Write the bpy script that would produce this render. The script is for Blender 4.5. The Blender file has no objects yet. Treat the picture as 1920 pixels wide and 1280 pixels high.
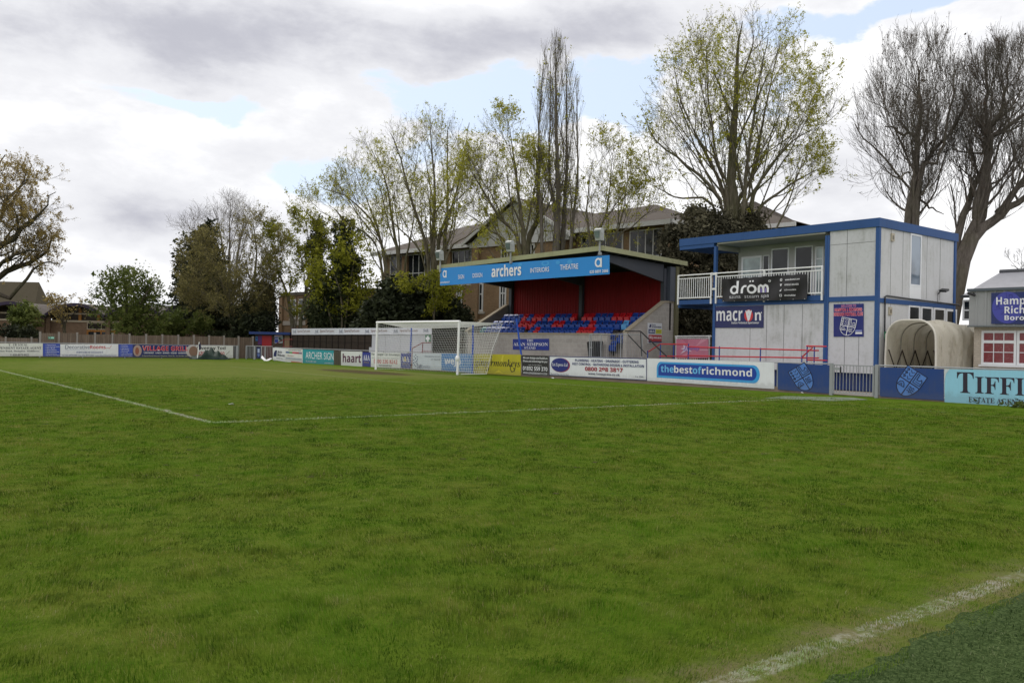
import bpy, bmesh, math, random
import numpy as np
from mathutils import Vector, Matrix

# ------------------------------------------------------------------ camera, sky, sun
sc = bpy.context.scene
COL = sc.collection
FOC, PITCH, ROLL, EYE, YAW = 1604.116, .00346768, .0204773, 1.46149, -2.23722
CAM = np.array([21.61335, 35.00446, EYE])
FW = np.array([math.cos(YAW) * math.cos(PITCH), math.sin(YAW) * math.cos(PITCH), math.sin(PITCH)])
_rt = np.array([math.sin(YAW), -math.cos(YAW), 0.0])
_up = np.cross(_rt, FW)
RT = math.cos(ROLL) * _rt + math.sin(ROLL) * _up
UP = -math.sin(ROLL) * _rt + math.cos(ROLL) * _up
cd = bpy.data.cameras.new('camera'); co = bpy.data.objects.new('camera', cd); COL.objects.link(co)
cd.sensor_width = 36; cd.lens = FOC / 1920 * 36; cd.clip_start = .1; cd.clip_end = 3000
m = Matrix.Identity(4)
for i in range(3):
    m[i][0] = RT[i]; m[i][1] = UP[i]; m[i][2] = -FW[i]; m[i][3] = CAM[i]
co.matrix_world = m
sc.camera = co
sc.render.resolution_x = 1024; sc.render.resolution_y = 682
sc.view_settings.view_transform = 'Standard'; sc.view_settings.look = 'None'
sc.view_settings.exposure = 0.3; sc.view_settings.gamma = 1.0
sc.cycles.max_bounces = 8; sc.cycles.transparent_max_bounces = 12

SUN_AZ = YAW + math.radians(38)      # ahead of the camera, to the left, behind thin cloud
SUN_EL = math.radians(52)

def ray(x, y): return FW + RT * (x - 960) / FOC + UP * (640 - y) / FOC
def G(x, y, z=0.0):
    d = ray(x, y); return CAM + d * ((z - EYE) / d[2])
def V(x, y, A, B):                   # where the sight line meets the vertical plane through A and B
    A = np.array(A[:2], float); B = np.array(B[:2], float); n = np.array([-(B - A)[1], (B - A)[0]])
    d = ray(x, y); return CAM + d * ((n @ (A - CAM[:2])) / (n @ d[:2]))
def D(x, y, dep): return CAM + ray(x, y) * dep

world = bpy.data.worlds.new('World'); sc.world = world; world.use_nodes = True
nt = world.node_tree; nt.nodes.clear()
class NB:
    def __init__(s, nt): s.nt = nt
    def n(s, t, **k):
        o = s.nt.nodes.new(t)
        for a, b in k.items(): setattr(o, a, b)
        return o
    def put(s, sock, v):
        if hasattr(v, 'is_linked') or hasattr(v, 'links'): s.nt.links.new(v, sock)
        else: sock.default_value = v
    def m(s, op, a, b=0.0, c=None, clamp=False):
        o = s.n('ShaderNodeMath', operation=op, use_clamp=clamp); s.put(o.inputs[0], a); s.put(o.inputs[1], b)
        if c is not None: s.put(o.inputs[2], c)
        return o.outputs[0]
    def noise(s, vec, scale, detail=6, rough=.55, dist=0.0, dim='3D'):
        o = s.n('ShaderNodeTexNoise', noise_dimensions=dim)
        if vec is not None: s.nt.links.new(vec, o.inputs['Vector'])
        o.inputs['Scale'].default_value = scale; o.inputs['Detail'].default_value = detail
        o.inputs['Roughness'].default_value = rough; o.inputs['Distortion'].default_value = dist
        return o.outputs[0]
    def ss(s, v, a, b, c=0.0, d=1.0):
        o = s.n('ShaderNodeMapRange', interpolation_type='SMOOTHSTEP', clamp=True)
        s.put(o.inputs[0], v); s.put(o.inputs[1], a); s.put(o.inputs[2], b); s.put(o.inputs[3], c); s.put(o.inputs[4], d)
        return o.outputs[0]
    def mix(s, f, a, b):
        o = s.n('ShaderNodeMix', data_type='RGBA'); s.put(o.inputs[0], f)
        for i, v in ((6, a), (7, b)): s.put(o.inputs[i], tuple(v) + (1,) if isinstance(v, (tuple, list)) and len(v) == 3 else v)
        return o.outputs[2]
    def sep(s, v):
        o = s.n('ShaderNodeSeparateXYZ'); s.nt.links.new(v, o.inputs[0]); return o.outputs
    def comb(s, x, y, z=0.0):
        o = s.n('ShaderNodeCombineXYZ'); s.put(o.inputs[0], x); s.put(o.inputs[1], y); s.put(o.inputs[2], z); return o.outputs[0]

b = NB(nt)
dirv = b.n('ShaderNodeTexCoord').outputs['Generated']
dx, dy, dz = b.sep(dirv)
f0, f1 = math.cos(YAW), math.sin(YAW)
fwd = b.m('ADD', b.m('MULTIPLY', dx, f0), b.m('MULTIPLY', dy, f1))
rgt = b.m('ADD', b.m('MULTIPLY', dx, f1), b.m('MULTIPLY', dy, -f0))
az = b.m('ARCTAN2', rgt, fwd); el = b.m('ARCSINE', dz)
def azel(x, y):
    d = ray(x, y); d = d / np.linalg.norm(d)
    return math.atan2(d @ _rt, d @ np.array([f0, f1, 0])), math.asin(d[2])
ae = b.comb(az, b.m('MULTIPLY', el, 1.7))
w1 = b.noise(ae, 5.0, 7, .55, .2)
w2 = b.noise(b.comb(b.m('ADD', az, 7.3), b.m('MULTIPLY', el, 1.5)), 4.0, 6, .5)
w3 = b.noise(b.comb(az, b.m('ADD', b.m('MULTIPLY', el, 2.2), 3.1)), 9.0, 9, .62, .15)
azd = b.m('ADD', az, b.m('MULTIPLY', b.m('SUBTRACT', w1, .5), .16))
eld = b.m('ADD', el, b.m('MULTIPLY', b.m('SUBTRACT', w2, .5), .12))
def blobs(lst):
    tot = None
    for x, y, rx, ry, wt in lst:
        a0, e0 = azel(x, y)
        u = b.m('DIVIDE', b.m('SUBTRACT', azd, a0), rx / FOC); v = b.m('DIVIDE', b.m('SUBTRACT', eld, e0), ry / FOC)
        g = b.m('MULTIPLY', b.m('POWER', 2.718, b.m('MULTIPLY', b.m('ADD', b.m('MULTIPLY', u, u), b.m('MULTIPLY', v, v)), -1.0)), wt)
        tot = g if tot is None else b.m('ADD', tot, g)
    return tot
blue = blobs([(330, 190, 105, 22, .8), (420, 205, 60, 20, .4), (575, 330, 75, 34, .9), (640, 310, 80, 50, .3), (900, 200, 165, 50, .85), (1150, 185, 90, 50, .8), (780, 300, 90, 50, .45),
              (1440, 70, 60, 80, .3), (1700, 2, 200, 26, .75), (1330, 230, 110, 80, .25), (1490, 120, 50, 60, .2)])
greyb = blobs([(150, 40, 520, 120, 1.0), (620, 70, 420, 95, .8), (1000, 90, 300, 70, .65), (230, 380, 210, 60, .85), (480, 290, 150, 50, .75), (120, 300, 150, 30, .5), (440, 470, 160, 26, .5),
               (330, 430, 170, 28, .7), (1570, 330, 140, 110, .8), (1180, 40, 180, 60, .5), (250, 510, 260, 20, .5), (1610, 250, 90, 60, .35), (1400, 20, 200, 40, .25), (60, 560, 300, 30, .25)])
cover = b.ss(b.m('ADD', b.m('SUBTRACT', .86, blue), b.m('MULTIPLY', b.m('SUBTRACT', w3, .5), 1.7)), .36, .58)
behind = b.ss(fwd, -.2, .5)          # away from the view the clouds follow the noise alone
w4 = b.noise(b.comb(b.m('ADD', az, 2.2), b.m('MULTIPLY', el, 2.6)), 2.6, 10, .62, .3)
shv = b.m('ADD', b.m('ADD', b.m('MULTIPLY', b.m('MULTIPLY', greyb, behind), .75), b.m('MULTIPLY', b.m('SUBTRACT', w4, .5), 1.5)), b.m('MULTIPLY', b.m('SUBTRACT', w3, .5), 1.3))
cloudc = b.mix(b.ss(shv, -.1, .55), (.93, .93, .94), (.72, .725, .755))
cloudc = b.mix(b.ss(shv, .45, 1.3), cloudc, (.455, .46, .515))
sky = b.n('ShaderNodeTexSky', sky_type='NISHITA', sun_disc=False, sun_elevation=SUN_EL, sun_rotation=math.pi / 2 - SUN_AZ)
sky.air_density = 1.0; sky.dust_density = 2.0
skys = b.n('ShaderNodeVectorMath', operation='SCALE'); nt.links.new(sky.outputs[0], skys.inputs[0]); skys.inputs['Scale'].default_value = .12
veil = b.mix(.72, skys.outputs[0], (.66, .76, .92))
fin = b.mix(cover, veil, cloudc)
low = b.ss(el, -.02, .0)
fin = b.mix(low, (.25, .27, .22), fin)
bg = b.n('ShaderNodeBackground'); nt.links.new(fin, bg.inputs[0]); bg.inputs[1].default_value = 1.0
nt.links.new(bg.outputs[0], b.n('ShaderNodeOutputWorld').inputs[0])

sl = bpy.data.lights.new('sun', 'SUN'); sl.energy = 1.1; sl.angle = math.radians(12); sl.color = (1, .95, .86)
so = bpy.data.objects.new('sun', sl); COL.objects.link(so)
sd = Vector((math.cos(SUN_AZ) * math.cos(SUN_EL), math.sin(SUN_AZ) * math.cos(SUN_EL), math.sin(SUN_EL)))
so.rotation_euler = sd.to_track_quat('Z', 'Y').to_euler()

# ------------------------------------------------------------------ helpers
rng = np.random.default_rng(7); random.seed(7)
def lin(c): return tuple((v / 255 / 12.92) if v / 255 <= .04045 else ((v / 255 + .055) / 1.055) ** 2.4 for v in c)

MATS = {}
def newmat(name):
    m = bpy.data.materials.new(name); m.use_nodes = True; m.node_tree.nodes.clear()
    return m, NB(m.node_tree)
def finish(m, bb, col, rough=.6, spec=.5, metal=0.0, bump=None, bstr=.3, bdist=.02, translucent=0.0):
    p = bb.n('ShaderNodeBsdfPrincipled'); bb.put(p.inputs['Base Color'], tuple(col) + (1,) if isinstance(col, tuple) else col)
    bb.put(p.inputs['Roughness'], rough); p.inputs['Specular IOR Level'].default_value = spec; p.inputs['Metallic'].default_value = metal
    if bump is not None:
        bm_ = bb.n('ShaderNodeBump'); bb.put(bm_.inputs['Height'], bump); bm_.inputs['Strength'].default_value = bstr; bm_.inputs['Distance'].default_value = bdist
        m.node_tree.links.new(bm_.outputs[0], p.inputs['Normal'])
    out = p.outputs[0]
    if translucent:
        t = bb.n('ShaderNodeBsdfTranslucent'); bb.put(t.inputs[0], tuple(col) + (1,) if isinstance(col, tuple) else col)
        mx = bb.n('ShaderNodeMixShader'); mx.inputs[0].default_value = translucent
        m.node_tree.links.new(out, mx.inputs[1]); m.node_tree.links.new(t.outputs[0], mx.inputs[2]); out = mx.outputs[0]
    m.node_tree.links.new(out, bb.n('ShaderNodeOutputMaterial').inputs[0])
    return m
def objco(bb): return bb.n('ShaderNodeTexCoord').outputs['Object']
def scaled(bb, vec, x, y, z):
    o = bb.n('ShaderNodeVectorMath', operation='MULTIPLY'); bb.nt.links.new(vec, o.inputs[0]); o.inputs[1].default_value = (x, y, z); return o.outputs[0]
def mulc(c, k): return tuple(min(1, v * k) for v in c)

def paint(rgb, rough=.5, dirt=.12, metal=0.0, spec=.4, splash=False):
    """flat paint or print with slight uneven wear; rgb in 0..255"""
    key = ('paint', rgb, rough, dirt, metal, splash)
    if key in MATS: return MATS[key]
    m, bb = newmat('paint')
    c = lin(rgb); oc = objco(bb)
    n1 = bb.noise(oc, 1.3, 5, .6); n2 = bb.noise(scaled(bb, oc, 6, 6, .8), 1.5, 4, .6)
    f = bb.m('MULTIPLY', bb.m('ADD', bb.ss(n1, .35, .75), bb.ss(n2, .45, .8)), dirt)
    if splash:                        # mud thrown up from the pitch along the lower edge
        wz = bb.sep(bb.n('ShaderNodeNewGeometry').outputs['Position'])[2]
        sp_ = bb.ss(bb.m('ADD', wz, bb.m('MULTIPLY', bb.m('SUBTRACT', bb.noise(oc, 7, 6, .7), .5), .55)), .12, .42, 1, 0)
        f = bb.m('MAXIMUM', f, bb.m('MULTIPLY', sp_, .55))
    col = bb.mix(f, c, tuple(v * .5 + g * .12 for v, g in zip(c, (.5, .46, .38))))
    MATS[key] = finish(m, bb, col, rough, spec, metal)
    return MATS[key]

def brickmat(name, c1, c2, mortar, bw=.225, bh=.075, ms=.012, u=(0, 1, 0)):
    if name in MATS: return MATS[name]
    m, bb = newmat(name)
    g = bb.n('ShaderNodeNewGeometry').outputs['Position']
    dot = bb.n('ShaderNodeVectorMath', operation='DOT_PRODUCT'); m.node_tree.links.new(g, dot.inputs[0]); dot.inputs[1].default_value = u
    nx = bb.sep(g)
    nrm = bb.n('ShaderNodeNewGeometry').outputs['Normal']
    dn = bb.n('ShaderNodeVectorMath', operation='DOT_PRODUCT'); m.node_tree.links.new(nrm, dn.inputs[0]); dn.inputs[1].default_value = u
    side = bb.m('GREATER_THAN', bb.m('ABSOLUTE', dn.outputs['Value']), .7)
    dp = bb.n('ShaderNodeVectorMath', operation='DOT_PRODUCT'); m.node_tree.links.new(g, dp.inputs[0]); dp.inputs[1].default_value = (-u[1], u[0], 0)
    mxn = bb.n('ShaderNodeMix', data_type='FLOAT'); bb.put(mxn.inputs[0], side); bb.put(mxn.inputs[2], dot.outputs['Value']); bb.put(mxn.inputs[3], dp.outputs['Value'])
    v = bb.comb(mxn.outputs[0], nx[2], 0.0)
    br = bb.n('ShaderNodeTexBrick'); m.node_tree.links.new(v, br.inputs['Vector'])
    br.inputs['Color1'].default_value = c1 + (1,); br.inputs['Color2'].default_value = c2 + (1,); br.inputs['Mortar'].default_value = mortar + (1,)
    br.inputs['Scale'].default_value = 1; br.inputs['Mortar Size'].default_value = ms; br.inputs['Brick Width'].default_value = bw; br.inputs['Row Height'].default_value = bh
    n1 = bb.noise(g, .5, 6, .65); n2 = bb.noise(g, 7, 3, .6)
    col = bb.mix(bb.m('MULTIPLY', bb.ss(n1, .4, .75), .45), br.outputs[0], tuple(x * .55 for x in c1))
    col = bb.mix(bb.m('MULTIPLY', bb.ss(n2, .4, .7), .25), col, tuple(x * 1.3 for x in c2))
    MATS[name] = finish(m, bb, col, .9, .2, bump=br.outputs[1], bstr=-.3, bdist=.01)
    return MATS[name]

def woodmat(name, c1, c2, pitch=.15, along='z', u=(0, 1, 0), rough=.85):
    """boards side by side along u (along='z': boards upright) or stacked (along='u')"""
    if name in MATS: return MATS[name]
    m, bb = newmat(name)
    g = bb.n('ShaderNodeNewGeometry').outputs['Position']
    dot = bb.n('ShaderNodeVectorMath', operation='DOT_PRODUCT'); m.node_tree.links.new(g, dot.inputs[0]); dot.inputs[1].default_value = u
    z = bb.sep(g)[2]; s = dot.outputs['Value']
    a = s if along == 'z' else z
    q = bb.m('DIVIDE', a, pitch); cell = bb.m('FLOOR', q); fr = bb.m('FRACT', q)
    wn = bb.n('ShaderNodeTexWhiteNoise', noise_dimensions='1D'); bb.put(wn.inputs['W'], cell)
    gap = bb.m('LESS_THAN', fr, .08)
    gv = bb.comb(bb.m('MULTIPLY', s, 14.0 if along == 'z' else 1.0), bb.m('MULTIPLY', z, 1.0 if along == 'z' else 14.0), cell)
    gn = bb.noise(gv, 1.6, 5, .6)
    col = bb.mix(wn.outputs[0], c1, c2)
    col = bb.mix(bb.m('MULTIPLY', bb.ss(gn, .35, .75), .55), col, tuple(x * .45 for x in c1))
    col = bb.mix(bb.m('MULTIPLY', gap, .8), col, tuple(x * .12 for x in c1))
    MATS[name] = finish(m, bb, col, rough, .2, bump=bb.m('SUBTRACT', 1.0, gap), bstr=.4, bdist=.02)
    return MATS[name]

def stainmat(name, base, stain, s1=.6, amt=.5, rough=.75, streak=True, bumpy=0.0):
    if name in MATS: return MATS[name]
    m, bb = newmat(name)
    g = bb.n('ShaderNodeNewGeometry').outputs['Position']
    n1 = bb.noise(g, s1, 7, .62)
    n2 = bb.noise(scaled(bb, g, 5, 5, .35), 1.2, 6, .65)
    n3 = bb.noise(g, 9, 4, .6)
    f = bb.m('MULTIPLY', bb.ss(n1, .42, .75), bb.ss(n2, .35, .72)) if streak else bb.ss(n1, .4, .75)
    f = bb.m('ADD', bb.m('MULTIPLY', f, amt), bb.m('MULTIPLY', bb.ss(n3, .45, .8), amt * .25), clamp=True)
    MATS[name] = finish(m, bb, bb.mix(f, base, stain), rough, .12, bump=n3 if bumpy else None, bstr=bumpy)
    return MATS[name]

def glassmat(name, tint=(.02, .024, .028), rough=.06, spec=.8):
    if name in MATS: return MATS[name]
    m, bb = newmat(name)
    g = bb.n('ShaderNodeNewGeometry').outputs['Position']
    n = bb.noise(g, .8, 3, .5)
    MATS[name] = finish(m, bb, bb.mix(bb.ss(n, .4, .7), tint, tuple(x * 2.2 + .01 for x in tint)), rough, spec, bump=bb.noise(g, 1.1, 2, .5), bstr=.06, bdist=.1)
    return MATS[name]

def wloc(o):
    p = np.zeros(3)
    while o is not None: p = p + np.array(o.location); o = o.parent
    return p
class MB:
    """collects faces for ONE mesh object, several materials allowed"""
    def __init__(s): s.v = []; s.f = []; s.mi = []; s.mats = []
    def mat(s, m):
        if m not in s.mats: s.mats.append(m)
        return s.mats.index(m)
    def add(s, vs, fs, m):
        o = len(s.v); k = s.mat(m); s.v += [tuple(map(float, p)) for p in vs]
        for f in fs: s.f.append([i + o for i in f]); s.mi.append(k)
    def hexa(s, p, m):      # p: 8 corners, bottom loop 0-3, top loop 4-7
        s.add(p, [(3, 2, 1, 0), (4, 5, 6, 7), (0, 1, 5, 4), (1, 2, 6, 5), (2, 3, 7, 6), (3, 0, 4, 7)], m)
    def fbox(s, fr, lo, hi, m):
        a0, b0, c0 = lo; a1, b1, c1 = hi
        s.hexa([fr(a0, b0, c0), fr(a1, b0, c0), fr(a1, b1, c0), fr(a0, b1, c0), fr(a0, b0, c1), fr(a1, b0, c1), fr(a1, b1, c1), fr(a0, b1, c1)], m)
    def tube(s, pts, r, m, sides=6, cap=True):
        pts = [np.array(p, float) for p in pts]; n = len(pts); rr = r if hasattr(r, '__len__') else [r] * n
        vs = []; fs = []; prev = None
        for i, p in enumerate(pts):
            d = pts[min(i + 1, n - 1)] - pts[max(i - 1, 0)]; d = d / (np.linalg.norm(d) + 1e-9)
            if prev is None:
                a = np.array([0, 0, 1.0]) if abs(d[2]) < .9 else np.array([1.0, 0, 0]); x = np.cross(a, d)
            else: x = prev - d * (prev @ d)
            x = x / (np.linalg.norm(x) + 1e-9); y = np.cross(d, x); prev = x
            for k in range(sides):
                t = 2 * math.pi * k / sides; vs.append(p + (x * math.cos(t) + y * math.sin(t)) * rr[i])
        for i in range(n - 1):
            for k in range(sides):
                k2 = (k + 1) % sides; fs.append((i * sides + k, i * sides + k2, (i + 1) * sides + k2, (i + 1) * sides + k))
        if cap: fs += [tuple(range(sides))[::-1], tuple((n - 1) * sides + k for k in range(sides))]
        s.add(vs, fs, m)
    def bar(s, p, q, w, m): s.tube([p, q], w * .707, m, 4)
    def build(s, name, parent=None, smooth=False, origin=None):
        me = bpy.data.meshes.new(name)
        org = wloc(parent) if parent is not None else (np.array(origin, float) if origin is not None else np.zeros(3))
        me.from_pydata([tuple(np.array(p) - org) for p in s.v], [], s.f)
        for m in s.mats: me.materials.append(m)
        me.polygons.foreach_set('material_index', s.mi)
        if smooth: me.polygons.foreach_set('use_smooth', [True] * len(me.polygons))
        me.update()
        o = bpy.data.objects.new(name, me); COL.objects.link(o)
        if parent is not None: o.parent = parent
        else: o.location = Vector(org)
        return o

def tag(o, label=None, cat=None, group=None, kind=None):
    if label: o['label'] = label
    if cat: o['category'] = cat
    if group: o['group'] = group
    if kind: o['kind'] = kind
    return o
def thing(name, label, cat, loc=(0, 0, 0), group=None, kind=None):
    o = bpy.data.objects.new(name, None); COL.objects.link(o); o.location = Vector(tuple(map(float, loc)))
    o.empty_display_size = .2
    return tag(o, label, cat, group, kind)
def frame(o, u, v):
    o = np.array(o, float); u = np.array(u, float); v = np.array(v, float)
    f = lambda a, b_, c: o + u * a + v * b_ + np.array([0, 0, c])
    f.o, f.u, f.v = o, u, v
    def px(x, y, b_):                 # sight line to the plane at depth b_: (a, c)
        q = V(x, y, o + v * b_, o + v * b_ + u); return float((q - o) @ u), float(q[2])
    f.px = px
    def pxe(x, y, a):                 # sight line to the end plane at a: (b, c)
        q = V(x, y, o + u * a, o + u * a + v); return float((q - o) @ v), float(q[2])
    f.pxe = pxe
    return f

# ---- lettering
_tc = {}
def glyphs(text, bold=0.0):
    k = (text, bold)
    if k not in _tc:
        c = bpy.data.curves.new('t', 'FONT'); c.body = text; c.resolution_u = 3; c.offset = bold
        o = bpy.data.objects.new('t', c); COL.objects.link(o)
        me = bpy.data.meshes.new_from_object(o.evaluated_get(bpy.context.evaluated_depsgraph_get()))
        vs = np.array([v.co[:2] for v in me.vertices]).reshape(-1, 2); fs = [tuple(p.vertices) for p in me.polygons]
        bpy.data.objects.remove(o); bpy.data.curves.remove(c); bpy.data.meshes.remove(me)
        lo = vs.min(0); hi = vs.max(0)
        _tc[k] = ((vs - lo) / np.maximum(hi - lo, 1e-6), fs)
    return _tc[k]
def B(t):   # sans bold
    return ''.join(chr(0x1D5D4 + ord(c) - 65) if 'A' <= c <= 'Z' else chr(0x1D5EE + ord(c) - 97) if 'a' <= c <= 'z' else chr(0x1D7EC + ord(c) - 48) if c.isdigit() else c for c in t)
def S(t):   # serif bold
    return ''.join(chr(0x1D400 + ord(c) - 65) if 'A' <= c <= 'Z' else chr(0x1D41A + ord(c) - 97) if 'a' <= c <= 'z' else chr(0x1D7CE + ord(c) - 48) if c.isdigit() else c for c in t)
def SI(t):  # serif bold italic
    return ''.join(chr(0x1D468 + ord(c) - 65) if 'A' <= c <= 'Z' else chr(0x1D482 + ord(c) - 97) if 'a' <= c <= 'z' else chr(0x1D7CE + ord(c) - 48) if c.isdigit() else c for c in t)

def decorate(mb, M, items, splash=False):
    """M(s,t,h): point on the panel at fractions s,t and height h in front of it"""
    for li, it in enumerate(items):
        k = it[0]; h = .004 + .0015 * li; col = it[-1]
        m = paint(col, .5, .16 if splash else .08, splash=splash)
        if k in ('t', 'tb', 'ts'):
            txt, s0, t0, s1, t1 = it[1:6]
            vs, fs = glyphs(txt, .012 if k == 'tb' else .006 if k == 'ts' else 0.0)
            mb.add([M(s0 + (s1 - s0) * x, t0 + (t1 - t0) * y, h) for x, y in vs], fs, m)
        elif k == 'r':
            s0, t0, s1, t1 = it[1:5]; mb.add([M(s0, t0, h), M(s1, t0, h), M(s1, t1, h), M(s0, t1, h)], [(0, 1, 2, 3)], m)
        elif k == 'e':
            cx, cy, rx, ry = it[1:5]; mb.add([M(cx + rx * math.cos(i * math.pi / 16), cy + ry * math.sin(i * math.pi / 16), h) for i in range(32)], [tuple(range(32))], m)
        elif k == 'p':
            mb.add([M(x, y, h) for x, y in it[1]], [tuple(range(len(it[1])))], m)
        elif k == 'l':                # polyline with width (ws, wt)
            pts, ws, wt = it[1], it[2], it[3]
            for (x0, y0), (x1, y1) in zip(pts[:-1], pts[1:]):
                a = math.atan2((y1 - y0) / wt, (x1 - x0) / ws); px_, py_ = -math.sin(a) * ws / 2, math.cos(a) * wt / 2
                ex, ey = math.cos(a) * ws / 4, math.sin(a) * wt / 4
                mb.add([M(x0 - px_ - ex, y0 - py_ - ey, h), M(x1 - px_ + ex, y1 - py_ + ey, h), M(x1 + px_ + ex, y1 + py_ + ey, h), M(x0 + px_ - ex, y0 + py_ - ey, h)], [(0, 1, 2, 3)], m)

def quadmap(q, th):
    """q: tl,tr,br,bl world points of the back plane; panel of thickness th towards the camera"""
    tl, tr, br, bl = [np.array(p) for p in q]
    d = tr - tl; n = np.array([-d[1], d[0], 0]); n = n / np.linalg.norm(n)
    if n @ (CAM - tl) < 0: n = -n
    def M(s, t, h): return (bl * (1 - s) + br * s) * (1 - t) + (tl * (1 - s) + tr * s) * t + n * (th + h)
    return M, n
def sign(name, label, q, bg, items, th=.02, cat='advert', group=None, edge=None, parent=None, dirt=.2):
    M, n = quadmap(q, th)
    mb = MB(); pm = paint(bg, .45, dirt, splash=cat == 'advert')
    back = [np.array(p) for p in q]
    f = [M(0, 0, 0), M(1, 0, 0), M(1, 1, 0), M(0, 1, 0)]
    bk = [back[3], back[2], back[1], back[0]]
    mb.add(f + bk, [(0, 1, 2, 3), (4, 7, 6, 5), (0, 4, 5, 1), (1, 5, 6, 2), (2, 6, 7, 3), (3, 7, 4, 0)], pm)
    if edge:
        e, w, hh = edge
        items = [('r', 0, 0, 1, hh, e), ('r', 0, 1 - hh, 1, 1, e), ('r', 0, hh, w, 1 - hh, e), ('r', 1 - w, hh, 1, 1 - hh, e)] + items
    decorate(mb, M, items, cat == 'advert')
    org = (back[3] + back[2]) / 2
    o = mb.build(name, parent=parent, origin=None if parent is not None else org)
    if parent is None: tag(o, label, cat, group or ('advertising boards around the pitch' if name == 'advert_board' else None))
    return o
def pxq(xl, ytl, ybl, xr, ytr, ybr, A, Bp): return [V(xl, ytl, A, Bp), V(xr, ytr, A, Bp), V(xr, ybr, A, Bp), V(xl, ybl, A, Bp)]

WHITE = (232, 232, 236); NAVY = (22, 34, 92); BLACK = (26, 26, 30); RED = (176, 30, 40)
steel = stainmat('galvanised_steel', (.33, .34, .35), (.2, .2, .2), 1.5, .4, .55)
white_metal = paint((236, 236, 236), .4, .08)
concrete = stainmat('concrete', (.30, .27, .24), (.14, .125, .105), .9, .7, .9, True, .3)
SU = np.array([-.142, .99, 0]); SV = np.array([-.99, -.142, 0])
P0 = D(930, 640, 43.8); P0[2] = 0
ST = frame(P0, SU, SV)                       # the stand and everything square to it
BA, BB = (-2.95 + .0675 * 25, -25.0), (-2.95 - .0675 * 25, 25.0)     # barrier behind the goal
BU = np.array([BB[0] - BA[0], BB[1] - BA[1], 0]); BU = BU / np.linalg.norm(BU)
BR = frame((-2.95, 0, 0), BU, (-BU[1], BU[0], 0))                    # v points away from the pitch
LA, LB = (20.0, -26.6), (-1.0, -26.6)        # barrier along the far side
LF = frame((0, -26.6, 0), (-1, 0, 0), (0, -1, 0))
# ------------------------------------------------------------------ ground
def vnoise(x, y, sc_, seed):
    """smooth value noise, numpy"""
    r = np.random.default_rng(seed).random((256, 256))
    x = x * sc_ + 1000; y = y * sc_ + 1000; xi = np.floor(x).astype(int); yi = np.floor(y).astype(int); fx = x - xi; fy = y - yi
    fx = fx * fx * (3 - 2 * fx); fy = fy * fy * (3 - 2 * fy)
    g = lambda a, b_: r[a % 256, b_ % 256]
    return (g(xi, yi) * (1 - fx) + g(xi + 1, yi) * fx) * (1 - fy) + (g(xi, yi + 1) * (1 - fx) + g(xi + 1, yi + 1) * fx) * fy

TL_Y = 32.65; PB_Y = 20.16; PB_X = 16.5; YB = (-.1, 32.65)     # touchline, penalty area
def line_mask(bb, x, y):
    """1 on the white lines of the pitch"""
    tot = None
    def seg(axis, val, lo, hi, w):
        a, o = (x, y) if axis == 'x' else (y, x)
        d = bb.m('ABSOLUTE', bb.m('SUBTRACT', a, val))
        k = bb.ss(d, w * .45, w * .75, 1, 0)
        return bb.m('MULTIPLY', bb.m('MULTIPLY', k, bb.m('GREATER_THAN', o, lo)), bb.m('LESS_THAN', o, hi))
    for a in (('x', PB_X, -PB_Y, PB_Y, .13), ('y', PB_Y, 0, PB_X, .11), ('x', 0.0, -32.7, 32.7, .1), ('x', 5.5, -9.16, 9.16, .09), ('y', 9.16, 0, 5.5, .07), ('y', TL_Y, 0, 90, .11)):
        k = seg(*a); tot = k if tot is None else bb.m('MAXIMUM', tot, k)
    return tot
m, bb = newmat('pitch_grass')
oc = objco(bb); gx, gy, gz = bb.sep(oc)
n_big = bb.noise(oc, .16, 4, .5); n_mid = bb.noise(oc, .9, 5, .6); n_small = bb.noise(oc, 5, 6, .65); n_fine = bb.noise(oc, 38, 4, .7)
n_tuft = bb.noise(oc, 2.3, 5, .65)
col = bb.mix(bb.ss(n_big, .35, .65), (.094, .136, .013), (.112, .150, .019))
col = bb.mix(bb.m('MULTIPLY', bb.ss(n_mid, .38, .68), .6), col, (.084, .136, .012))
col = bb.mix(bb.m('MULTIPLY', bb.ss(n_tuft, .52, .72), .6), col, (.135, .165, .024))
col = bb.mix(bb.m('MULTIPLY', bb.ss(n_small, .44, .68), .8), col, (.042, .074, .008))
col = bb.mix(bb.m('MULTIPLY', bb.ss(n_fine, .5, .75), .5), col, (.135, .180, .024))
# trodden and dry areas
def ell(cx, cy, rx, ry, amt=.5):
    u = bb.m('DIVIDE', bb.m('SUBTRACT', gx, cx), rx); v = bb.m('DIVIDE', bb.m('SUBTRACT', gy, cy), ry)
    r = bb.m('ADD', bb.m('ADD', bb.m('MULTIPLY', u, u), bb.m('MULTIPLY', v, v)), bb.m('MULTIPLY', bb.m('SUBTRACT', n_mid, .5), amt * 2))
    return bb.ss(r, .5, 1.15, 1, 0)
dry = bb.m('MAXIMUM', bb.m('MULTIPLY', ell(7.5, -8, 9, 16, .9), .4), bb.m('MULTIPLY', ell(2.5, -1, 4.5, 7.5, .7), .55))
col = bb.mix(bb.m('MULTIPLY', dry, bb.ss(n_small, .25, .6, .35, 1)), col, (.185, .178, .066))
mud = ell(2.0, -1.4, 1.3, 4.2, .6)
col = bb.mix(bb.m('MULTIPLY', mud, bb.ss(n_small, .3, .55, .5, 1)), col, (.088, .058, .040))
fm = bb.m('MULTIPLY', bb.ss(bb.m('ABSOLUTE', bb.m('ADD', gy, 24.6)), .15, .55, 1, 0), bb.m('GREATER_THAN', gx, -3))     # bare strip by the far boards
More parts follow.
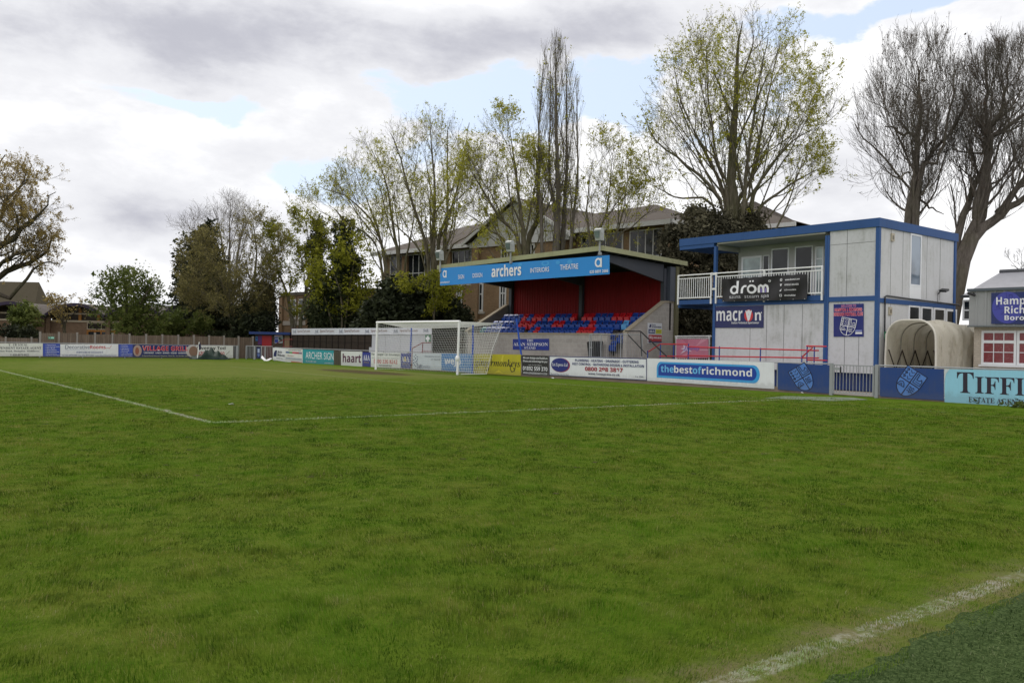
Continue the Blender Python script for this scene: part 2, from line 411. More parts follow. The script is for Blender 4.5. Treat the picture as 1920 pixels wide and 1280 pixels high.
col = bb.mix(bb.m('MULTIPLY', fm, bb.ss(n_small, .3, .6, .3, .9)), col, (.16, .11, .075))
strip = bb.m('MULTIPLY', bb.ss(gx, -.6, -.2, 1, 0), bb.m('GREATER_THAN', gx, -5))
col = bb.mix(bb.m('MULTIPLY', strip, .5), col, (.085, .150, .010))
edge_t = bb.ss(bb.m('ADD', bb.m('ABSOLUTE', bb.m('SUBTRACT', gy, TL_Y + .06)), bb.m('MULTIPLY', bb.m('SUBTRACT', n_tuft, .5), .7)), .05, .42, 1, 0)
col = bb.mix(bb.m('MULTIPLY', edge_t, bb.ss(n_small, .35, .6, .2, .8)), col, (.19, .165, .085))
lm = line_mask(bb, gx, gy)
near_l = bb.ss(bb.m('ABSOLUTE', bb.m('SUBTRACT', gy, TL_Y)), .2, .5, .62, 1)
col = bb.mix(bb.m('MULTIPLY', bb.m('MULTIPLY', lm, near_l), bb.m('MULTIPLY', bb.ss(bb.noise(oc, 14, 6, .75), .42, .66, .05, .85), bb.ss(n_mid, .3, .6, .5, 1))), col, (.46, .46, .40))
beyond = bb.m('MAXIMUM', bb.ss(gx, -5.2, -4.6, 1, 0), bb.ss(gy, -28.2, -27.4, 1, 0))
col = bb.mix(bb.m('MULTIPLY', beyond, .9), col, bb.mix(n_tuft, (.05, .042, .03), (.10, .085, .06)))
n_hue = bb.noise(oc, 1.1, 4, .6)
col = bb.mix(bb.m('MULTIPLY', bb.ss(n_hue, .42, .62), .5), col, bb.mix(.5, col, (.055, .125, .004)))
hgt = bb.m('ADD', bb.m('MULTIPLY', n_fine, .6), bb.m('ADD', n_small, bb.m('MULTIPLY', n_tuft, .7)))
finish(m, bb, col, 1.0, .02, bump=hgt, bstr=.9, bdist=.06)
GRASS = m
mb = MB(); mb.add([(-900, -900, 0), (900, -900, 0), (900, 900, 0), (-900, 900, 0)], [(0, 1, 2, 3)], GRASS)
tag(mb.build('ground'), kind='structure')

# artificial turf outside the touchline
m, bb = newmat('artificial_turf'); oc = objco(bb)
n1 = bb.noise(scaled(bb, oc, 1, 1, 1), 55, 5, .7, .6); n2 = bb.noise(oc, 1.2, 5, .6)
col = bb.mix(bb.ss(n1, .35, .7), (.028, .050, .014), (.105, .150, .055)); col = bb.mix(bb.m('MULTIPLY', bb.ss(n2, .5, .75), .35), col, (.07, .085, .05))
finish(m, bb, col, 1.0, .03, bump=n1, bstr=.9, bdist=.03); TURF = m
mb = MB()
ys = []; xs = np.arange(-2, 40, .035)
edge = TL_Y + .25 + .1 * (vnoise(xs, xs * 0, .9, 3) - .5) * 2 + .03 * (vnoise(xs, xs * 0, 4, 4) - .5) * 2 + .025 * (vnoise(xs, xs * 0, 13, 5) - .5) * 2
vs = [(x, y, .006) for x, y in zip(xs, edge)] + [(x, 36.8, .006) for x in xs]
n = len(xs); mb.add(vs, [(i, n + i, n + i + 1, i + 1)[::-1] for i in range(n - 1)], TURF)
tag(mb.build('artificial_turf'), kind='structure')
# worn synthetic mat by the pitch gate
m, bb = newmat('worn_mat'); oc = objco(bb)
finish(m, bb, bb.mix(bb.ss(bb.noise(oc, 3, 6, .65), .35, .7), (.13, .17, .12), (.19, .21, .15)), .95, .1, bump=bb.noise(oc, 60, 3, .6), bstr=.4)
mb = MB(); g4 = [G(1432, 746.5), G(1560, 752.2), G(1628, 749.5), G(1600, 745.5), G(1470, 742.5)]
mb.add([(p[0], p[1], .008) for p in g4], [(0, 1, 2, 3, 4)], m)
tag(mb.build('synthetic_path_mat'), kind='structure')

# concrete walkway behind the barrier, and the raised edging under the boards
mb = MB()
mb.fbox(BR, (-16.5, .35, -.1), (40, 3.4, .03), concrete)
tag(mb.build('walkway_path'), kind='structure')
kerbm = stainmat('gravel_board', (.27, .205, .165), (.15, .12, .095), 1.2, .6, .95, False, .3)
mb = MB(); mb.fbox(BR, (-18, .02, -.1), (19.25, .10, .17), kerbm); mb.fbox(BR, (20.9, .02, -.1), (34, .10, .10), kerbm)
tag(mb.build('kerb_behind_goal'), kind='structure')

# ------------------------------------------------------------------ barrier rails and posts
def barrier(name, label, fr, spans, posts, ztop):
    r = thing(name, label, 'barrier', fr(spans[0][0], 0, 0))
    mb = MB()
    for a0, a1 in spans:
        mb.tube([fr(a0, .07, ztop(a0)), fr((a0 + a1) / 2, .07, ztop((a0 + a1) / 2)), fr(a1, .07, ztop(a1))], .025, steel, 6)
    mb.build('rail', r)
    for a in posts:
        mb = MB(); mb.fbox(fr, (a - .03, .04, 0), (a + .03, .10, ztop(a)), steel); mb.build('post', r)
    return r
zt = lambda a: float(np.interp(a, [-21, -14, -4, 8, 17, 25], [.93, .86, .92, 1.0, 1.03, 1.04]))
gL, gR = BR.px(1556, 740, 0)[0], BR.px(1645, 745, 0)[0]
barrier('perimeter_barrier', 'grey steel pitch barrier behind the goal carrying the advertising boards', BR, [(-20.6, gL), (gR, 30)],
        [-20.6, -17, -14.6, -12.2, -9.8, -7.4, -5, -2.6, 0, 2.6, 5.2, 7.8, 10.4, 13, 15.6, BR.px(1456, 730, 0)[0], gR + .02, 24, 27], zt)
barrier('far_side_barrier', 'grey steel barrier along the far side in front of the timber fence', LF, [(-22, 1.25)], [-20, -17, -14, -11.5, -9, -6.4, -4, -1.4, 1.25],
        lambda a: .95)

# ------------------------------------------------------------------ advertising boards
def LQ(xl, yt, yb, xr, yt2=None, yb2=None): return pxq(xl, yt, yb, xr, yt if yt2 is None else yt2, yb if yb2 is None else yb2, LA, LB)
def BQ(xl, ytl, ybl, xr, ytr, ybr): return pxq(xl, ytl, ybl, xr, ytr, ybr, BA, BB)
DK = (40, 42, 60)
sign('advert_board', 'white estate agent board with faded dark serif text at the left edge', LQ(-70, 643.5, 667.5, 80), (226, 226, 220), [
    ('t', S('Y   UR LOCAL'), .56, .80, .80, .98, DK), ('t', S('INDEPENDENT ESTATE AGENT'), .33, .55, .98, .73, DK),
    ('t', S('Station Road, Hampton, Middlesex.'), .40, .30, .96, .47, DK), ('t', S('T: 020 8979 9922'), .58, .03, .82, .18, DK)], dirt=.25)
lst = lambda ws, s0=.14: [('t', '• ' + w, s0, .86 - i * .134, min(.97, s0 + .05 * len(w) + .1), .95 - i * .134, WHITE) for i, w in enumerate(ws)]
sign('advert_board', 'blue board with a white bullet list beside the white estate agent board', LQ(80.5, 644, 668, 112.5), (58, 82, 176), lst(['Extensions', 'Loft Conversions', 'New Build', 'Renovations', 'Refurbishments', 'Maintenance', 'All Work Guaranteed']))
sign('advert_board', 'white board reading DecorativeRooms in grey and red', LQ(113, 645, 668.3, 221.5), WHITE, [
    ('t', 'Decorative', .08, .62, .50, .93, (84, 90, 120)), ('t', B('Rooms'), .505, .62, .775, .90, (190, 50, 60)), ('l', [(.78, .66), (.82, .72), (.84, .64), (.88, .9)], .006, .03, (200, 90, 100)),
    ('t', 'The complete property service', .08, .50, .42, .58, (150, 160, 190)), ('t', S('PURVEYORS OF EXCELLENCE'), .27, .27, .73, .42, (60, 74, 140)),
    ('t', 'Tel: 020 8979 9780  Fax: 020 8979 0055  www.decorativerooms.com', .02, .04, .97, .16, (70, 84, 150))])
sign('advert_board', 'small blue board with a white bullet list between two wide adverts', LQ(222, 645.5, 668.6, 248.5), (62, 84, 180), lst(['Plumbing', 'Carpentry', 'Electrical', 'Decorating', 'Flooring', 'Tiling and Plastering', 'Bespoke Design']))
sign('advert_board', 'navy board reading VILLAGE GRILL in red with round food pictures', LQ(249, 646, 669.5, 366, 647, 670), (30, 44, 104), [
    ('e', .07, .52, .065, .46, (176, 150, 140)), ('e', .065, .5, .03, .3, (150, 90, 70)), ('e', .95, .52, .11, .50, (196, 190, 186)), ('e', .97, .5, .075, .42, (140, 110, 92)),
    ('tb', B('VILLAGE GRILL'), .145, .52, .885, .92, (236, 220, 224)), ('t', B('VILLAGE GRILL'), .15, .54, .88, .90, (208, 44, 60)),
    ('t', B('* BREAKFAST · LUNCH · DINNER · KEBABS · BURGERS *'), .16, .30, .86, .42, WHITE), ('t', '75 Station Road, Hampton, Middlesex TW12 2BJ   Tel: 020 8941 2626', .14, .06, .88, .16, (230, 230, 160))])
sign('advert_board', 'white board reading Sweeny Tod behind the dark green netting heap', LQ(367, 647.5, 670.5, 437, 648, 671), (226, 226, 222), [
    ('t', B('Sweeny Tod'), .03, .60, .79, .94, BLACK), ('t', B('020 8979 4160'), .05, .22, .76, .50, (186, 40, 50)), ('l', [(.80, .25), (.9, .55)], .012, .03, (120, 120, 70))], dirt=.3)
sign('advert_board', 'white Auto Windscreens board at the far corner of the goal end', BQ(512, 651.5, 674.5, 535.5, 653, 678), WHITE, [
    ('p', [(.06, .30), (.30, .30), (.34, .80), (.2, .78), (.1, .6)], NAVY), ('p', [(.38, .36), (.42, .36), (.46, .76), (.40, .76)], (90, 96, 110)), ('t', B('Auto'), .45, .60, .74, .80, DK), ('t', B('Windscreens'), .42, .36, .97, .56, DK), ('t', '0800 919 700', .3, .16, .8, .24, (120, 124, 140))])
sign('advert_board', 'white board with rainbow stripe beside the teal board', BQ(535.5, 653, 678, 567.8, 654.5, 681.5), (226, 226, 222), [
    ('t', B('SCHOOL PHOTOGRAPHY SERVICES'), .18, .86, .92, .94, DK), ('r', .03, .66, .25, .78, (70, 100, 150)), ('r', .25, .66, .42, .78, (90, 160, 90)), ('r', .42, .66, .62, .78, (200, 80, 100)), ('r', .62, .66, .80, .78, (170, 60, 70)), ('r', .80, .66, .97, .78, (130, 110, 140)),
    ('t', 'Business', .15, .44, .5, .53, (160, 80, 80)), ('r', .03, .28, .97, .34, (150, 160, 180)), ('r', .03, .2, .97, .25, (190, 196, 206)), ('r', .35, .0, .97, .09, (190, 90, 60))])
sign('advert_board', 'teal board reading ARCHER SIGN in white capitals', BQ(568.2, 654.5, 681.5, 626, 657, 685), (20, 150, 160), [
    ('t', 'ARCHER SIGN', .10, .36, 1.0, .84, WHITE), ('t', 'TEL 020 8891 2666', .10, .13, .45, .25, WHITE), ('t', 'www.archers.co.uk', .72, .10, .99, .20, WHITE)])
sign('blank_board', 'bare dark brown panel between the teal and the haart boards', BQ(626.5, 657, 684, 640, 658, 686), (70, 62, 50), [('l', [(.33, 0), (.33, 1)], .03, .03, (44, 40, 34)), ('l', [(.66, 0), (.66, 1)], .03, .03, (44, 40, 34))], cat='panel', dirt=.4)
sign('advert_board', 'white board reading haart in purple lower case letters', BQ(640, 658, 685.5, 679.5, 659, 687), (222, 224, 222), [('tb', B('haart'), .08, .24, .95, .84, (84, 22, 64))], dirt=.3)
AA = lambda: [('t', S('A&A'), .1, .42, .9, .82, WHITE), ('t', S('GROUP LTD'), .18, .24, .82, .34, (190, 170, 110))]
sign('advert_board', 'navy A&A board beside the haart board', BQ(680, 660, 686, 695.5, 660.5, 687.5), (30, 46, 140), AA())
sign('advert_board', 'white car insurance board with a red phone number behind the goal post', BQ(695.8, 660, 687.5, 751.5, 661.5, 690), (226, 227, 224), [
    ('t', B('For Cheaper Car Insurance'), .03, .74, .97, .96, (44, 60, 60)), ('t', 'High Performance Cars · Younger Drivers · Convicted Drivers', .03, .58, .97, .66, (90, 100, 100)), ('t', B('0800 330 8242'), .11, .26, .90, .54, (190, 50, 56)), ('t', B('www.boogf.com'), .28, .05, .72, .2, (60, 70, 70))])
sign('advert_board', 'navy A&A board seen through the goal net', BQ(752, 662, 689.5, 769.5, 663, 690.5), (30, 46, 140), AA() + [('t', S('&'), .36, .46, .6, .8, (220, 190, 60))])
dots = [(.12, .9), (.06, .8), (.17, .78), (.11, .68), (.18, .62), (.05, .58), (.16, .5), (.1, .44), (.04, .38), (.17, .36), (.08, .27), (.12, .17)]
sign('advert_board', 'white CallConnection board with navy dots inside the goal', BQ(774, 662.5, 691, 828, 663, 694), (214, 222, 232), [('e', a, c, .018, .045, (44, 60, 120)) for a, c in dots] + [
    ('t', B('Call'), .17, .07, .32, .32, (40, 56, 110)), ('t', 'Connection', .33, .09, .63, .28, (90, 110, 150)), ('t', 'www.callconnection.com', .44, .78, .98, .90, (120, 130, 150)), ('t', '020 7946 0200', .66, .58, .98, .70, (120, 130, 150))])
sign('advert_board', 'sky blue board reading wejo behind the nearer goal post', BQ(828.3, 662.8, 694, 888, 663.5, 699), (66, 132, 196), [('tb', B('wejo'), .1, .26, .62, .80, WHITE)])
sign('advert_board', 'yellow gingermonkeys board with black curly lettering', BQ(888.3, 663.5, 699, 977, 664.5, 704), (188, 178, 24), [
    ('t', SI('gingermonkeys'), .03, .30, .99, .76, (34, 32, 10)), ('l', [(.33, .45), (.34, .25), (.31, .16), (.27, .2)], .014, .04, (34, 32, 10)), ('l', [(.80, .5), (.79, .3), (.82, .16), (.87, .2), (.89, .36)], .014, .04, (34, 32, 10)), ('l', [(.40, .50), (.40, .92)], .010, .03, (34, 32, 10)),
    ('p', [(.40, .70), (.45, .95), (.43, .72)], (214, 204, 60)), ('p', [(.60, .7), (.63, .97), (.66, .95), (.63, .6)], (210, 200, 60)), ('p', [(.45, .05), (.55, .22), (.66, .04), (.56, .1)], (222, 208, 40))])
sign('advert_board', 'black app design board with a white phone number below the stand sign', BQ(979, 665, 702.5, 1030, 666.5, 705.5), (28, 28, 30), [
    ('t', B('We can design and build an'), .05, .78, .95, .92, WHITE), ('t', B('iPhone and Android App for you!'), .05, .62, .95, .75, WHITE), ('t', 'TALK TO THE EXPERTS', .25, .48, .75, .54, (190, 190, 190)), ('t', B('01892 559 370'), .05, .24, .95, .44, WHITE), ('t', B('WWW.GINGERMONKEYS.COM'), .06, .07, .94, .16, WHITE)], edge=((120, 110, 110), .012, .02))
sign('advert_board', 'long white plumbing board with a navy oval and a red phone number', BQ(1030.5, 667, 703.5, 1213.5, 671.5, 713.5), (230, 231, 236), [
    ('e', .128, .55, .105, .36, (150, 40, 80)), ('e', .122, .56, .098, .345, (20, 36, 120)), ('t', SI('1st Express Ltd'), .035, .45, .21, .66, WHITE),
    ('t', B('PLUMBING • HEATING • DRAINAGE • GUTTERING'), .29, .76, .925, .88, (40, 48, 110)), ('t', B('PEST CONTROL • BATHROOM DESIGN & INSTALLATION'), .26, .58, .975, .70, (40, 48, 110)),
    ('tb', B('0800 298 3817'), .395, .32, .775, .52, (160, 20, 44)), ('t', B('www.1stexpress.co.uk'), .43, .12, .745, .25, (40, 48, 90)), ('t', SI('The Local Name You Can Trust'), .02, .06, .22, .13, (110, 114, 130)), ('t', S('Est. 1986'), .895, .13, .97, .2, (80, 84, 110))], edge=((40, 44, 100), .006, .04))
pill = lambda x0, y0, x1, y1, ry: [(x0, y0)] + [(x1 - .045 + .045 * (ry / .36) * math.cos(t), (y0 + y1) / 2 + (y1 - y0) / 2 * math.sin(t)) for t in np.linspace(-math.pi / 2, math.pi / 2, 17)] + [(x0 + .035 * (1 - math.sin(t)), y1 - (y1 - y0) * .45 * (1 - math.cos(t))) for t in np.linspace(0, math.pi / 2, 7)]
sign('advert_board', 'white board with the blue rounded thebestofrichmond logo', BQ(1214, 671.5, 713.5, 1452, 679.5, 729), (232, 233, 238), [
    ('p', pill(.085, .17, .90, .87, .36), (60, 160, 226)), ('p', pill(.10, .27, .885, .79, .30), (16, 62, 160)),
    ('t', B('the'), .122, .42, .232, .73, (110, 190, 240)), ('t', B('best'), .236, .42, .388, .73, WHITE), ('t', B('of'), .391, .42, .462, .73, (110, 190, 240)), ('t', B('richmond'), .466, .42, .845, .73, WHITE)], dirt=.2)

def crest(cx, cy, w, h, ang, asp, fill, ink, thick=.05, mirror=False):
    """quartered shield; (cx,cy) centre in panel fractions, w,h half sizes in panel heights, asp = panel width / height"""
    ca, sa = math.cos(ang), math.sin(ang)
    def T(x, y):
        if mirror: x = -x
        x *= w; y *= h; return (cx + (x * ca - y * sa) / asp, cy + x * sa + y * ca)
    out = [(-1, 1), (1, 1), (1, .05)] + [(math.cos(t) * (1 - .08 * math.sin(2 * t)), .05 - 1.05 * math.sin(t)) for t in np.linspace(.1, math.pi - .1, 15)] + [(-1, .05)]
    P = lambda pts: [T(*p) for p in pts]
    L = lambda pts, k=1.0: ('l', P(pts), thick * k / asp, thick * k, ink)
    its = []
    if fill: its.append(('p', P(out), fill))
    its += [L(out + [out[0]], .8), L([(0, 1), (0, -1)]), L([(-1, .05), (1, .05)])]
    # birds and wavy lines, tower and house, arch bridge, water
    for i in range(3):
        y = .82 - i * .26; its += [L([(-.88, y), (-.74, y + .06), (-.66, y - .02), (-.8, y - .1)], .9), L([(-.5, y + .05), (-.32, y - .1), (-.12, y + .02)], .5)]
    its += [L([(.18, .2), (.18, .9), (.36, .9), (.36, .5), (.62, .5), (.75, .66), (.88, .5), (.88, .2), (.18, .2)], .6), L([(.36, .34), (.88, .34)], .5)]
    its += [L([(-.86, -.48), (-.75, -.2), (-.55, -.12), (-.35, -.22), (-.2, -.44), (-.86, -.48)], .6), L([(-.66, -.46), (-.6, -.3), (-.5, -.3), (-.44, -.46)], .5)]
    for i in range(3):
        y = -.2 - i * .16; its.append(L([(.15, y), (.28, y + .07), (.42, y - .05), (.55, y + .07), (.7, y)], .6))
    return its
sign('advert_board', 'navy club board with a light blue shield tilted left beside the steel gate', BQ(1459, 680, 730, 1555.5, 684.5, 737.5), (20, 62, 128), crest(.50, .48, .36, .46, math.radians(33), 1.9, (84, 130, 204), (20, 26, 60), .035), dirt=.25)
sign('advert_board', 'navy club board with a light blue shield tilted right beside the pale blue board', BQ(1650.5, 688.3, 742.8, 1770, 691.5, 750.5), (20, 62, 128), crest(.475, .50, .36, .47, math.radians(-33), 2.0, (84, 130, 204), (20, 26, 60), .035, False), dirt=.25)
sign('advert_board', 'pale blue board with large dark serif letters TIFFIN at the right edge', BQ(1771.5, 691.5, 754.5, 2010, 697, 770.5), (150, 208, 232), [
    ('t', S('T'), .107, .32, .248, .92, (40, 30, 50)), ('t', S('IFFIN'), .26, .32, .80, .80, (40, 30, 50)), ('t', S('ESTATE AGENTS'), .205, .07, .66, .22, (40, 30, 50)), ('p', [(0, .55), (0, 1), (.045, 1), (.012, .85)], (206, 214, 222))])

# gate in the barrier beside the navy club boards
r = thing('pitch_gate', 'grey steel bar gate between the two navy club boards', 'gate', BR((gL + gR) / 2, 0, 0))
a0, a1 = BR.px(1562, 740, 0)[0], BR.px(1637, 744, 0)[0]
mb = MB()
for a in (a0, a1): mb.fbox(BR, (a - .025, -.02, .06), (a + .025, .03, 1.02), steel)
mb.fbox(BR, (a0 + .025, -.015, .985), (a1 - .025, .025, 1.02), steel); mb.fbox(BR, (a0 + .025, -.015, .08), (a1 - .025, .025, .115), steel)
mb.build('gate_frame', r)
for k in range(1, 12):
    a = a0 + (a1 - a0) * k / 12; mb = MB(); mb.fbox(BR, (a - .008, -.004, .115), (a + .008, .012, .985), steel); mb.build('bar', r)
mb = MB(); mb.fbox(BR, (a0 + .03, -.03, .84), (a0 + .26, -.018, .92), steel); mb.fbox(BR, (a0 + .24, -.04, .76), (a0 + .28, -.015, .95), paint(BLACK)); mb.build('latch', r)
for a, nm in ((BR.px(1558, 740, 0)[0], 0), (BR.px(1643, 744, 0)[0], 1)):
    mb = MB(); mb.fbox(BR, (a - .05, -.03, 0), (a + .05, .07, 1.06), steel); mb.build('gate_post', r)
# ------------------------------------------------------------------ goal and net
r = thing('goal', 'white football goal with a white net in front of the boards', 'goal', (0, 0, 0))
gp = paint((238, 238, 238), .35, .05)
PL = G(704.5, 692.5); PR = G(857.5, 702.5)
TLp = np.array([PL[0] - .02, PL[1] + .03, 2.47]); TRp = np.array([PR[0] - .02, PR[1] + .03, 2.47])
for p, q in ((PL, TLp), (PR, TRp)):
    mb = MB(); mb.tube([p - [0, 0, .05], q], .06, gp, 10); mb.build('goalpost', r)
mb = MB(); mb.tube([TLp + [0, -.06, 0], TRp + [0, .06, 0]], .06, gp, 10); mb.build('crossbar', r)
mb = MB(); mb.tube([PR + [.0, 0, .62], PR + [.01, 0, .72], PR + [.01, 0, .80], PR + [0, 0, .90]], [.063, .11, .11, .063], gp, 10); mb.build('post_padding', r)
bTL, bTR = V(756, 614, (0, PL[1]), (1, PL[1])), V(942, 606, (0, PR[1]), (1, PR[1]))
bBL, bBR = np.array([-1.55, PL[1], .02]), V(912, 705.3, (0, PR[1]), (1, PR[1]))
bBR[2] = .02
netm = paint((226, 226, 222), .6, .05)
def netpatch(mb, c00, c10, c11, c01, nu, nv, sag=(0, 0, 0), rad=.006):
    c00, c10, c11, c01 = [np.array(c, float) for c in (c00, c10, c11, c01)]; sag = np.array(sag, float)
    def p(u, v): return (c00 * (1 - u) + c10 * u) * (1 - v) + (c01 * (1 - u) + c11 * u) * v + sag * 4 * u * (1 - u) * (.4 + .6 * v) + np.array([.012 * math.sin(u * 31 + v * 17), .012 * math.sin(v * 29 + u * 9), 0])
    for i in range(nu + 1): mb.tube([p(i / nu, j / 10) for j in range(11)], rad, netm, 3, False)
    for j in range(nv + 1): mb.tube([p(i / 24, j / nv) for i in range(25)], rad, netm, 3, False)
mb = MB()
netpatch(mb, bBL, bBR, bTR, bTL, 58, 19, (0, 0, -.12)); mb.build('back_net', r)
mb = MB(); netpatch(mb, TLp, TRp, bTR, bTL, 58, 14, (0, 0, -.12)); mb.build('top_net', r)
for a, b_, c, d in ((PL, bBL, bTL, TLp), (PR, bBR, bTR, TRp)):
    mb = MB(); netpatch(mb, a + [0, 0, .02], b_, c, d, 14, 19); mb.build('side_net', r)
mb = MB(); mb.tube([PR + [-.2, 0, .03], bBR + [0, .02, .02]], .022, gp, 6); mb.tube([bTL, bTL * .67 + bTR * .33 + [0, 0, -.11], bTL * .33 + bTR * .67 + [0, 0, -.11], bTR], .012, gp, 5); mb.tube([bBR, bBR * .5 + bTR * .5 + [.12, 0, 0], bTR], .012, gp, 5); mb.build('net_cord', r)
bluep = paint((32, 84, 190), .4, .1)
for (xb, yb, xt, yt, lab) in ((768, 692, 772, 608, 'slim blue net pole behind the far half of the goal'), (886, 700, 887, 607, 'upright blue net pole behind the nearer goal post'), (983, 705, 968, 597, 'leaning blue net pole in front of the black board')):
    p = G(xb, yb); q = D(xt, yt, (p - CAM) @ FW)
    mb = MB(); mb.tube([p, q], [.045, .04], bluep, 8); tag(mb.build('net_pole', origin=p), lab, 'pole', 'blue net poles behind the goal')

# ------------------------------------------------------------------ small things on the grass
p = G(370, 673.5); r = thing('corner_flag', 'leaning white corner flag post with a red and navy flag', 'corner flag', p)
q = D(373.5, 641, (p - CAM) @ FW)
mb = MB(); mb.tube([p, q], .035, gp, 8); mb.build('flag_pole', r)
mb = MB(); fl = lambda x, y, o=0: D(x, y, (p - CAM) @ FW + o)
mb.add([fl(373, 640), fl(376, 643, .1), fl(377, 651, .05), fl(375, 656), fl(372.5, 656, .1), fl(372.5, 648, -.05)], [(0, 1, 2, 5), (5, 2, 3, 4)], paint((26, 30, 66)))
mb.add([fl(373, 640), fl(375.5, 642, .1), fl(375, 648, .02), fl(372.4, 646, -.02)], [(0, 1, 2, 3)], paint((200, 50, 56)))
o = mb.build('flag', r); mo = o.modifiers.new('thick', 'SOLIDIFY'); mo.thickness = .01
# heap of dark green netting
ga, gb = G(350, 673), G(421, 674.5); hc = (ga + gb) / 2; hx = (gb - ga); hl = np.linalg.norm(hx); hx = hx / hl; hy = np.array([-hx[1], hx[0], 0]); hy = hy if hy @ (ga - CAM) > 0 else -hy; ga = ga + hy * .75
mb = MB(); N = 44; M_ = 20; tarp = stainmat('green_netting', (.012, .026, .020), (.03, .05, .04), 3, .6, .6, False, .6)
vs = []
for i in range(N + 1):
    for j in range(M_ + 1):
        s = i / N; t = j / M_ * 2 - 1
        prof = (.30 * math.exp(-((s - .16) / .17) ** 2) + .66 * math.exp(-((s - .58) / .25) ** 4) + .22 * math.exp(-((s - .5) / .10) ** 2) + .2 * math.exp(-((s - .88) / .1) ** 2))
        z = prof * max(0, 1 - t * t) ** .6 * .82 + .13 * math.sin(s * 37 + 4 * t) * prof * (1 - t * t) + .05 * math.sin(s * 90 + t * 13) * prof * (1 - t * t)
        vs.append(ga + hx * (s * hl) + hy * (t * (.95 + .2 * math.sin(s * 9)) * (.4 + .6 * math.sin(s * math.pi) ** .5)) + np.array([0, 0, max(z, 0) + .012]))
mb.add(vs, [(i * (M_ + 1) + j, (i + 1) * (M_ + 1) + j, (i + 1) * (M_ + 1) + j + 1, i * (M_ + 1) + j + 1) for i in range(N) for j in range(M_)], tarp)
tag(mb.build('netting_heap', smooth=True, origin=hc), 'heap of dark green netting lying on the grass before the Sweeny Tod board', 'netting')
# fallen white sign folded on the grass
c = G(500, 676); dep = (c - CAM) @ FW; F = lambda x, y, o=0: D(x, y, dep + o)
mb = MB(); wm = paint((226, 226, 228), .4, .15)
vs = [F(489.5, 671, .5), F(491.5, 666.5, .7), F(499, 675, .1), F(495, 676, -.1), F(494, 678, -.4), F(501, 677.8, -.5), F(511, 672, .3), F(506, 671.5, .8), F(499, 675, .1), F(499, 675.2, 0)]
mb.add(vs, [(0, 1, 2, 3), (3, 2, 7, 6, 5, 4)], wm)
o = mb.build('fallen_sign', origin=c); o.modifiers.new('thick', 'SOLIDIFY').thickness = .02
tag(o, 'bent white sign sheet lying on the grass by the far gate', 'sheet')
# litter on the pitch
for x, y, lab in ((1036, 709.5, 'scrap of white paper in the grass under the plumbing board'), (1505, 737.6, 'white ball of litter by the kerb under the club board'), (434, 759.5, 'tiny scrap of white paper alone on the pitch')):
    c = G(x, y); mb = MB(); s = .05
    vs = [c + np.array([random.uniform(-s, s) * 1.4, random.uniform(-s, s) * 1.4, random.uniform(.005, s)]) for _ in range(12)]
    bm = bmesh.new(); [bm.verts.new(v) for v in vs]; bmesh.ops.convex_hull(bm, input=bm.verts); me = bpy.data.meshes.new('litter')
    bmesh.ops.delete(bm, geom=[v for v in bm.verts if not v.link_faces], context='VERTS'); bmesh.ops.translate(bm, verts=bm.verts, vec=-Vector(c)); bm.to_mesh(me); me.materials.append(wm)
    o = bpy.data.objects.new('litter_scrap', me); COL.objects.link(o); o.location = Vector(c); tag(o, lab, 'litter', 'litter scraps on the pitch')

# ------------------------------------------------------------------ grandstand
blockm = brickmat('concrete_block', (.38, .35, .325), (.45, .415, .385), (.47, .45, .42), .45, .225, .012, tuple(SU))
blockshade = brickmat('concrete_block_shaded', (.20, .19, .18), (.235, .225, .21), (.25, .24, .225), .45, .225, .012, tuple(SU))  # darker block copy: shade of the left end wall put into its colour
coping = stainmat('coping_stone', (.36, .31, .235), (.2, .17, .12), 1.5, .5, .9, True)
roofedge = stainmat('mossy_roof_edge', (.36, .36, .22), (.20, .19, .10), 1.3, .6, .9, True)
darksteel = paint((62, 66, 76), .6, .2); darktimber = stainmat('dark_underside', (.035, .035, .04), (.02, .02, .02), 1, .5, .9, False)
U0, U1 = -2.1, 8.2
r = thing('grandstand', 'small covered stand with red back wall and blue and red seats', 'grandstand', ST((U0 + U1) / 2, 1.5, 0))
UW = 7.12
mb = MB(); mb.fbox(ST, (U0, 0, 0), (UW, .2, 1.98), blockm); mb.build('front_wall', r)
mb = MB(); mb.fbox(ST, (U0, -.03, 1.98), (UW + .02, .23, 2.06), coping); mb.build('wall_coping', r)
# stepped terrace
mb = MB()
mb.fbox(ST, (U0, .2, 0), (UW, 1.05, 1.78), concrete); mb.fbox(ST, (U0, 1.05, 0), (U1 - .2, 1.95, 2.12), concrete); mb.fbox(ST, (U0, 1.95, 0), (U1 - .2, 3.1, 2.50), concrete)
for i in range(5): mb.fbox(ST, (UW, .1 + i * .19, 0), (U1 - .2, 1.05, .95 + .2 * i - .002), concrete)
mb.fbox(ST, (UW - 1.2, -1.6, 0), (U1 + 2.4, 0.09, .92), concrete)
mb.build('terrace', r)
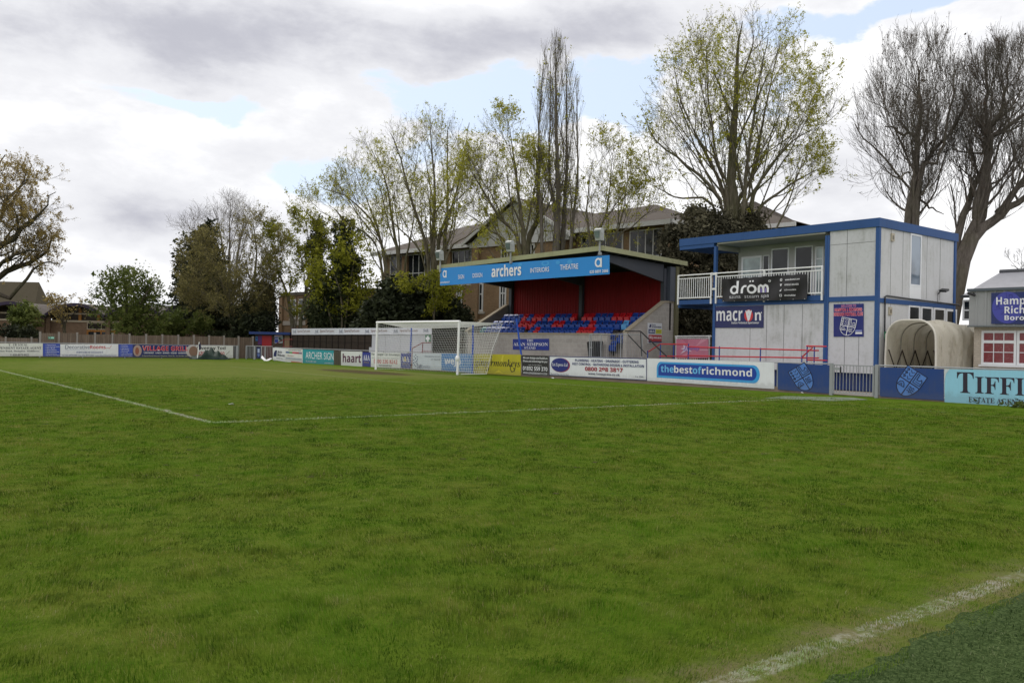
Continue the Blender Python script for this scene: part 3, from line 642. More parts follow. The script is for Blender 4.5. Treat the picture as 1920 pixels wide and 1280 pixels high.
# end walls
for a, nm in ((U1 - .2, 0), (U0 - .2, 1)):
    prof = [(0, 0), (3.72, 0), (3.72, 3.6), (2.95, 3.58), (0, 2.08)]
    mb = MB(); n = len(prof); vs = [ST(a, p, z) for p, z in prof] + [ST(a + .2, p, z) for p, z in prof]
    mb.add(vs, [tuple(range(n)), tuple(range(n, 2 * n))[::-1]] + [(i, (i + 1) % n, n + (i + 1) % n, n + i)[::-1] for i in range(n)], blockm if nm == 0 else blockshade)
    o = mb.build('end_wall', r)
    mb = MB()
    for (p, z), (p2, z2) in zip(prof[2:-1], prof[3:]):
        mb.hexa([ST(a - .03, p, z), ST(a + .23, p, z), ST(a + .23, p2, z2), ST(a - .03, p2, z2), ST(a - .03, p, z + .08), ST(a + .23, p, z + .08), ST(a + .23, p2, z2 + .08), ST(a - .03, p2, z2 + .08)], coping)
    mb.build('coping', o)
# red corrugated back wall
redm = stainmat('red_sheeting', (.23, .013, .015), (.11, .011, .012), .8, .55, .55, True)
mb = MB(); k = 0; vs = []; a = U0
pat = [(0, 0), (.09, 0), (.115, -.035), (.155, -.035), (.18, 0)]
while a < U1 - .2:
    for da, dv in pat[:-1]: vs += [ST(min(a + da, U1 - .2), 3.25 + dv, 2.45), ST(min(a + da, U1 - .2), 3.25 + dv, 5.15)]
    a += .18
mb.add(vs, [(i, i + 2, i + 3, i + 1) for i in range(0, len(vs) - 2, 2)], redm); mb.build('back_wall', r)
mb = MB(); mb.fbox(ST, (U0 - .2, 3.35, 2.3), (U1, 3.5, 5.3), darktimber); mb.build('rear_cladding', r)
# roof: high front edge, falling to the back
RZ = lambda a, v: 5.35 + .031 * (a + 2.25) - (v + 2.0) * .018
RA, RB_ = -2.25, 8.35
mb = MB(); q = lambda a, v, z: ST(a, v, RZ(a, v) + z)
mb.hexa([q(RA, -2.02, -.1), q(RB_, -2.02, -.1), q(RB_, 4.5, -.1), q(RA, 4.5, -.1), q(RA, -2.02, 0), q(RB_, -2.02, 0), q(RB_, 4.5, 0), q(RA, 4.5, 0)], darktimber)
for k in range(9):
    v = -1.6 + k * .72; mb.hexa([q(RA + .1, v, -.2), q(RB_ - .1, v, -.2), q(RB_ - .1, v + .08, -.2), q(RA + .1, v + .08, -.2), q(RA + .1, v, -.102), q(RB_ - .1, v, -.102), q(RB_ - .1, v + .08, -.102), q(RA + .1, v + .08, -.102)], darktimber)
mb.build('roof', r)
mb = MB()
mb.hexa([q(RA - .03, -2.1, -.13), q(RB_ + .03, -2.1, -.13), q(RB_ + .03, -2.03, -.13), q(RA - .03, -2.03, -.13), q(RA - .03, -2.1, .08), q(RB_ + .03, -2.1, .08), q(RB_ + .03, -2.03, .08), q(RA - .03, -2.03, .08)], roofedge)
for a in (RB_, RA - .05): mb.hexa([q(a, -2.02, -.14), q(a + .05, -2.02, -.14), q(a + .05, 4.55, -.14), q(a, 4.55, -.14), q(a, -2.02, .07), q(a + .05, -2.02, .07), q(a + .05, 4.55, .07), q(a, 4.55, .07)], roofedge)
mb.build('roof_edge', r)
# steel frames: raking beam and column
for a in (U0 + .05, 2.95, U1 - .28):
    mb = MB()
    mb.fbox(ST, (a, 3.0, 2.1), (a + .2, 3.2, 5.2), darksteel)
    mb.hexa([q(a + .04, -1.95, -.42), q(a + .16, -1.95, -.42), ST(a + .16, 3.0, 4.55), ST(a + .04, 3.0, 4.55), q(a + .04, -1.95, -.2), q(a + .16, -1.95, -.2), q(a + .16, 3.0, -.2), q(a + .04, 3.0, -.2)], darksteel)
    mb.build('steel_frame', r)
mb = MB(); mb.fbox(ST, (U1 - .1, 3.75, 0), (U1 + .1, 4.0, 5.35), stainmat('mossy_post', (.16, .15, .09), (.08, .09, .045), 1, .6, .9, True)); mb.build('corner_post', r)
mb = MB(); mb.fbox(ST, (U1 - .16, 3.3, 3.66), (U1 + .06, 3.74, 5.3), paint((74, 80, 92), .6, .2)); mb.build('corner_cladding', r)
# long sign along the roof edge
A_, B_ = P0 + SV * -2.12, P0 + SV * -2.12 + SU
ab = (30, 136, 214)
def letter_a(cx, w, t0=.42, t1=.82):
    return [('e', cx, (t0 + t1) / 2, w, (t1 - t0) / 2, WHITE), ('e', cx, (t0 + t1) / 2, w * .58, (t1 - t0) / 2 * .62, ab), ('r', cx + w * .55, t0, cx + w * 1.05, t1 * .985, WHITE)]
fade = [('e', .665, .82, .022, .14, (60, 156, 222)), ('e', .665, .84, .012, .08, ab), ('e', .52, .86, .012, .1, (60, 156, 222)), ('e', .735, .82, .012, .1, (60, 156, 222)), ('e', .80, .80, .014, .12, (60, 156, 222))]
sign('sponsor_sign', 'long sky blue archers sign along the front of the stand roof', pxq(826, 503, 535.5, 1143, 478.5, 514, A_, B_), ab, fade + letter_a(.033, .0135, .44, .86) + letter_a(.947, .0175, .40, .90) + [
    ('ts', 'SIGN', .128, .30, .168, .54, WHITE), ('ts', 'DESIGN', .225, .32, .288, .56, WHITE), ('tb', B('archers'), .347, .26, .528, .92, WHITE), ('ts', 'INTERIORS', .582, .36, .688, .62, WHITE), ('ts', 'THEATRE', .748, .40, .845, .68, WHITE), ('t', B('020 8891 2666'), .905, .10, .997, .26, WHITE), ('t', B('www.archers.co.uk'), .004, .12, .07, .24, WHITE)], th=.03, cat='sign', dirt=.06)
for xb, yb, yhb, yht, lab in ((825, 510, 488, 470, 'grey floodlight on the left end of the stand roof'), (957, 494, 472, 452, 'grey floodlight above the archers lettering'), (1124, 478, 451, 429, 'grey floodlight at the right end of the stand roof')):
    a, zb = ST.px(xb, yb, -2.2); z1 = ST.px(xb, yhb, -2.2)[1]; z2 = ST.px(xb, yht, -2.2)[1]; hh = z2 - z1
    rr = thing('floodlight', lab, 'floodlight', ST(a, -2.2, zb), 'floodlights on the stand roof')
    mb = MB(); mb.tube([ST(a, -2.2, zb), ST(a, -2.2, z1 + .05)], .04, steel, 8); mb.fbox(ST, (a - .05, -2.22, zb), (a + .05, -2.11, zb + .12), steel); mb.build('pole', rr)
    hd = frame(ST(a, -2.22, 0), SU, SV); lm_ = paint((172, 175, 174), .5, .3)
    mb = MB(); lo = [(-.13, -.12), (.13, -.12), (.13, .16), (-.13, .16)]; hi = [(-.185, -.2), (.185, -.2), (.18, .08), (-.18, .08)]
    mb.hexa([hd(x, y, z1) for x, y in lo] + [hd(x, y, z2 - .06) for x, y in hi], lm_); mb.tube([hd(-.18, -.05, z2 - .1), hd(.18, -.05, z2 - .1)], .12, lm_, 12); mb.build('housing', rr)
    mb = MB(); mb.hexa([hd(x, y, z1 + .1) for x, y in [(-.10, -.17), (.10, -.17), (.10, -.13), (-.10, -.13)]] + [hd(x, y, z2 - .12) for x, y in [(-.14, -.23), (.14, -.23), (.14, -.19), (-.14, -.19)]], glassmat('lamp_glass', (.12, .15, .16), .15)); mb.build('lamp_glass', rr)
# seats: tip-up shells bolted to the terrace, one mesh per colour
def seat_mesh(m, lm2):
    mb = MB(); W = .30
    f = lambda x, y, z: np.array([x, y, z])
    n = 6
    prof = [(.04, .0), (.02, .10), (.05, .24), (.10, .36), (.16, .42)]
    for s0, s1 in zip(prof[:-1], prof[1:]):
        mb.hexa([f(-W / 2, s0[0], s0[1] + .14), f(W / 2, s0[0], s0[1] + .14), f(W / 2, s0[0] + .03, s0[1] + .14), f(-W / 2, s0[0] + .03, s0[1] + .14), f(-W / 2, s1[0], s1[1] + .14), f(W / 2, s1[0], s1[1] + .14), f(W / 2, s1[0] + .03, s1[1] + .14), f(-W / 2, s1[0] + .03, s1[1] + .14)], m)
    mb.hexa([f(-W / 2, -.1, .12), f(W / 2, -.1, .12), f(W / 2, .06, .08), f(-W / 2, .06, .08), f(-W / 2 + .02, -.11, .36), f(W / 2 - .02, -.11, .36), f(W / 2 - .02, -.06, .38), f(-W / 2 + .02, -.06, .38)], m)
    mb.hexa([f(-W / 2 + .05, -.03, .46), f(W / 2 - .05, -.03, .46), f(W / 2 - .05, .1, .46), f(-W / 2 + .05, .1, .46), f(-W / 2 + .05, .06, .5), f(W / 2 - .05, .06, .5), f(W / 2 - .05, .16, .5), f(-W / 2 + .05, .16, .5)], m)
    mb.hexa([f(-.03, .06, -.1), f(.03, .06, -.1), f(.03, .12, -.1), f(-.03, .12, -.1), f(-.03, .06, .2), f(.03, .06, .2), f(.03, .12, .2), f(-.03, .12, .2)], lm2)
    me = bpy.data.meshes.new('seat'); me.from_pydata([tuple(v) for v in mb.v], [], mb.f)
    for q_ in mb.mats: me.materials.append(q_)
    me.polygons.foreach_set('material_index', mb.mi); return me
legm = paint((30, 30, 34), .5, .1)
SM = {c: seat_mesh(paint(col, .3, .12, 0, .5), legm) for c, col in {'b': (26, 70, 158), 'l': (96, 168, 224), 'r': (196, 26, 40), 'd': (34, 62, 130), 't': (60, 140, 150)}.items()}
SN = {'b': 'blue plastic seat', 'l': 'pale blue faded plastic seat', 'r': 'red plastic seat', 'd': 'dark blue plastic seat', 't': 'faded teal plastic seat'}
rows = [(.62, 1.80, -1.62, 'tbbbbbbbb.brbbbbbbbrrrbbb', 6.75, .0), (1.40, 2.14, -1.55, 'bbbbbrrrbbbrrbbbbrbbbblb', 7.45, .0), (2.20, 2.52, -1.55, 'bbbbrbrrbrbbbr.rrbbbrrrbbb', 7.75, .0)]
for v, z, a_0, cs, a_1, _ in rows:
    n = len(cs)
    for i, ch in enumerate(cs):
        if ch == '.': continue
        a = a_0 + (a_1 - a_0) * i / (n - 1)
        o = bpy.data.objects.new('seat', SM[ch]); COL.objects.link(o); o.parent = r
        p = ST(a, v, z) - np.array(r.location); o.location = Vector(p)
        o.rotation_euler = (0, 0, math.atan2(SU[1], SU[0])); o['label'] = SN[ch]
for a, v, z in ((7.0, .45, 1.45), (7.3, .15, 1.15), (7.45, .5, 1.5)):     # seats standing by the steps
    o = bpy.data.objects.new('seat', SM['b']); COL.objects.link(o); o.parent = r; o.location = Vector(ST(a, v, z) - np.array(r.location)); o.rotation_euler = (0, 0, math.atan2(SU[1], SU[0])); o['label'] = SN['b']
A_, B_ = P0 + SV * -.01, P0 + SV * -.01 + SU
sign('stand_name_sign', 'navy THE ALAN SIMPSON STAND sign on the block wall of the stand', pxq(962, 635.5, 655, 1029.5, 634.8, 656.5, A_, B_), (24, 50, 148), [
    ('t', S('THE'), .40, .74, .58, .96, WHITE), ('t', S('ALAN SIMPSON'), .02, .36, .98, .66, WHITE), ('t', S('STAND'), .33, .06, .64, .28, WHITE)], cat='sign')
E1 = ST(U1 + .005, 0, 0); A_, B_ = E1, E1 + SV
sign('sponsor_notice', 'white panel with navy, yellow and red squares on the end wall of the stand', pxq(1214, 605, 643.5, 1240.5, 606, 644, A_, B_), (214, 216, 222), [
    ('p', [(.08, .78), (.22, .78), (.25, .94), (.14, .92)], NAVY), ('t', B('Auto'), .3, .88, .55, .95, NAVY), ('t', B('Windscreens'), .27, .77, .95, .86, NAVY), ('r', .04, .48, .49, .70, (50, 72, 120)), ('t', S('A&A'), .08, .53, .45, .66, WHITE),
    ('r', .54, .48, .97, .70, (190, 190, 40)), ('t', SI('ginger'), .6, .55, .9, .64, (60, 60, 20)), ('r', .04, .06, .97, .42, (170, 34, 46)), ('t', S('Ryman'), .08, .2, .94, .36, WHITE), ('r', .04, .03, .97, .1, (40, 40, 90))], cat='sign')
# pedestrian barrier, black handrail, bin in front of the steps
r = thing('pedestrian_barrier', 'grey steel barrier of upright bars in front of the stand steps', 'barrier', ST(7.2, -1.3, .92))
va = -1.5; mb = MB()
aL, aR = ST.px(1106, 625, va)[0], ST.px(1205, 625, va)[0]
ztp = 1.98
for z in (.98, ztp): mb.tube([ST(aL, va, z), ST(aR, va, z)], .02, steel, 6)
for a in (aL, ST.px(1109, 640, va)[0], ST.px(1127, 640, va)[0], ST.px(1164, 640, va)[0], ST.px(1204, 640, va)[0]): mb.tube([ST(a, va, .9), ST(a, va, ztp)], .028, steel, 6)
mb.build('barrier_frame', r)
mb = MB()
for a in np.arange(aL + .1, aR - .02, .105): mb.tube([ST(a, va, .98), ST(a, va, ztp)], .008, steel, 4)
mb.build('bars', r)
blk = paint((22, 22, 24), .4, .1)
mb = MB(); pz = lambda x, y, v: ST(ST.px(x, y, v)[0], v, ST.px(x, y, v)[1])
mb.tube([pz(1172, 620.5, -1.7), pz(1201, 621, -1.7), pz(1250, 668, -1.7)], .028, blk, 6); mb.tube([pz(1178, 628, -1.7), pz(1212, 664, -1.7)], .022, blk, 6); mb.tube([pz(1201, 621, -1.7), pz(1203, 668, -1.7)], .02, blk, 6)
tag(mb.build('step_handrail', origin=ST(8.2, -1.7, 0)), 'black sloping handrail beside the end wall of the stand', 'handrail')
c = ST(ST.px(1115, 660, -.45)[0], -.45, .94); r = thing('wheelie_bin', 'black wheelie bin against the block wall behind the bars', 'bin', c)
bf = frame((c[0], c[1], 0), SU, SV); mb = MB(); mb.hexa([bf(x, y, .94) for x, y in [(-.2, -.2), (.2, -.2), (.2, .2), (-.2, .2)]] + [bf(x, y, 1.6) for x, y in [(-.25, -.26), (.25, -.26), (.25, .26), (-.25, .26)]], blk); mb.build('bin_body', r)
mb = MB(); mb.hexa([bf(x, y, 1.603) for x, y in [(-.27, -.28), (.27, -.28), (.27, .28), (-.27, .28)]] + [bf(x, y, z) for x, y, z in [(-.25, -.2, 1.66), (.25, -.2, 1.66), (.25, .26, 1.7), (-.25, .26, 1.7)]], blk); mb.build('lid', r)
mb = MB(); mb.fbox(bf, (-.06, -.27, 1.38), (.06, -.25, 1.41), paint((220, 220, 220))); mb.build('badge', r)
# ------------------------------------------------------------------ two-storey cabin
CB = frame((-7.0, 12.12, 0), (0, 1, 0), (-1, 0, 0))     # a: along the front, b: into the building
CW, CD = 7.22, 5.85
panel = stainmat('cabin_panel', (.60, .60, .62), (.24, .245, .21), .7, .95, .6, True)
panel2 = stainmat('cabin_panel_side', (.64, .64, .65), (.34, .34, .30), .8, .75, .6, True)
cream = stainmat('cabin_soffit', (.42, .41, .36), (.3, .29, .25), 1, .3, .7, False)
cblue = stainmat('cabin_blue_paint', lin((58, 90, 142)), lin((40, 62, 96)), 1.0, .45, .5, True)
upvc = paint((236, 237, 240), .35, .06)
glass = glassmat('window_glass', (.010, .012, .014), .05, .35); glassp = glassmat('pale_glass', (.30, .36, .36), .12, .6)
r = thing('portable_cabin', 'two storey grey portable cabin with blue frame and an upper balcony', 'cabin', CB(CW / 2, CD / 2, 0))
BAY = 5.12        # balcony recess from a=0 to BAY
mb = MB()
mb.fbox(CB, (.12, .04, .69), (BAY, CD, 3.22), panel)
mb.fbox(CB, (BAY + .18, .04, .69), (CW - .13, .15, 3.26), panel)
mb.fbox(CB, (BAY + .18, .04, 3.44), (CW - .13, .15, 5.93), panel)
mb.build('front_wall', r)
seam = paint((92, 92, 92), .7, .1); mb = MB()
for a in (1.85, 2.62, 3.4, 4.2, 5.95, 6.5): mb.fbox(CB, (a, .034, .7), (a + .012, .0398, 3.2), seam)
for a in (5.98,): mb.fbox(CB, (a, .034, 3.46), (a + .012, .0398, 5.9), seam)
mb.fbox(CB, (BAY + .2, .034, 5.35), (CW - .15, .0398, 5.36), seam)
mb.build('panel_seams', r)
mb = MB(); mb.fbox(CB, (BAY + .18, .15, .69), (CW - .05, CD - .05, 5.93), panel2); mb.build('side_wall', r)
mb = MB()
for b_ in (.9, 1.75, 3.55, 4.6): mb.fbox(CB, (CW - .0498, b_, 3.5), (CW - .045, b_ + .012, 5.9), seam)
for b_ in (.95,): mb.fbox(CB, (CW - .0498, b_, .75), (CW - .045, b_ + .012, 3.2), seam)
mb.build('side_seams', r)
# blue frame
mb = MB()
for a0, a1, z0, z1 in ((0, .12, .3, 5.72), (BAY, BAY + .085, .3, 5.72), (BAY + .095, BAY + .18, .3, 5.72), (CW - .13, CW, .05, 5.93)): mb.fbox(CB, (a0, 0, z0), (a1, .13, z1), cblue)
mb.fbox(CB, (CW - .12, CD - .14, .3), (CW - .002, CD, 5.93), cblue)
mb.fbox(CB, (.121, .004, 3.222), (BAY - .001, .06, 3.32), cblue); mb.fbox(CB, (BAY + .181, .004, 3.262), (CW - .131, .12, 3.44), cblue)
mb.fbox(CB, (CW - .048, .132, 3.2), (CW - .012, CD - .142, 3.36), cblue)
mb.fbox(CB, (.2, .3, .05), (CW - .2, CD - .2, .688), paint((36, 60, 120), .7, .4))
mb.build('blue_frame', r)
mb = MB(); mb.fbox(CB, (-1.85, -.03, 5.86), (CW + .02, CD + .1, 6.17), cblue); mb.build('roof', r)
mb = MB(); mb.fbox(CB, (.15, .02, 5.80), (BAY, 2.0, 5.858), cream); mb.fbox(CB, (.02, .14, 5.58), (.1, 1.6, 5.80), cream); mb.build('soffit', r)
mb = MB(); mb.fbox(CB, (-1.85, .0, 5.7), (-.01, 2.2, 5.858), cblue); mb.build('canopy', r)
# balcony
mb = MB(); mb.fbox(CB, (-1.88, -.02, 3.33), (-.002, 2.3, 3.52), cblue); mb.fbox(CB, (.122, -.02, 3.33), (BAY - .002, 1.62, 3.52), cblue); mb.build('balcony_floor', r)
mb = MB(); mb.fbox(CB, (-1.88, -.01, 3.2), (-1.8, 2.3, 3.329), cblue); mb.build('balcony_beam', r)
rec = CB
mb = MB(); mb.fbox(CB, (.02, 1.62, 3.52), (BAY, 1.75, 5.858), stainmat('recess_wall', (.46, .455, .44), (.33, .32, .29), 1, .3, .7, False)); mb.build('recess_wall', r)
def winpart(root, fr, a0, a1, z0, z1, b0, gm, nx=1, rows_=(), fw=.06, frm=None, name='window', proud=.03):
    """window frame standing proud of the wall plane b0 towards -b, its pane a sub-part"""
    frm = frm or upvc; mb = MB()
    mb.fbox(fr, (a0, b0 - proud, z0), (a0 + fw, b0, z1), frm); mb.fbox(fr, (a1 - fw, b0 - proud, z0), (a1, b0, z1), frm)
    mb.fbox(fr, (a0 + fw, b0 - proud, z0), (a1 - fw, b0, z0 + fw), frm); mb.fbox(fr, (a0 + fw, b0 - proud, z1 - fw), (a1 - fw, b0, z1), frm)
    w = a1 - a0 - 2 * fw
    xs_ = [a0 + fw + w * k / nx for k in range(nx + 1)]
    for k in range(1, nx): mb.fbox(fr, (xs_[k] - fw * .35, b0 - proud * .9, z0 + fw), (xs_[k] + fw * .35, b0, z1 - fw), frm)
    for t in rows_:
        z = z0 + fw + (z1 - z0 - 2 * fw) * t
        for k in range(nx): mb.fbox(fr, (xs_[k] + (fw * .35 if k else 0), b0 - proud * .8, z - fw * .35), (xs_[k + 1] - (fw * .35 if k < nx - 1 else 0), b0, z + fw * .35), frm)
    o = mb.build(name, root)
    mb = MB(); mb.fbox(fr, (a0 + fw * .5, b0 - proud * .5, z0 + fw * .5), (a1 - fw * .5, b0 - .002, z1 - fw * .5), gm); p = mb.build('pane', o)
    return o
rb = 1.62
def rp(x, y): return CB.px(x, y, rb)
a0, z1 = rp(1391, 482); a1 = rp(1429, 482)[0]
winpart(r, CB, a0, a1, 3.54, z1, rb, glassp, 1, (.25,), .09, name='balcony_door')
a0 = rp(1431.5, 478)[0]; a1, z1 = rp(1443, 478); winpart(r, CB, a0, a1, 3.6, z1, rb, glass, 1, (), .03, name='sidelight')
for x0, x1, yt in ((1447, 1480, 464), (1491, 1525, 460)):
    a0 = rp(x0, 480)[0]; a1, z1 = rp(x1, yt); winpart(r, CB, a0, a1, 3.55, z1, rb, glass, 1, (), .05)
a0 = rp(1529, 480)[0]; a1 = min(BAY - .02, rp(1545, 480)[0]); winpart(r, CB, a0, a1, 3.55, rp(1530, 463)[1], rb, glassp, 1, (.78,), .06, name='balcony_door')
# balcony railings
def railing(label_root, fr, a0, a1, b_, z0, z1, posts, step=.115):
    rr = label_root
    mb = MB(); mb.tube([fr(a0, b_, z1), fr(a1, b_, z1)], .028, white_metal, 6); mb.fbox(fr, (a0, b_ - .02, z1 - .16), (a1, b_ + .02, z1 - .12), white_metal); mb.fbox(fr, (a0, b_ - .02, z0), (a1, b_ + .02, z0 + .05), white_metal)
    for a in posts: mb.fbox(fr, (a - .03, b_ - .03, z0 - .25), (a + .03, b_ + .03, z1), white_metal)
    mb.build('rail_frame', rr)
    mb = MB(); a = a0 + .06
    while a < a1 - .03: mb.fbox(fr, (a - .012, b_ - .012, z0 + .05), (a + .012, b_ + .012, z1 - .16), white_metal); a += step
    mb.build('spindles', rr)
rr = thing('balcony_railing', 'white balcony railing on the front of the cabin with a black banner tied to it', 'railing', CB(1.6, -.06, 3.52))
railing(rr, CB, -1.86, -.03, -.06, 3.58, 4.58, (-1.84, -.06)); railing(rr, CB, .16, BAY - .02, -.06, 3.58, 4.58, (.2, 2.55, BAY - .05))
mb = MB(); mb.fbox(CB, (-.1, -.05, 4.52), (.2, -.005, 4.62), white_metal); mb.fbox(CB, (-.1, -.05, 3.9), (.2, -.005, 3.98), white_metal); mb.build('bracket', rr)
# black banner with folds
A_, B_ = (-6.9, 12), (-6.9, 13)
q = pxq(1356.5, 523.5, 566, 1515.5, 513.5, 561.5, A_, B_); M, n_ = quadmap(q, .02)
mb = MB(); bk = paint((30, 28, 32), .5, .1); NX, NZ = 60, 14
def fold(s, t): return .03 * math.sin(s * 34 + 2.4 * t) * (.3 + .7 * abs(s - .5) * 2) + .025 * math.sin(s * 13 - 5 * t) + .03 * math.exp(-((s - .04 - .06 * (1 - t)) / .03) ** 2)
mb.add([M(i / NX, j / NZ + (.012 * math.sin(i / NX * 50) if j == NZ else 0), .06 + fold(i / NX, j / NZ)) for i in range(NX + 1) for j in range(NZ + 1)], [(i * (NZ + 1) + j, (i + 1) * (NZ + 1) + j, (i + 1) * (NZ + 1) + j + 1, i * (NZ + 1) + j + 1) for i in range(NX) for j in range(NZ)], bk)
def Mf(s, t, h): return M(s, t, .075 + fold(s, t) + h)
def ring(cx, cy, rx, ry, w, c, a0=0, a1=2 * math.pi): return ('l', [(cx + rx * math.cos(t), cy + ry * math.sin(t)) for t in np.linspace(a0, a1, 21)], w / 3.35, w, c)
lw = .085; Wt = (236, 236, 240); asp = 3.35; R_ = .15; cx = lambda k: k
its = [ring(.155, .50, R_ / asp, .15, lw, Wt), ('l', [(.155 + R_ / asp, .36), (.155 + R_ / asp, .86)], lw / asp, lw, Wt),
       ('l', [(.255, .36), (.255, .50), (.262, .58), (.28, .635), (.305, .64)], lw / asp, lw, Wt), ring(.375, .50, R_ / asp, .15, lw, Wt), ('e', .360, .83, .011, .036, Wt), ('e', .393, .83, .011, .036, Wt),
       ('l', [(.455, .36), (.455, .5), (.462, .6), (.48, .64), (.50, .6), (.508, .5), (.508, .36)], lw / asp, lw, Wt), ('l', [(.508, .5), (.516, .6), (.535, .64), (.555, .6), (.563, .5), (.563, .36)], lw / asp, lw, Wt),
       ('r', .474, .34, .490, .52, (140, 124, 196)), ('r', .527, .34, .545, .52, (140, 124, 196)), ring(.585, .80, .010, .033, .02, Wt),
       ('t', 'sauna', .10, .13, .245, .24, (190, 190, 196)), ('t', 'steam', .285, .13, .455, .25, (190, 190, 196)), ('t', 'spa', .48, .09, .585, .24, (190, 190, 196))]
for k, w in enumerate(('www.dromuk.com', '01932 355 655', '@DromUKltd', 'dromukltd')):
    t0 = .78 - k * .21; its += [('t', B(w), .765, t0, .765 + .012 * len(w), t0 + .07, Wt)]
    its += [[ring(.72, t0 + .045, .010, .04, .02, Wt), ('r', .708, t0 - .01, .732, t0 + .012, Wt)], [('r', .708, t0 + .05, .734, t0 + .08, Wt), ('r', .714, t0, .728, t0 + .045, Wt)], [('p', [(.706, t0 + .02), (.735, t0 + .09), (.724, t0), (.712, t0 - .01)], Wt)], [('l', [(.708, t0), (.732, t0), (.732, t0 + .075), (.708, t0 + .075), (.708, t0)], .005, .016, Wt)]][k]
decorate(mb, Mf, its)
for k in range(8): s = .02 + k * .137; mb.add([Mf(s, .01, .004), Mf(s + .006, .01, .004), Mf(s + .006, .04, .004), Mf(s, .04, .004)], [(0, 1, 2, 3)], paint((200, 200, 200)))
tag(mb.build('banner', smooth=False, origin=(q[2] + q[3]) / 2), 'black dröm sauna steam spa banner hanging on the white balcony railing', 'banner')
A_, B_ = (-7.035, 12), (-7.035, 13)
sign('wall_sign', 'navy macron sportswear sign on the lower front of the cabin', pxq(1340.5, 575, 614.5, 1432, 572.5, 614.5, A_, B_), (34, 40, 96), [
    ('t', B('macr'), .04, .32, .585, .80, WHITE), ('t', B('n'), .835, .33, .955, .70, WHITE), ('e', .71, .56, .088, .27, (206, 60, 64)), ('e', .71, .72, .034, .10, WHITE), ('p', [(.645, .78), (.66, .8), (.71, .58), (.76, .8), (.775, .78), (.735, .38), (.70, .30), (.685, .38)], WHITE),
    ('t', B('Italian Technical Sportswear'), .36, .16, .92, .28, WHITE), ('e', .965, .68, .01, .03, WHITE)], cat='sign')
sign('welcome_sign', 'navy welcome sign with red lettering and a white club shield beside the blue cabin column', pxq(1563.5, 570.5, 631, 1619.5, 569, 631, A_, B_), (20, 34, 116), [
    ('t', B('WELCOME TO'), .26, .90, .76, .98, (206, 130, 170)), ('tb', B('HAMPTON & RICHMOND'), .04, .77, .96, .88, (236, 180, 196)), ('t', B('HAMPTON & RICHMOND'), .05, .78, .95, .87, (206, 60, 80)), ('tb', B('BOROUGH FOOTBALL CLUB'), .01, .63, .99, .75, (236, 180, 196)), ('t', B('BOROUGH FOOTBALL CLUB'), .02, .64, .98, .74, (206, 60, 80)),
    ('r', .74, .08, .96, .14, WHITE), ('r', .74, .16, .96, .2, (140, 150, 210))] + crest(.49, .30, .23, .26, math.radians(-11), .92, None, (236, 236, 242), .022), cat='sign')
# side windows, vents, pipe, small lights
CE = frame(CB(CW - .05, 0, 0), (-1, 0, 0), (0, -1, 0))       # seen face on: a = depth into building, b=0 on the side wall
def ce(x, y): return CE.px(x, y, 0)
a0, z1 = ce(1706.5, 437); a1 = ce(1727.5, 440)[0]
winpart(r, CE, a0, a1, ce(1715, 537)[1], z1, 0, glassmat('tall_glass', (.10, .13, .17), .05, .9), 1, (), .07, name='tall_window')
mb = MB(); mb.fbox(CE, (a0, -.028, ce(1715, 560)[1]), (a1, 0, ce(1715, 537)[1] - .003), upvc); mb.build('infill_panel', r)
for x0, x1, yt, yb in ((1702.5, 1724, 571, 603), (1726, 1747.5, 573.5, 606), (1750, 1771, 576, 608), (1773, 1793, 579, 610)):
    a0 = ce(x0, 590)[0]; a1 = ce(x1, 590)[0]; winpart(r, CE, a0, a1, 1.95, ce((x0 + x1) / 2, (yt + .5))[1], 0, glass, 1, (), .09, name='window')
mb = MB(); pv = lambda x, y: CE(ce(x, y)[0], -.06, ce(x, y)[1])
mb.tube([pv(1655, 690), pv(1656.5, 556), pv(1660, 554.5), pv(1700, 560), pv(1794, 571.5), pv(1796, 573)], .03, paint((40, 42, 48), .5, .1), 6); mb.build('drain_pipe', r)
for x, y in ((1672.5, 445), (1668, 583)):
    a, z = ce(x, y); mb = MB(); mb.fbox(CE, (a - .1, -.05, z - .14), (a + .1, 0, z + .14), paint((190, 180, 160), .6, .3)); mb.fbox(CE, (a - .05, -.06, z - .08), (a + .05, -.0502, z + .06), paint((120, 112, 100))); mb.build('vent', r)
a, z = ce(1655, 628); mb = MB(); mb.fbox(CE, (a - .05, -.1, z - .12), (a + .06, -.08, z + .12), paint((20, 120, 80))); mb.fbox(CE, (a - .03, -.104, z - .05), (a + .04, -.1002, z + .05), paint((220, 230, 225))); mb.build('exit_notice', r)
rr = thing('security_light', 'black security light on the side wall of the cabin', 'light', CE(ce(1760, 548)[0], -.1, ce(1760, 548)[1]))
a, z = ce(1758, 550); mb = MB(); mb.hexa([CE(x, y, zz) for x, y, zz in [(a - .12, -.38, z + .02), (a + .14, -.38, z + .10), (a + .14, -.12, z + .12), (a - .12, -.12, z + .04), (a - .12, -.36, z + .09), (a + .14, -.36, z + .17), (a + .14, -.1, z + .2), (a - .12, -.1, z + .12)]], blk); mb.build('lamp_head', rr)
mb = MB(); mb.tube([CE(a, -.1, z + .05), CE(a, -.02, z - .02)], .02, blk, 5); mb.tube([CE(a, -.01, z), CE(a, -.01, z - .35)], .008, blk, 4); mb.build('bracket', rr)

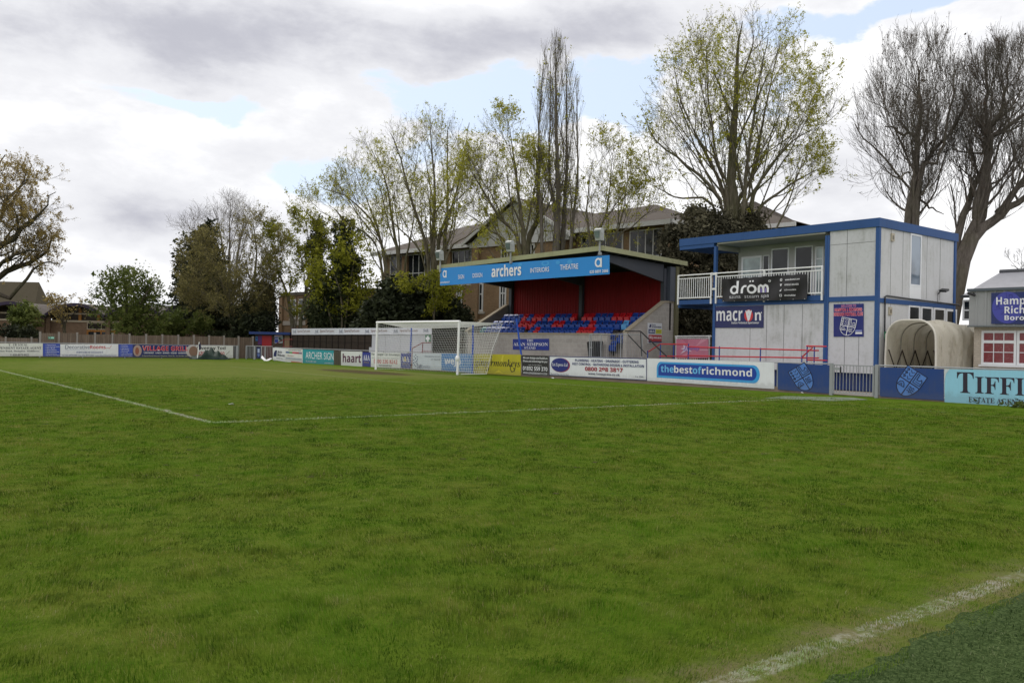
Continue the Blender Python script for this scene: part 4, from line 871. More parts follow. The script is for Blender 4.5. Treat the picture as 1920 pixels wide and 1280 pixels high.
# ------------------------------------------------------------------ red and blue handrails, pink banner on its railing
redr = paint((190, 30, 44), .4, .1); blur = paint((34, 64, 140), .4, .1)
HX = -5.6; A_, B_ = (HX, 0), (HX, 1)
hv = lambda x, y: V(x, y, A_, B_)
def hrail(label, rails, posts):
    rr = thing('handrail', label, 'handrail', hv(*rails[0][0]) * [1, 1, 0], 'red handrails')
    for pts in rails: mb = MB(); mb.tube([hv(*p) for p in pts], .026, redr, 8); mb.build('rail', rr)
    for x, yt in posts:
        p = hv(x, yt); mb = MB(); mb.tube([p, [p[0], p[1], 0.0]], .026, blur, 6); mb.build('post', rr)
hrail('red handrail with blue posts sloping down beside the pink banner', [[(1216, 659), (1238, 645), (1291, 645.5)], [(1236, 668), (1241, 667.5), (1291, 668)]], [(1214.5, 657), (1238.5, 645), (1263.5, 646)])
hrail('long red handrail with blue posts in front of the cabin', [[(1289, 650), (1350, 652), (1535, 657)], [(1289, 666.5), (1350, 668), (1535, 671)]], [(1291, 644), (1349, 649), (1426, 652)])
hrail('short red handrail looped at its end below the welcome sign', [[(1505, 668), (1524, 651), (1512, 648.5), (1550, 649.5)], [(1512, 674.5), (1551, 675.5)]], [(1503.5, 667), (1513.5, 649), (1527, 650), (1550, 650)])
X2 = -8.3; A_, B_ = (X2, 0), (X2, 1)
rr = thing('ground_railing', 'white railing between the stand and the cabin behind the pink banner', 'railing', V(1300, 660, A_, B_) * [1, 1, 0])
mb = MB(); g_ = lambda x, y: V(x, y, A_, B_)
mb.tube([g_(1266, 630.5), g_(1334, 630)], .035, white_metal, 6); mb.tube([g_(1266, 634), g_(1331, 634)], .02, white_metal, 5)
for x in (1268.5, 1330): mb.tube([g_(x, 630), g_(x, 630) * [1, 1, 0]], .04, white_metal, 6)
mb.build('rail_frame', rr)
mb = MB()
for x in np.arange(1271, 1329, 3.4): p = g_(x, 634); mb.tube([p, p * [1, 1, 0] + [0, 0, .3]], .012, white_metal, 4)
mb.build('spindles', rr)
q = pxq(1268.5, 635.5, 671, 1328.5, 635.5, 671, (X2 + .05, 0), (X2 + .05, 1))
pk = (214, 132, 156)
sign('banner', 'pink banner with a purple star on the railing between stand and cabin', q, pk, [('p', [(.0, .0), (.38, .30), (.30, .0)], (226, 150, 172)), ('p', [(1, 1), (.62, .62), (.8, 1)], (226, 160, 180)), ('p', [(.2, 1), (.36, .7), (.4, 1)], (198, 116, 142)),
    ('p', [(.12, .2), (.25, .42), (.14, .5), (.24, .54), (.22, .74), (.32, .58), (.42, .7), (.38, .5), (.5, .34), (.32, .38)], (236, 220, 236)), ('tb', SI('Jfeeny'), .22, .36, .74, .62, (130, 80, 170)), ('t', SI('Jfeeny'), .23, .37, .73, .61, (170, 130, 206)), ('r', .74, .40, 1.0, .43, (232, 200, 214))], cat='banner', th=.015)

# ------------------------------------------------------------------ players' tunnel
TX = -7.25
def tnp(x, y): q_ = V(x, y, (TX, 0), (TX, 1)); return q_[1], q_[2]
yl, yr, zt_ = tnp(1661, 690)[0], tnp(1754, 690)[0], tnp(1705, 600)[1]
canvas, bb = newmat('canvas'); g = bb.n('ShaderNodeNewGeometry').outputs['Position']
n1 = bb.noise(g, 1.6, 7, .65); n2 = bb.noise(scaled(bb, g, 3, 3, .8), 3, 6, .65, .5)
c_ = bb.mix(bb.m('MULTIPLY', bb.ss(n1, .45, .7), bb.ss(n2, .4, .7)), (.74, .69, .58), (.44, .38, .27)); c_ = bb.mix(bb.ss(n2, .6, .8), c_, (.40, .37, .20))
finish(canvas, bb, c_, .8, .2, bump=n2, bstr=.5, bdist=.06, translucent=.30)
rr = thing('tunnel', 'cream canvas players tunnel with a rounded opening beside the cabin', 'tunnel', (TX - 2.5, (yl + yr) / 2, 0))
rad = .62
def hoop(x, dz=0.0, dy=0.0):
    pts = [(x, yl + dy, 0.0), (x, yl - .02 + dy, 1.2)]
    for k in range(9): t = math.pi - k * math.pi / 16; pts.append((x, yl + dy + rad * (1 + math.cos(t)), zt_ - rad * 1.0 + rad * math.sin(t) + dz - .0))
    for k in range(9): t = math.pi / 2 - k * math.pi / 16; pts.append((x, yr + dy - rad * (1 - math.cos(t)), zt_ - rad + rad * math.sin(t) + dz))
    pts += [(x, yr + dy + .02, 1.2), (x, yr + dy, 0.0)]
    return [np.array(p) for p in pts]
NS = 60; L_ = 5.2; base = hoop(TX)
K_ = 6; prof = []
for p, q_ in zip(base[:-1], base[1:]):
    nn = 8 if abs(p[2] - q_[2]) > .5 or abs(p[1] - q_[1]) > .4 else 1
    prof += [p + (q_ - p) * k / nn for k in range(nn)]
prof.append(base[-1]); NPf = len(prof)
vs = []
for i in range(NS + 1):
    s = i / NS; x = TX - L_ * s
    sag = -.10 * abs(math.sin(s * math.pi * 5)) * (.3 + s)
    for k, p in enumerate(prof):
        t = k / (NPf - 1); top = p[2] / zt_
        nz = .05 * math.sin(s * 40 + t * 9) * (.25 + s) + .08 * math.sin(s * 23 - t * 15) * s * top + .035 * math.sin(s * 77 + t * 31) * (.2 + s) + .03 * math.sin(s * 61 - t * 47) * s
        shear = .35 * s * max(0, s - .35)
        y = p[1] + (nz if p[1] > (yl + yr) / 2 else -nz) * .9 + (.16 * math.sin(s * 14 + p[2] * 2.5) * max(0, s - .4) if p[1] > (yl + yr) / 2 else 0)
        vs.append((x, y, max(.02, p[2] + (sag + nz) * top * top - shear * top)))
mb = MB(); mb.add(vs, [(i * NPf + k, i * NPf + k + 1, (i + 1) * NPf + k + 1, (i + 1) * NPf + k) for i in range(NS) for k in range(NPf - 1)], canvas); mb.build('canvas_cover', rr, smooth=True)
pale = paint((222, 216, 204), .4, .1); grey = paint((150, 146, 136), .5, .1)
mb = MB(); mb.tube(hoop(TX + .02), .035, pale, 8); mb.build('front_hoop', rr)
for k in range(1, 6):
    mb = MB(); h_ = hoop(TX - k * .93, -.05); mb.tube([p * [1, 1, 1] + [0, (.05 if p[1] < (yl + yr) / 2 else -.05), -.02] for p in h_], .022, grey, 6); mb.build('hoop', rr)
brn = paint((48, 36, 28), .6, .1)
for side, y in ((0, yl + .08), (1, yr - .08)):
    mb = MB()
    for k in range(5):
        x0, x1 = TX - k * .93 - .02, TX - (k + 1) * .93 - .02
        mb.tube([(x0, y, 1.55), (x1, y, .15)], .022, brn, 5); mb.tube([(x0, y + .012, .15), (x1, y + .012, 1.55)], .022, brn, 5)
    mb.build('lattice', rr)

# ------------------------------------------------------------------ clubhouse on the right and the slate building behind it
KX = -9.35
KH = frame((KX, V(1826, 640, (KX, 0), (KX, 1))[1], 0), (0, 1, 0), (-1, 0, 0))
creamb = brickmat('cream_painted_brick', (.56, .49, .41), (.60, .53, .45), (.47, .41, .34), .225, .075, .012, (0, 1, 0))
rr = thing('clubhouse', 'cream brick clubhouse with grey metal fascia and red curtained windows', 'building', KH(3, 2, 0))
kp = lambda x, y, b_=0: KH.px(x, y, b_)
aw0 = kp(1841, 650)[0]; zs, zh = kp(1850, 683)[1], kp(1850, 620)[1]
mb = MB(); mb.fbox(KH, (0, 0, 0), (9, 6, 2.5), creamb); mb.build('wall', rr)
a_l = kp(1817, 580, -.32)[0]; zt1, zt0 = kp(1830, 545, -.32)[1], kp(1830, 610, -.32)[1]
metal = stainmat('grey_cladding', (.34, .345, .345), (.22, .22, .215), 1.3, .4, .5, True)
mb = MB(); a = a_l; vs = []
for da, dv in [(0, 0)]: pass
aa = a_l
while aa < 9.2:
    for da, dv in ((0, 0), (.20, 0), (.22, .03), (.27, .03)): vs += [KH(aa + da, -.32 - dv, zt0), KH(aa + da, -.32 - dv, zt1)]
    aa += .30
mb.add(vs, [(i, i + 2, i + 3, i + 1) for i in range(0, len(vs) - 2, 2)], metal); mb.build('metal_cladding', rr)
mb = MB(); mb.fbox(KH, (a_l + .01, -.318, zt0 + .01), (9.2, 6.2, zt1 - .01), metal); mb.fbox(KH, (a_l - .04, -.42, zt1 - .02), (9.3, 6.3, zt1 + .07), paint((84, 92, 100), .5, .1)); mb.fbox(KH, (a_l - .02, -.40, zt0 - .05), (9.3, .0, zt0), paint((110, 116, 118), .5, .1)); mb.build('roof', rr)
curt, bb = newmat('red_curtain'); g = bb.n('ShaderNodeNewGeometry').outputs['Position']
wv = bb.noise(scaled(bb, g, 1, 9, .5), 1.5, 3, .5); n1 = bb.noise(g, 3.0, 4, .5, 2.0); l_ = bb.ss(bb.m('ABSOLUTE', bb.m('SUBTRACT', n1, .5)), .0, .02, 1, 0)
finish(curt, bb, bb.mix(bb.m('MULTIPLY', l_, .35), bb.mix(wv, (.16, .008, .014), (.25, .02, .03)), (.42, .25, .28)), .3, .8)
w1 = kp(1906.5, 650)[0] - aw0
for k in range(3):
    a0 = aw0 + k * (w1 + .02)
    mb = MB(); fw = .075
    z_mid = kp(1850, 640.5)[1]
    mb.fbox(KH, (a0, -.05, zs), (a0 + fw, 0, zh), upvc); mb.fbox(KH, (a0 + w1 - fw, -.05, zs), (a0 + w1, 0, zh), upvc)
    mb.fbox(KH, (a0 + fw, -.05, zs), (a0 + w1 - fw, 0, zs + fw), upvc); mb.fbox(KH, (a0 + fw, -.05, zh - fw), (a0 + w1 - fw, 0, zh), upvc); mb.fbox(KH, (a0 + fw, -.055, z_mid - .05), (a0 + w1 - fw, 0, z_mid + .05), upvc)
    for t in (1 / 3, 2 / 3):
        x = a0 + fw + (w1 - 2 * fw) * t; mb.fbox(KH, (x - .012, -.04, zs + fw), (x + .012, 0, z_mid - .05), upvc); mb.fbox(KH, (x - .012, -.04, z_mid + .05), (x + .012, 0, zh - fw), upvc)
    z = (zs + fw + z_mid) / 2; 
    for t in range(3):
        x0 = a0 + fw + (w1 - 2 * fw) * t / 3 + .012; x1 = a0 + fw + (w1 - 2 * fw) * (t + 1) / 3 - .012; mb.fbox(KH, (x0, -.04, z - .012), (x1, 0, z + .012), upvc)
    o = mb.build('window', rr)
    mb = MB(); mb.fbox(KH, (a0 + .03, -.02, zs + .03), (a0 + w1 - .03, -.003, zh - .03), curt); mb.build('pane', o)
mb = MB(); mb.fbox(KH, (aw0 - .06, -.1, zs - .07), (9, 0.0, zs - .003), upvc); mb.build('window_sill', rr)
A_, B_ = KH(0, -.36, 0), KH(1, -.36, 0)
q = pxq(1859, 549, 607, 2062, 541.5, 608.5, A_, B_); asp = 2.35
sign('clubhouse_sign', 'navy Hampton Richmond club sign with a round purple crest on the metal fascia', q, (28, 44, 104), [
    ('e', .160, .52, .150, .50, (70, 74, 164)), ('l', [(.03, .45), (.28, .58)], .005, .014, (48, 50, 130)), ('l', [(.18, .06), (.15, .98)], .005, .014, (48, 50, 130)),
    ('l', [(.045, .78), (.068, .84), (.075, .76)], .006, .02, (48, 50, 130)), ('l', [(.045, .64), (.068, .70), (.075, .62)], .006, .02, (48, 50, 130)), ('l', [(.05, .52), (.075, .58), (.083, .5)], .006, .02, (48, 50, 130)), ('l', [(.18, .70), (.18, .92), (.21, .92), (.21, .76), (.25, .76), (.25, .7)], .005, .016, (48, 50, 130)), ('l', [(.10, .3), (.13, .38), (.165, .36), (.18, .28)], .005, .016, (48, 50, 130)),
    ('t', B('Hampton &'), .052, .535, .60, .85, WHITE), ('t', B('Richmond'), .135, .33, .62, .565, WHITE), ('t', B('Borough FC'), .135, .07, .62, .28, WHITE)], cat='sign')
rr = thing('security_camera', 'small black security camera at the corner of the clubhouse fascia', 'camera', KH(kp(1824, 553, -.36)[0], -.4, kp(1824, 553, -.36)[1]))
a, z = kp(1824, 552, -.4); mb = MB(); mb.tube([KH(a - .12, -.52, z + .05), KH(a + .12, -.48, z - .04)], .045, blk, 8); mb.build('camera_body', rr); mb = MB(); mb.tube([KH(a, -.48, z), KH(a, -.33, z + .05)], .02, blk, 5); mb.build('bracket', rr)
# slate building
slate = stainmat('pale_slate', (.40, .40, .43), (.30, .30, .32), 2.5, .5, .6, False, .2)
BX = -21.0; SB = frame((BX, 17.5, 0), (0, 1, 0), (-1, 0, 0))
rr = thing('slate_roofed_hall', 'low cream hall with a pale slate roof behind the clubhouse', 'building', SB(6, 3, 0))
sp = lambda x, y, b_=0: SB.px(x, y, b_)
ze = sp(1815, 551)[1]; zr = sp(1815, 514, 4)[1]
mb = MB(); mb.fbox(SB, (-1.2, 0, 0), (16, 8, ze - .05), paint((196, 184, 168), .8, .2)); mb.build('wall', rr)
mb = MB(); mb.add([SB(-1.5, -.25, ze - .1), SB(16, -.25, ze - .1), SB(16, 4, zr), SB(-1.5, 4, zr), SB(-1.5, 8.25, ze - .1), SB(16, 8.25, ze - .1), SB(-1.5, -.25, ze - .2), SB(16, -.25, ze - .2)], [(0, 1, 2, 3), (3, 2, 5, 4), (6, 7, 1, 0)], slate)
mb.tube([SB(-1.5, 4, zr + .04), SB(16, 4, zr + .04)], .12, paint((90, 92, 96), .7, .2), 6); mb.fbox(SB, (-1.5, -.33, ze - .2), (16, -.25, ze - .07), paint((60, 62, 66))); mb.build('roof', rr)
a0 = sp(1805, 580)[0]; winpart(rr, SB, a0, a0 + 1.2, sp(1810, 601)[1], sp(1810, 562)[1], 0, glass, 1, (.5,), .09)
# ------------------------------------------------------------------ dark pavilion with the turf sign, red-doored hut, fences
PV = frame((-2.95, 0, 0), BU, (-BU[1], BU[0], 0))
pb = 3.0
pl = PV.px(548, 627, pb)[0]; pm_ = PV.px(697, 640, pb)[0]; pr_ = PV.px(809, 640, pb)[0]
panelw = woodmat('dark_fence_panel', (.030, .022, .017), (.055, .040, .030), .11, 'u', tuple(BU))
zb1, zb0 = 2.32, 1.88
r = thing('shelter', 'long dark timber shelter with a white sign board along its top', 'shelter', PV((pl + pr_) / 2, pb + 1, 0))
mb = MB(); mb.fbox(PV, (pl, pb, 0), (pm_, pb + .08, 1.93), panelw)
for k in range(14):
    a = pl + (pm_ - pl) * k / 13; mb.fbox(PV, (a - .04, pb - .03, 0), (a + .04, pb - .002, 1.9), woodmat('dark_post', (.022, .017, .014), (.035, .027, .021), .3, 'z', tuple(BU)))
mb.build('timber_front', r)
mb = MB(); mb.fbox(PV, (pl - .15, pb - .02, 0), (pl - .002, pb + 2.4, 2.35), paint((62, 28, 26), .8, .3)); mb.fbox(PV, (pl - .1, pb + .1, 2.0), (pr_, pb + 2.4, 2.2), darktimber); mb.fbox(PV, (pl, pb + 2.3, 0), (pr_, pb + 2.4, 2.0), darktimber); mb.build('frame', r)
pw = stainmat('white_board', (.50, .51, .54), (.34, .35, .36), 1.0, .4, .6, True)
mb = MB(); mb.fbox(PV, (pm_, pb - .02, .2), (pr_, pb + .08, 1.93), pw); mb.fbox(PV, (pm_ - .2, pb - .06, .2), (pm_ + .8, pb - .022, 1.1), pw)
for z in (.72,): mb.fbox(PV, (pm_ + .1, pb - .024, z), (pr_, pb - .0205, z + .015), seam)
for a in (pm_ + 1.6, pm_ + 3.2, pr_ - 1.9): mb.fbox(PV, (a, pb - .024, .75), (a + .012, pb - .0205, 1.9), seam)
mb.build('white_panel', r)
q = pxq(547.5, 616, 627.5, 810, 614, 626.5, PV(0, pb - .05, 0), PV(1, pb - .05, 0))
its = []
for k in range(5):
    s = .012 + k * .178 + .012 * k; w = .028; its += [('t', SI('SvK'), s, .32, s + w, .76, (84, 92, 116)), ('r', s - .004, .22, s + w + .006, .26, (170, 176, 190))]
    its += [('tb', 'SportsTurf.com', s + .04, .28, s + .148, .80, (150, 128, 124))]
its += [('t', SI('SvK'), .953, .34, .985, .80, (84, 92, 116))]
sign('shelter_sign', 'white sportsturf.com sign repeated along the top of the dark shelter', q, (214, 216, 224), its, th=.03, cat='sign')
q = pxq(798, 627.5, 642.5, 807.5, 627, 642.5, PV(0, pb - .03, 0), PV(1, pb - .03, 0))
sign('first_aid_sign', 'green first aid sign with a white cross on the white shelter end', q, (16, 110, 70), [('r', .32, .18, .68, .85, WHITE), ('r', .12, .38, .88, .66, WHITE), ('r', .0, 0, 1, .1, WHITE), ('t', B('First aid'), .15, .02, .85, .09, (20, 90, 60))], cat='sign')
A_, B_ = PV(0, pb - 1.0, 0), PV(1, pb - 1.0, 0); hv = lambda x, y: V(x, y, A_, B_)
redd = paint((120, 32, 34), .5, .2)
def hrail2(label, rails, posts):
    rr = thing('handrail', label, 'handrail', hv(*rails[0][0]) * [1, 1, 0], 'red handrails')
    for pts in rails: mb = MB(); mb.tube([hv(*p) for p in pts], .028, redd, 6); mb.build('rail', rr)
    for x, yt in posts: p = hv(x, yt); mb = MB(); mb.tube([p, p * [1, 1, 0]], .028, redd, 6); mb.build('post', rr)
hrail2('dark red handrail at the white end of the shelter behind the goal net', [[(773, 653), (792, 642.5), (808, 642)], [(788, 661), (793, 658.5), (809, 658.5)]], [(773, 653), (792.5, 642.5)])
hrail2('red handrail between the red doored hut and the dark shelter', [[(519, 643.5), (532, 636.5), (548, 636)], [(530, 650), (548, 649.5)]], [(532, 637)])
# dark timber screen between shelter and stand
r = thing('timber_screen', 'dark slatted screen between the shelter and the stand seen through the net', 'fence', PV(-4.5, 5, 0), kind='thing')
mb = MB(); a0, a1 = PV.px(806, 640, 4.4)[0], PV.px(905, 640, 4.4)[0]
mb.fbox(PV, (a0, 4.4, 0), (a1, 4.5, 1.9), panelw); mb.build('slat_panel', r)
mb = MB(); mb.fbox(PV, (a0, 4.2, 0), (a1, 4.39, .62), concrete); mb.build('low_wall', r)

# hut
hd_ = 67.0; hl_, hr_ = D(477, 640, hd_), D(541, 640, hd_); hu = (hr_ - hl_) * [1, 1, 0]; hw = np.linalg.norm(hu); hu = hu / hw
HT = frame((hl_[0], hl_[1], 0), hu, (-hu[1], hu[0], 0))
if (HT.v @ (CAM - HT.o)) > 0: HT = frame((hl_[0], hl_[1], 0), hu, (hu[1], -hu[0], 0))
hp = lambda x, y: HT.px(x, y, 0)
hz = lambda x, y: HT.px(x, y, 0)[1]
r = thing('turnstile_hut', 'small timber hut with a blue flat roof and a red door by the far gate', 'hut', HT(hw / 2, 1.2, 0))
zt2 = hz(510, 627)
mb = MB(); mb.fbox(HT, (0, 0, 0), (hw, 2.6, zt2), woodmat('hut_boards', (.085, .062, .048), (.13, .098, .075), .19, 'u', tuple(hu))); mb.build('wall', r)
mb = MB(); mb.fbox(HT, (-.3, -.45, zt2), (hw + .2, 2.9, hz(510, 622.3)), paint((30, 56, 116), .6, .2)); mb.build('roof', r)
mb = MB(); a0, a1 = hp(491.5, 640)[0], hp(509.5, 640)[0]; mb.fbox(HT, (a0, -.06, 0), (a1, -.002, hz(500, 629)), paint((160, 20, 32), .5, .15)); mb.build('door', r)
mb = MB(); a0, a1 = hp(484, 640)[0], hp(491, 640)[0]; mb.fbox(HT, (a0, -.04, hz(487, 646)), (a1, -.002, hz(487, 628.5)), paint((96, 44, 110), .6, .2)); mb.build('shutter', r)
mb = MB(); a0, a1 = hp(534, 640)[0], hp(543, 640)[0]; mb.fbox(HT, (a0, -.05, 0), (a1, -.003, zt2 - .05), paint((150, 124, 96), .8, .3)); mb.build('corner_panel', r)
A_, B_ = HT(0, -.04, 0), HT(1, -.04, 0)
sign('poster_board', 'white framed notice with a navy panel on the hut beside the red door', pxq(515, 628, 643.5, 530, 628, 642.5, A_, B_), (196, 206, 214), [('r', .02, .06, .45, .78, (36, 62, 150)), ('r', .05, .84, .9, .94, (206, 140, 160)), ('r', .5, .1, .97, .78, (120, 140, 130)), ('e', .65, .55, .12, .16, (30, 34, 40)), ('e', .82, .35, .12, .16, (40, 44, 44)), ('t', B('FIXTURES'), .06, .5, .41, .62, WHITE)], cat='sign')
sign('poster_board', 'small blue notice on the left wall of the hut', pxq(479, 630.5, 639, 483.5, 630.5, 639, A_, B_), (52, 110, 168), [('r', .2, .5, .8, .75, (20, 50, 90))], cat='sign')
# far gate in the corner
cA, cB = G(446, 672.5), G(512, 674.5)
FG = frame(cA * [1, 1, 0], (cB - cA) / np.linalg.norm(cB - cA) * [1, 1, 0], np.array([-(cB - cA)[1], (cB - cA)[0], 0]) / np.linalg.norm(cB - cA))
fx = lambda x: FG.px(x, 660, 0)[0]
r = thing('corner_gate', 'grey mesh gate and side panels in the far corner of the ground', 'gate', FG(fx(478), 0, 0))
for x in (445.5, 462, 478, 490.5, 497.5):
    a = fx(x); w = .07 if x in (445.5, 478) else .04; mb = MB(); mb.fbox(FG, (a - w, -w, 0), (a + w, w, .98), steel); mb.build('gate_post', r)
mb = MB(); mb.tube([FG(fx(461), 0, .96), FG(fx(511.5), 0, .96)], .03, steel, 6); mb.build('rail', r)
meshm = stainmat('dark_mesh', (.06, .058, .055), (.03, .03, .03), 2, .4, .8, False)
redmesh = stainmat('red_mesh', (.10, .035, .035), (.06, .03, .03), 2, .4, .8, False)
for x0, x1, mm in ((437.5, 444.8, meshm), (462.6, 477.4, meshm), (491.2, 511.2, redmesh)):
    mb = MB(); mb.fbox(FG, (fx(x0), .0, .08), (fx(x1), .02, .92), mm)
    for a in np.arange(fx(x0) + .1, fx(x1), .13): mb.fbox(FG, (a - .012, -.02, .08), (a + .012, -.002, .92), steel)
    mb.build('mesh_infill', r)
sign('gate_sign', 'narrow navy board with a white shield in the far corner gate', pxq(481.5, 650.5, 671.5, 489, 650.8, 672, FG(0, -.03, 0), FG(1, -.03, 0)), (26, 38, 88), [('r', .25, .5, .75, .85, (170, 184, 210)), ('p', [(.2, .42), (.8, .42), (.78, .25), (.5, .12), (.22, .25)], (96, 116, 170))], cat='sign')

# timber fence behind the far barrier
FN = frame((0, -29.6, 0), (-1, 0, 0), (0, -1, 0))
fencew = woodmat('weathered_fence', (.165, .122, .090), (.23, .178, .135), .14, 'z', (1, 0, 0))
for x0, x1, y0, lab in ((-60, 21, 633, None), (78, 486, 631, None)):
    pass
fa, fb_ = FN.px(75, 640, 0)[0], FN.px(474, 640, 0)[0]
r = thing('timber_fence', 'weathered grey brown timber fence with concrete posts behind the far adverts', 'fence', FN((fa + fb_) / 2, 0, 0), kind='thing')
ztf = lambda a: 1.72 if a < fb_ - 6 else 1.66
mb = MB(); n = 13
for k in range(n):
    a0 = fa + (fb_ - fa) * k / n; a1 = fa + (fb_ - fa) * (k + 1) / n; mb.fbox(FN, (a0 + .06, 0, 0), (a1 - .06, .05, 1.58 + .1 * math.sin(k * 2.1) * .5), fencew)
mb.build('fence_boards', r)
for k in range(n + 1):
    a = fa + (fb_ - fa) * k / n; mb = MB(); mb.fbox(FN, (a - .06, -.04, 0), (a + .06, .08, 1.68), concrete); mb.build('fence_post', r)
r = thing('low_fence', 'low pale boarded fence behind the estate agent board at the far left', 'fence', FN(fa - 4, 0, 0), kind='thing')
mb = MB(); mb.fbox(FN, (fa - 14, .05, 0), (fa - .1, .1, 1.22), fencew)
for k in range(10): a = fa - 14 + k * 1.5; mb.fbox(FN, (a - .05, -.02, 0), (a + .05, .048, 1.3), concrete)
mb.build('fence_boards', r)
sign('exit_sign', 'small green exit sign on the timber fence', pxq(90.5, 631, 635.2, 101.5, 631.3, 635.4, FN(0, -.04, 0), FN(1, -.04, 0)), (120, 196, 170), [('r', .04, .1, .36, .9, (40, 120, 90)), ('p', [(.1, .3), (.2, .8), (.3, .4)], WHITE), ('r', .45, .4, .9, .7, (214, 234, 226))], cat='sign')

# ------------------------------------------------------------------ school building behind the stand
brick = brickmat('yellow_brown_brick', (.235, .142, .072), (.30, .192, .105), (.27, .215, .15), .225, .075, .010, tuple(SU))
stone = stainmat('pale_stone', (.48, .44, .38), (.28, .25, .2), 1.2, .5, .85, True)
slateb = stainmat('brown_slate', (.105, .088, .076), (.07, .06, .052), 1.8, .6, .8, True, .2)
wf = paint((214, 214, 212), .5, .2)
SC = frame(P0 + SV * 14, SU, SV)
r = thing('school_building', 'long brown brick school with slate roof and a white gable behind the stand', 'building', SC(-20, 6, 0))
sx = lambda x, y, b_=0: SC.px(x, y, b_)
Lw, Rw = -43.2, 0.8; GB0, GB1 = -15.6, -6.6      # gabled bay
zeL = 9.0
mb = MB(); mb.fbox(SC, (-27.5, 0, 0), (GB0, 11, zeL), brick); mb.fbox(SC, (GB1, 0, 0), (Rw, 8.6, 9.3), brick); mb.fbox(SC, (GB0, -.8, 0), (GB1, 11, 9.0), brick)
mb.fbox(SC, (Lw, -.4, 0), (-27.55, 10, 5.9), brick); mb.build('wall', r)
mb = MB()       # stone bands, pilasters
for a0, a1, b_, z in ((Lw - .05, -27.55, -.46, 3.05), (-27.5, GB0, -.06, 3.05), (GB0 - .05, GB1 + .05, -.86, 3.05), (GB1, Rw + .05, -.06, 3.05)):
    mb.fbox(SC, (a0, b_, z - .18), (a1, b_ + .055, z + .22), stone)
mb.fbox(SC, (Lw - .1, -.55, 5.75), (-27.55, -.402, 6.0), stone)
mb.build('stone_band', r)
for a in (-42.9, -38.2, -33.5, -28.6): mb = MB(); mb.fbox(SC, (a - .3, -.55, 0), (a + .3, -.402, 5.7), brick); mb.build('pilaster', r)
for a, b_ in ((GB0 + .35, -.8), (GB1 - .35, -.8), (-19.2, 0), (-24.5, 0)): mb = MB(); mb.fbox(SC, (a - .35, b_ - .22, 0), (a + .35, b_ - .002, 8.6), brick); mb.build('pilaster', r)
def roofm(name, pts, faces, mm=slateb): mb = MB(); mb.add([SC(*p) for p in pts], faces, mm); return mb.build(name, r)
zr_ = 11.0
roofm('roof', [(-28.2, -.7, zeL), (GB0 + 3, -.7, zeL), (GB0 + 3, 12, zeL), (-28.2, 12, zeL), (-23.5, 5.6, zr_ + .6), (GB0 + 3, 5.6, zr_ + 1.0)], [(0, 1, 5, 4), (2, 3, 4, 5), (3, 0, 4)])
roofm('roof', [(GB1 - 4, -.7, 9.25), (Rw + .9, -.7, 9.35), (Rw + .9, 9, 9.35), (GB1 - 4, 9, 9.25), (Rw - 3.6, 4.2, 11.3), (GB1 - 4, 4.2, 11.1)], [(0, 1, 4, 5), (1, 2, 4), (2, 3, 5, 4)])
roofm('roof', [(Lw - .3, -.8, 5.95), (-27.4, -.8, 5.95), (-27.4, 10, 6.6), (Lw - .3, 10, 6.6)], [(0, 1, 2, 3)])
gm_ = (GB0 + GB1) / 2; zap = 11.9
roofm('roof', [(GB0 - .7, -1.3, 8.9), (gm_, -1.3, zap), (gm_, 9, zap), (GB0 - .7, 9, 8.9), (GB1 + .7, -1.3, 8.9), (GB1 + .7, 9, 8.9)], [(0, 1, 2, 3), (1, 4, 5, 2)])
gw = stainmat('white_gable', (.60, .60, .60), (.40, .40, .38), .8, .4, .7, True)
mb = MB(); mb.add([SC(GB0 - .3, -.9, 8.95), SC(GB1 + .3, -.9, 8.95), SC(gm_, -.9, zap - .12)], [(0, 1, 2)], gw); mb.fbox(SC, (GB0 - .35, -.95, 8.6), (GB1 + .35, -.805, 8.949), gw); mb.build('gable', r)
mb = MB()
for a0, a1, z in ((-28.3, GB0 - .05, zeL), (GB1 + .05, Rw + 1.0, 9.3)): mb.fbox(SC, (a0, -.85, z - .28), (a1, -.702, z + .02), wf)
mb.fbox(SC, (Rw + .9, -.85, 9.05), (Rw + 1.0, 9, 9.33), wf)
for s_ in (-1, 1):
    e = GB0 - .8 if s_ < 0 else GB1 + .8
    mb.hexa([SC(e, -1.38, 8.72), SC(gm_, -1.38, zap - .15), SC(gm_, -1.302, zap - .15), SC(e, -1.302, 8.72), SC(e, -1.38, 8.98), SC(gm_, -1.38, zap + .1), SC(gm_, -1.302, zap + .1), SC(e, -1.302, 8.98)], wf)
mb.build('eaves', r)
mb = MB()
for a0, a1 in ((-27.6, GB0 - .2), (GB1 + .2, Rw)): mb.fbox(SC, (a0, -.04, 5.9), (a1, -.003, 6.15), stone)
mb.build('sill_band', r)
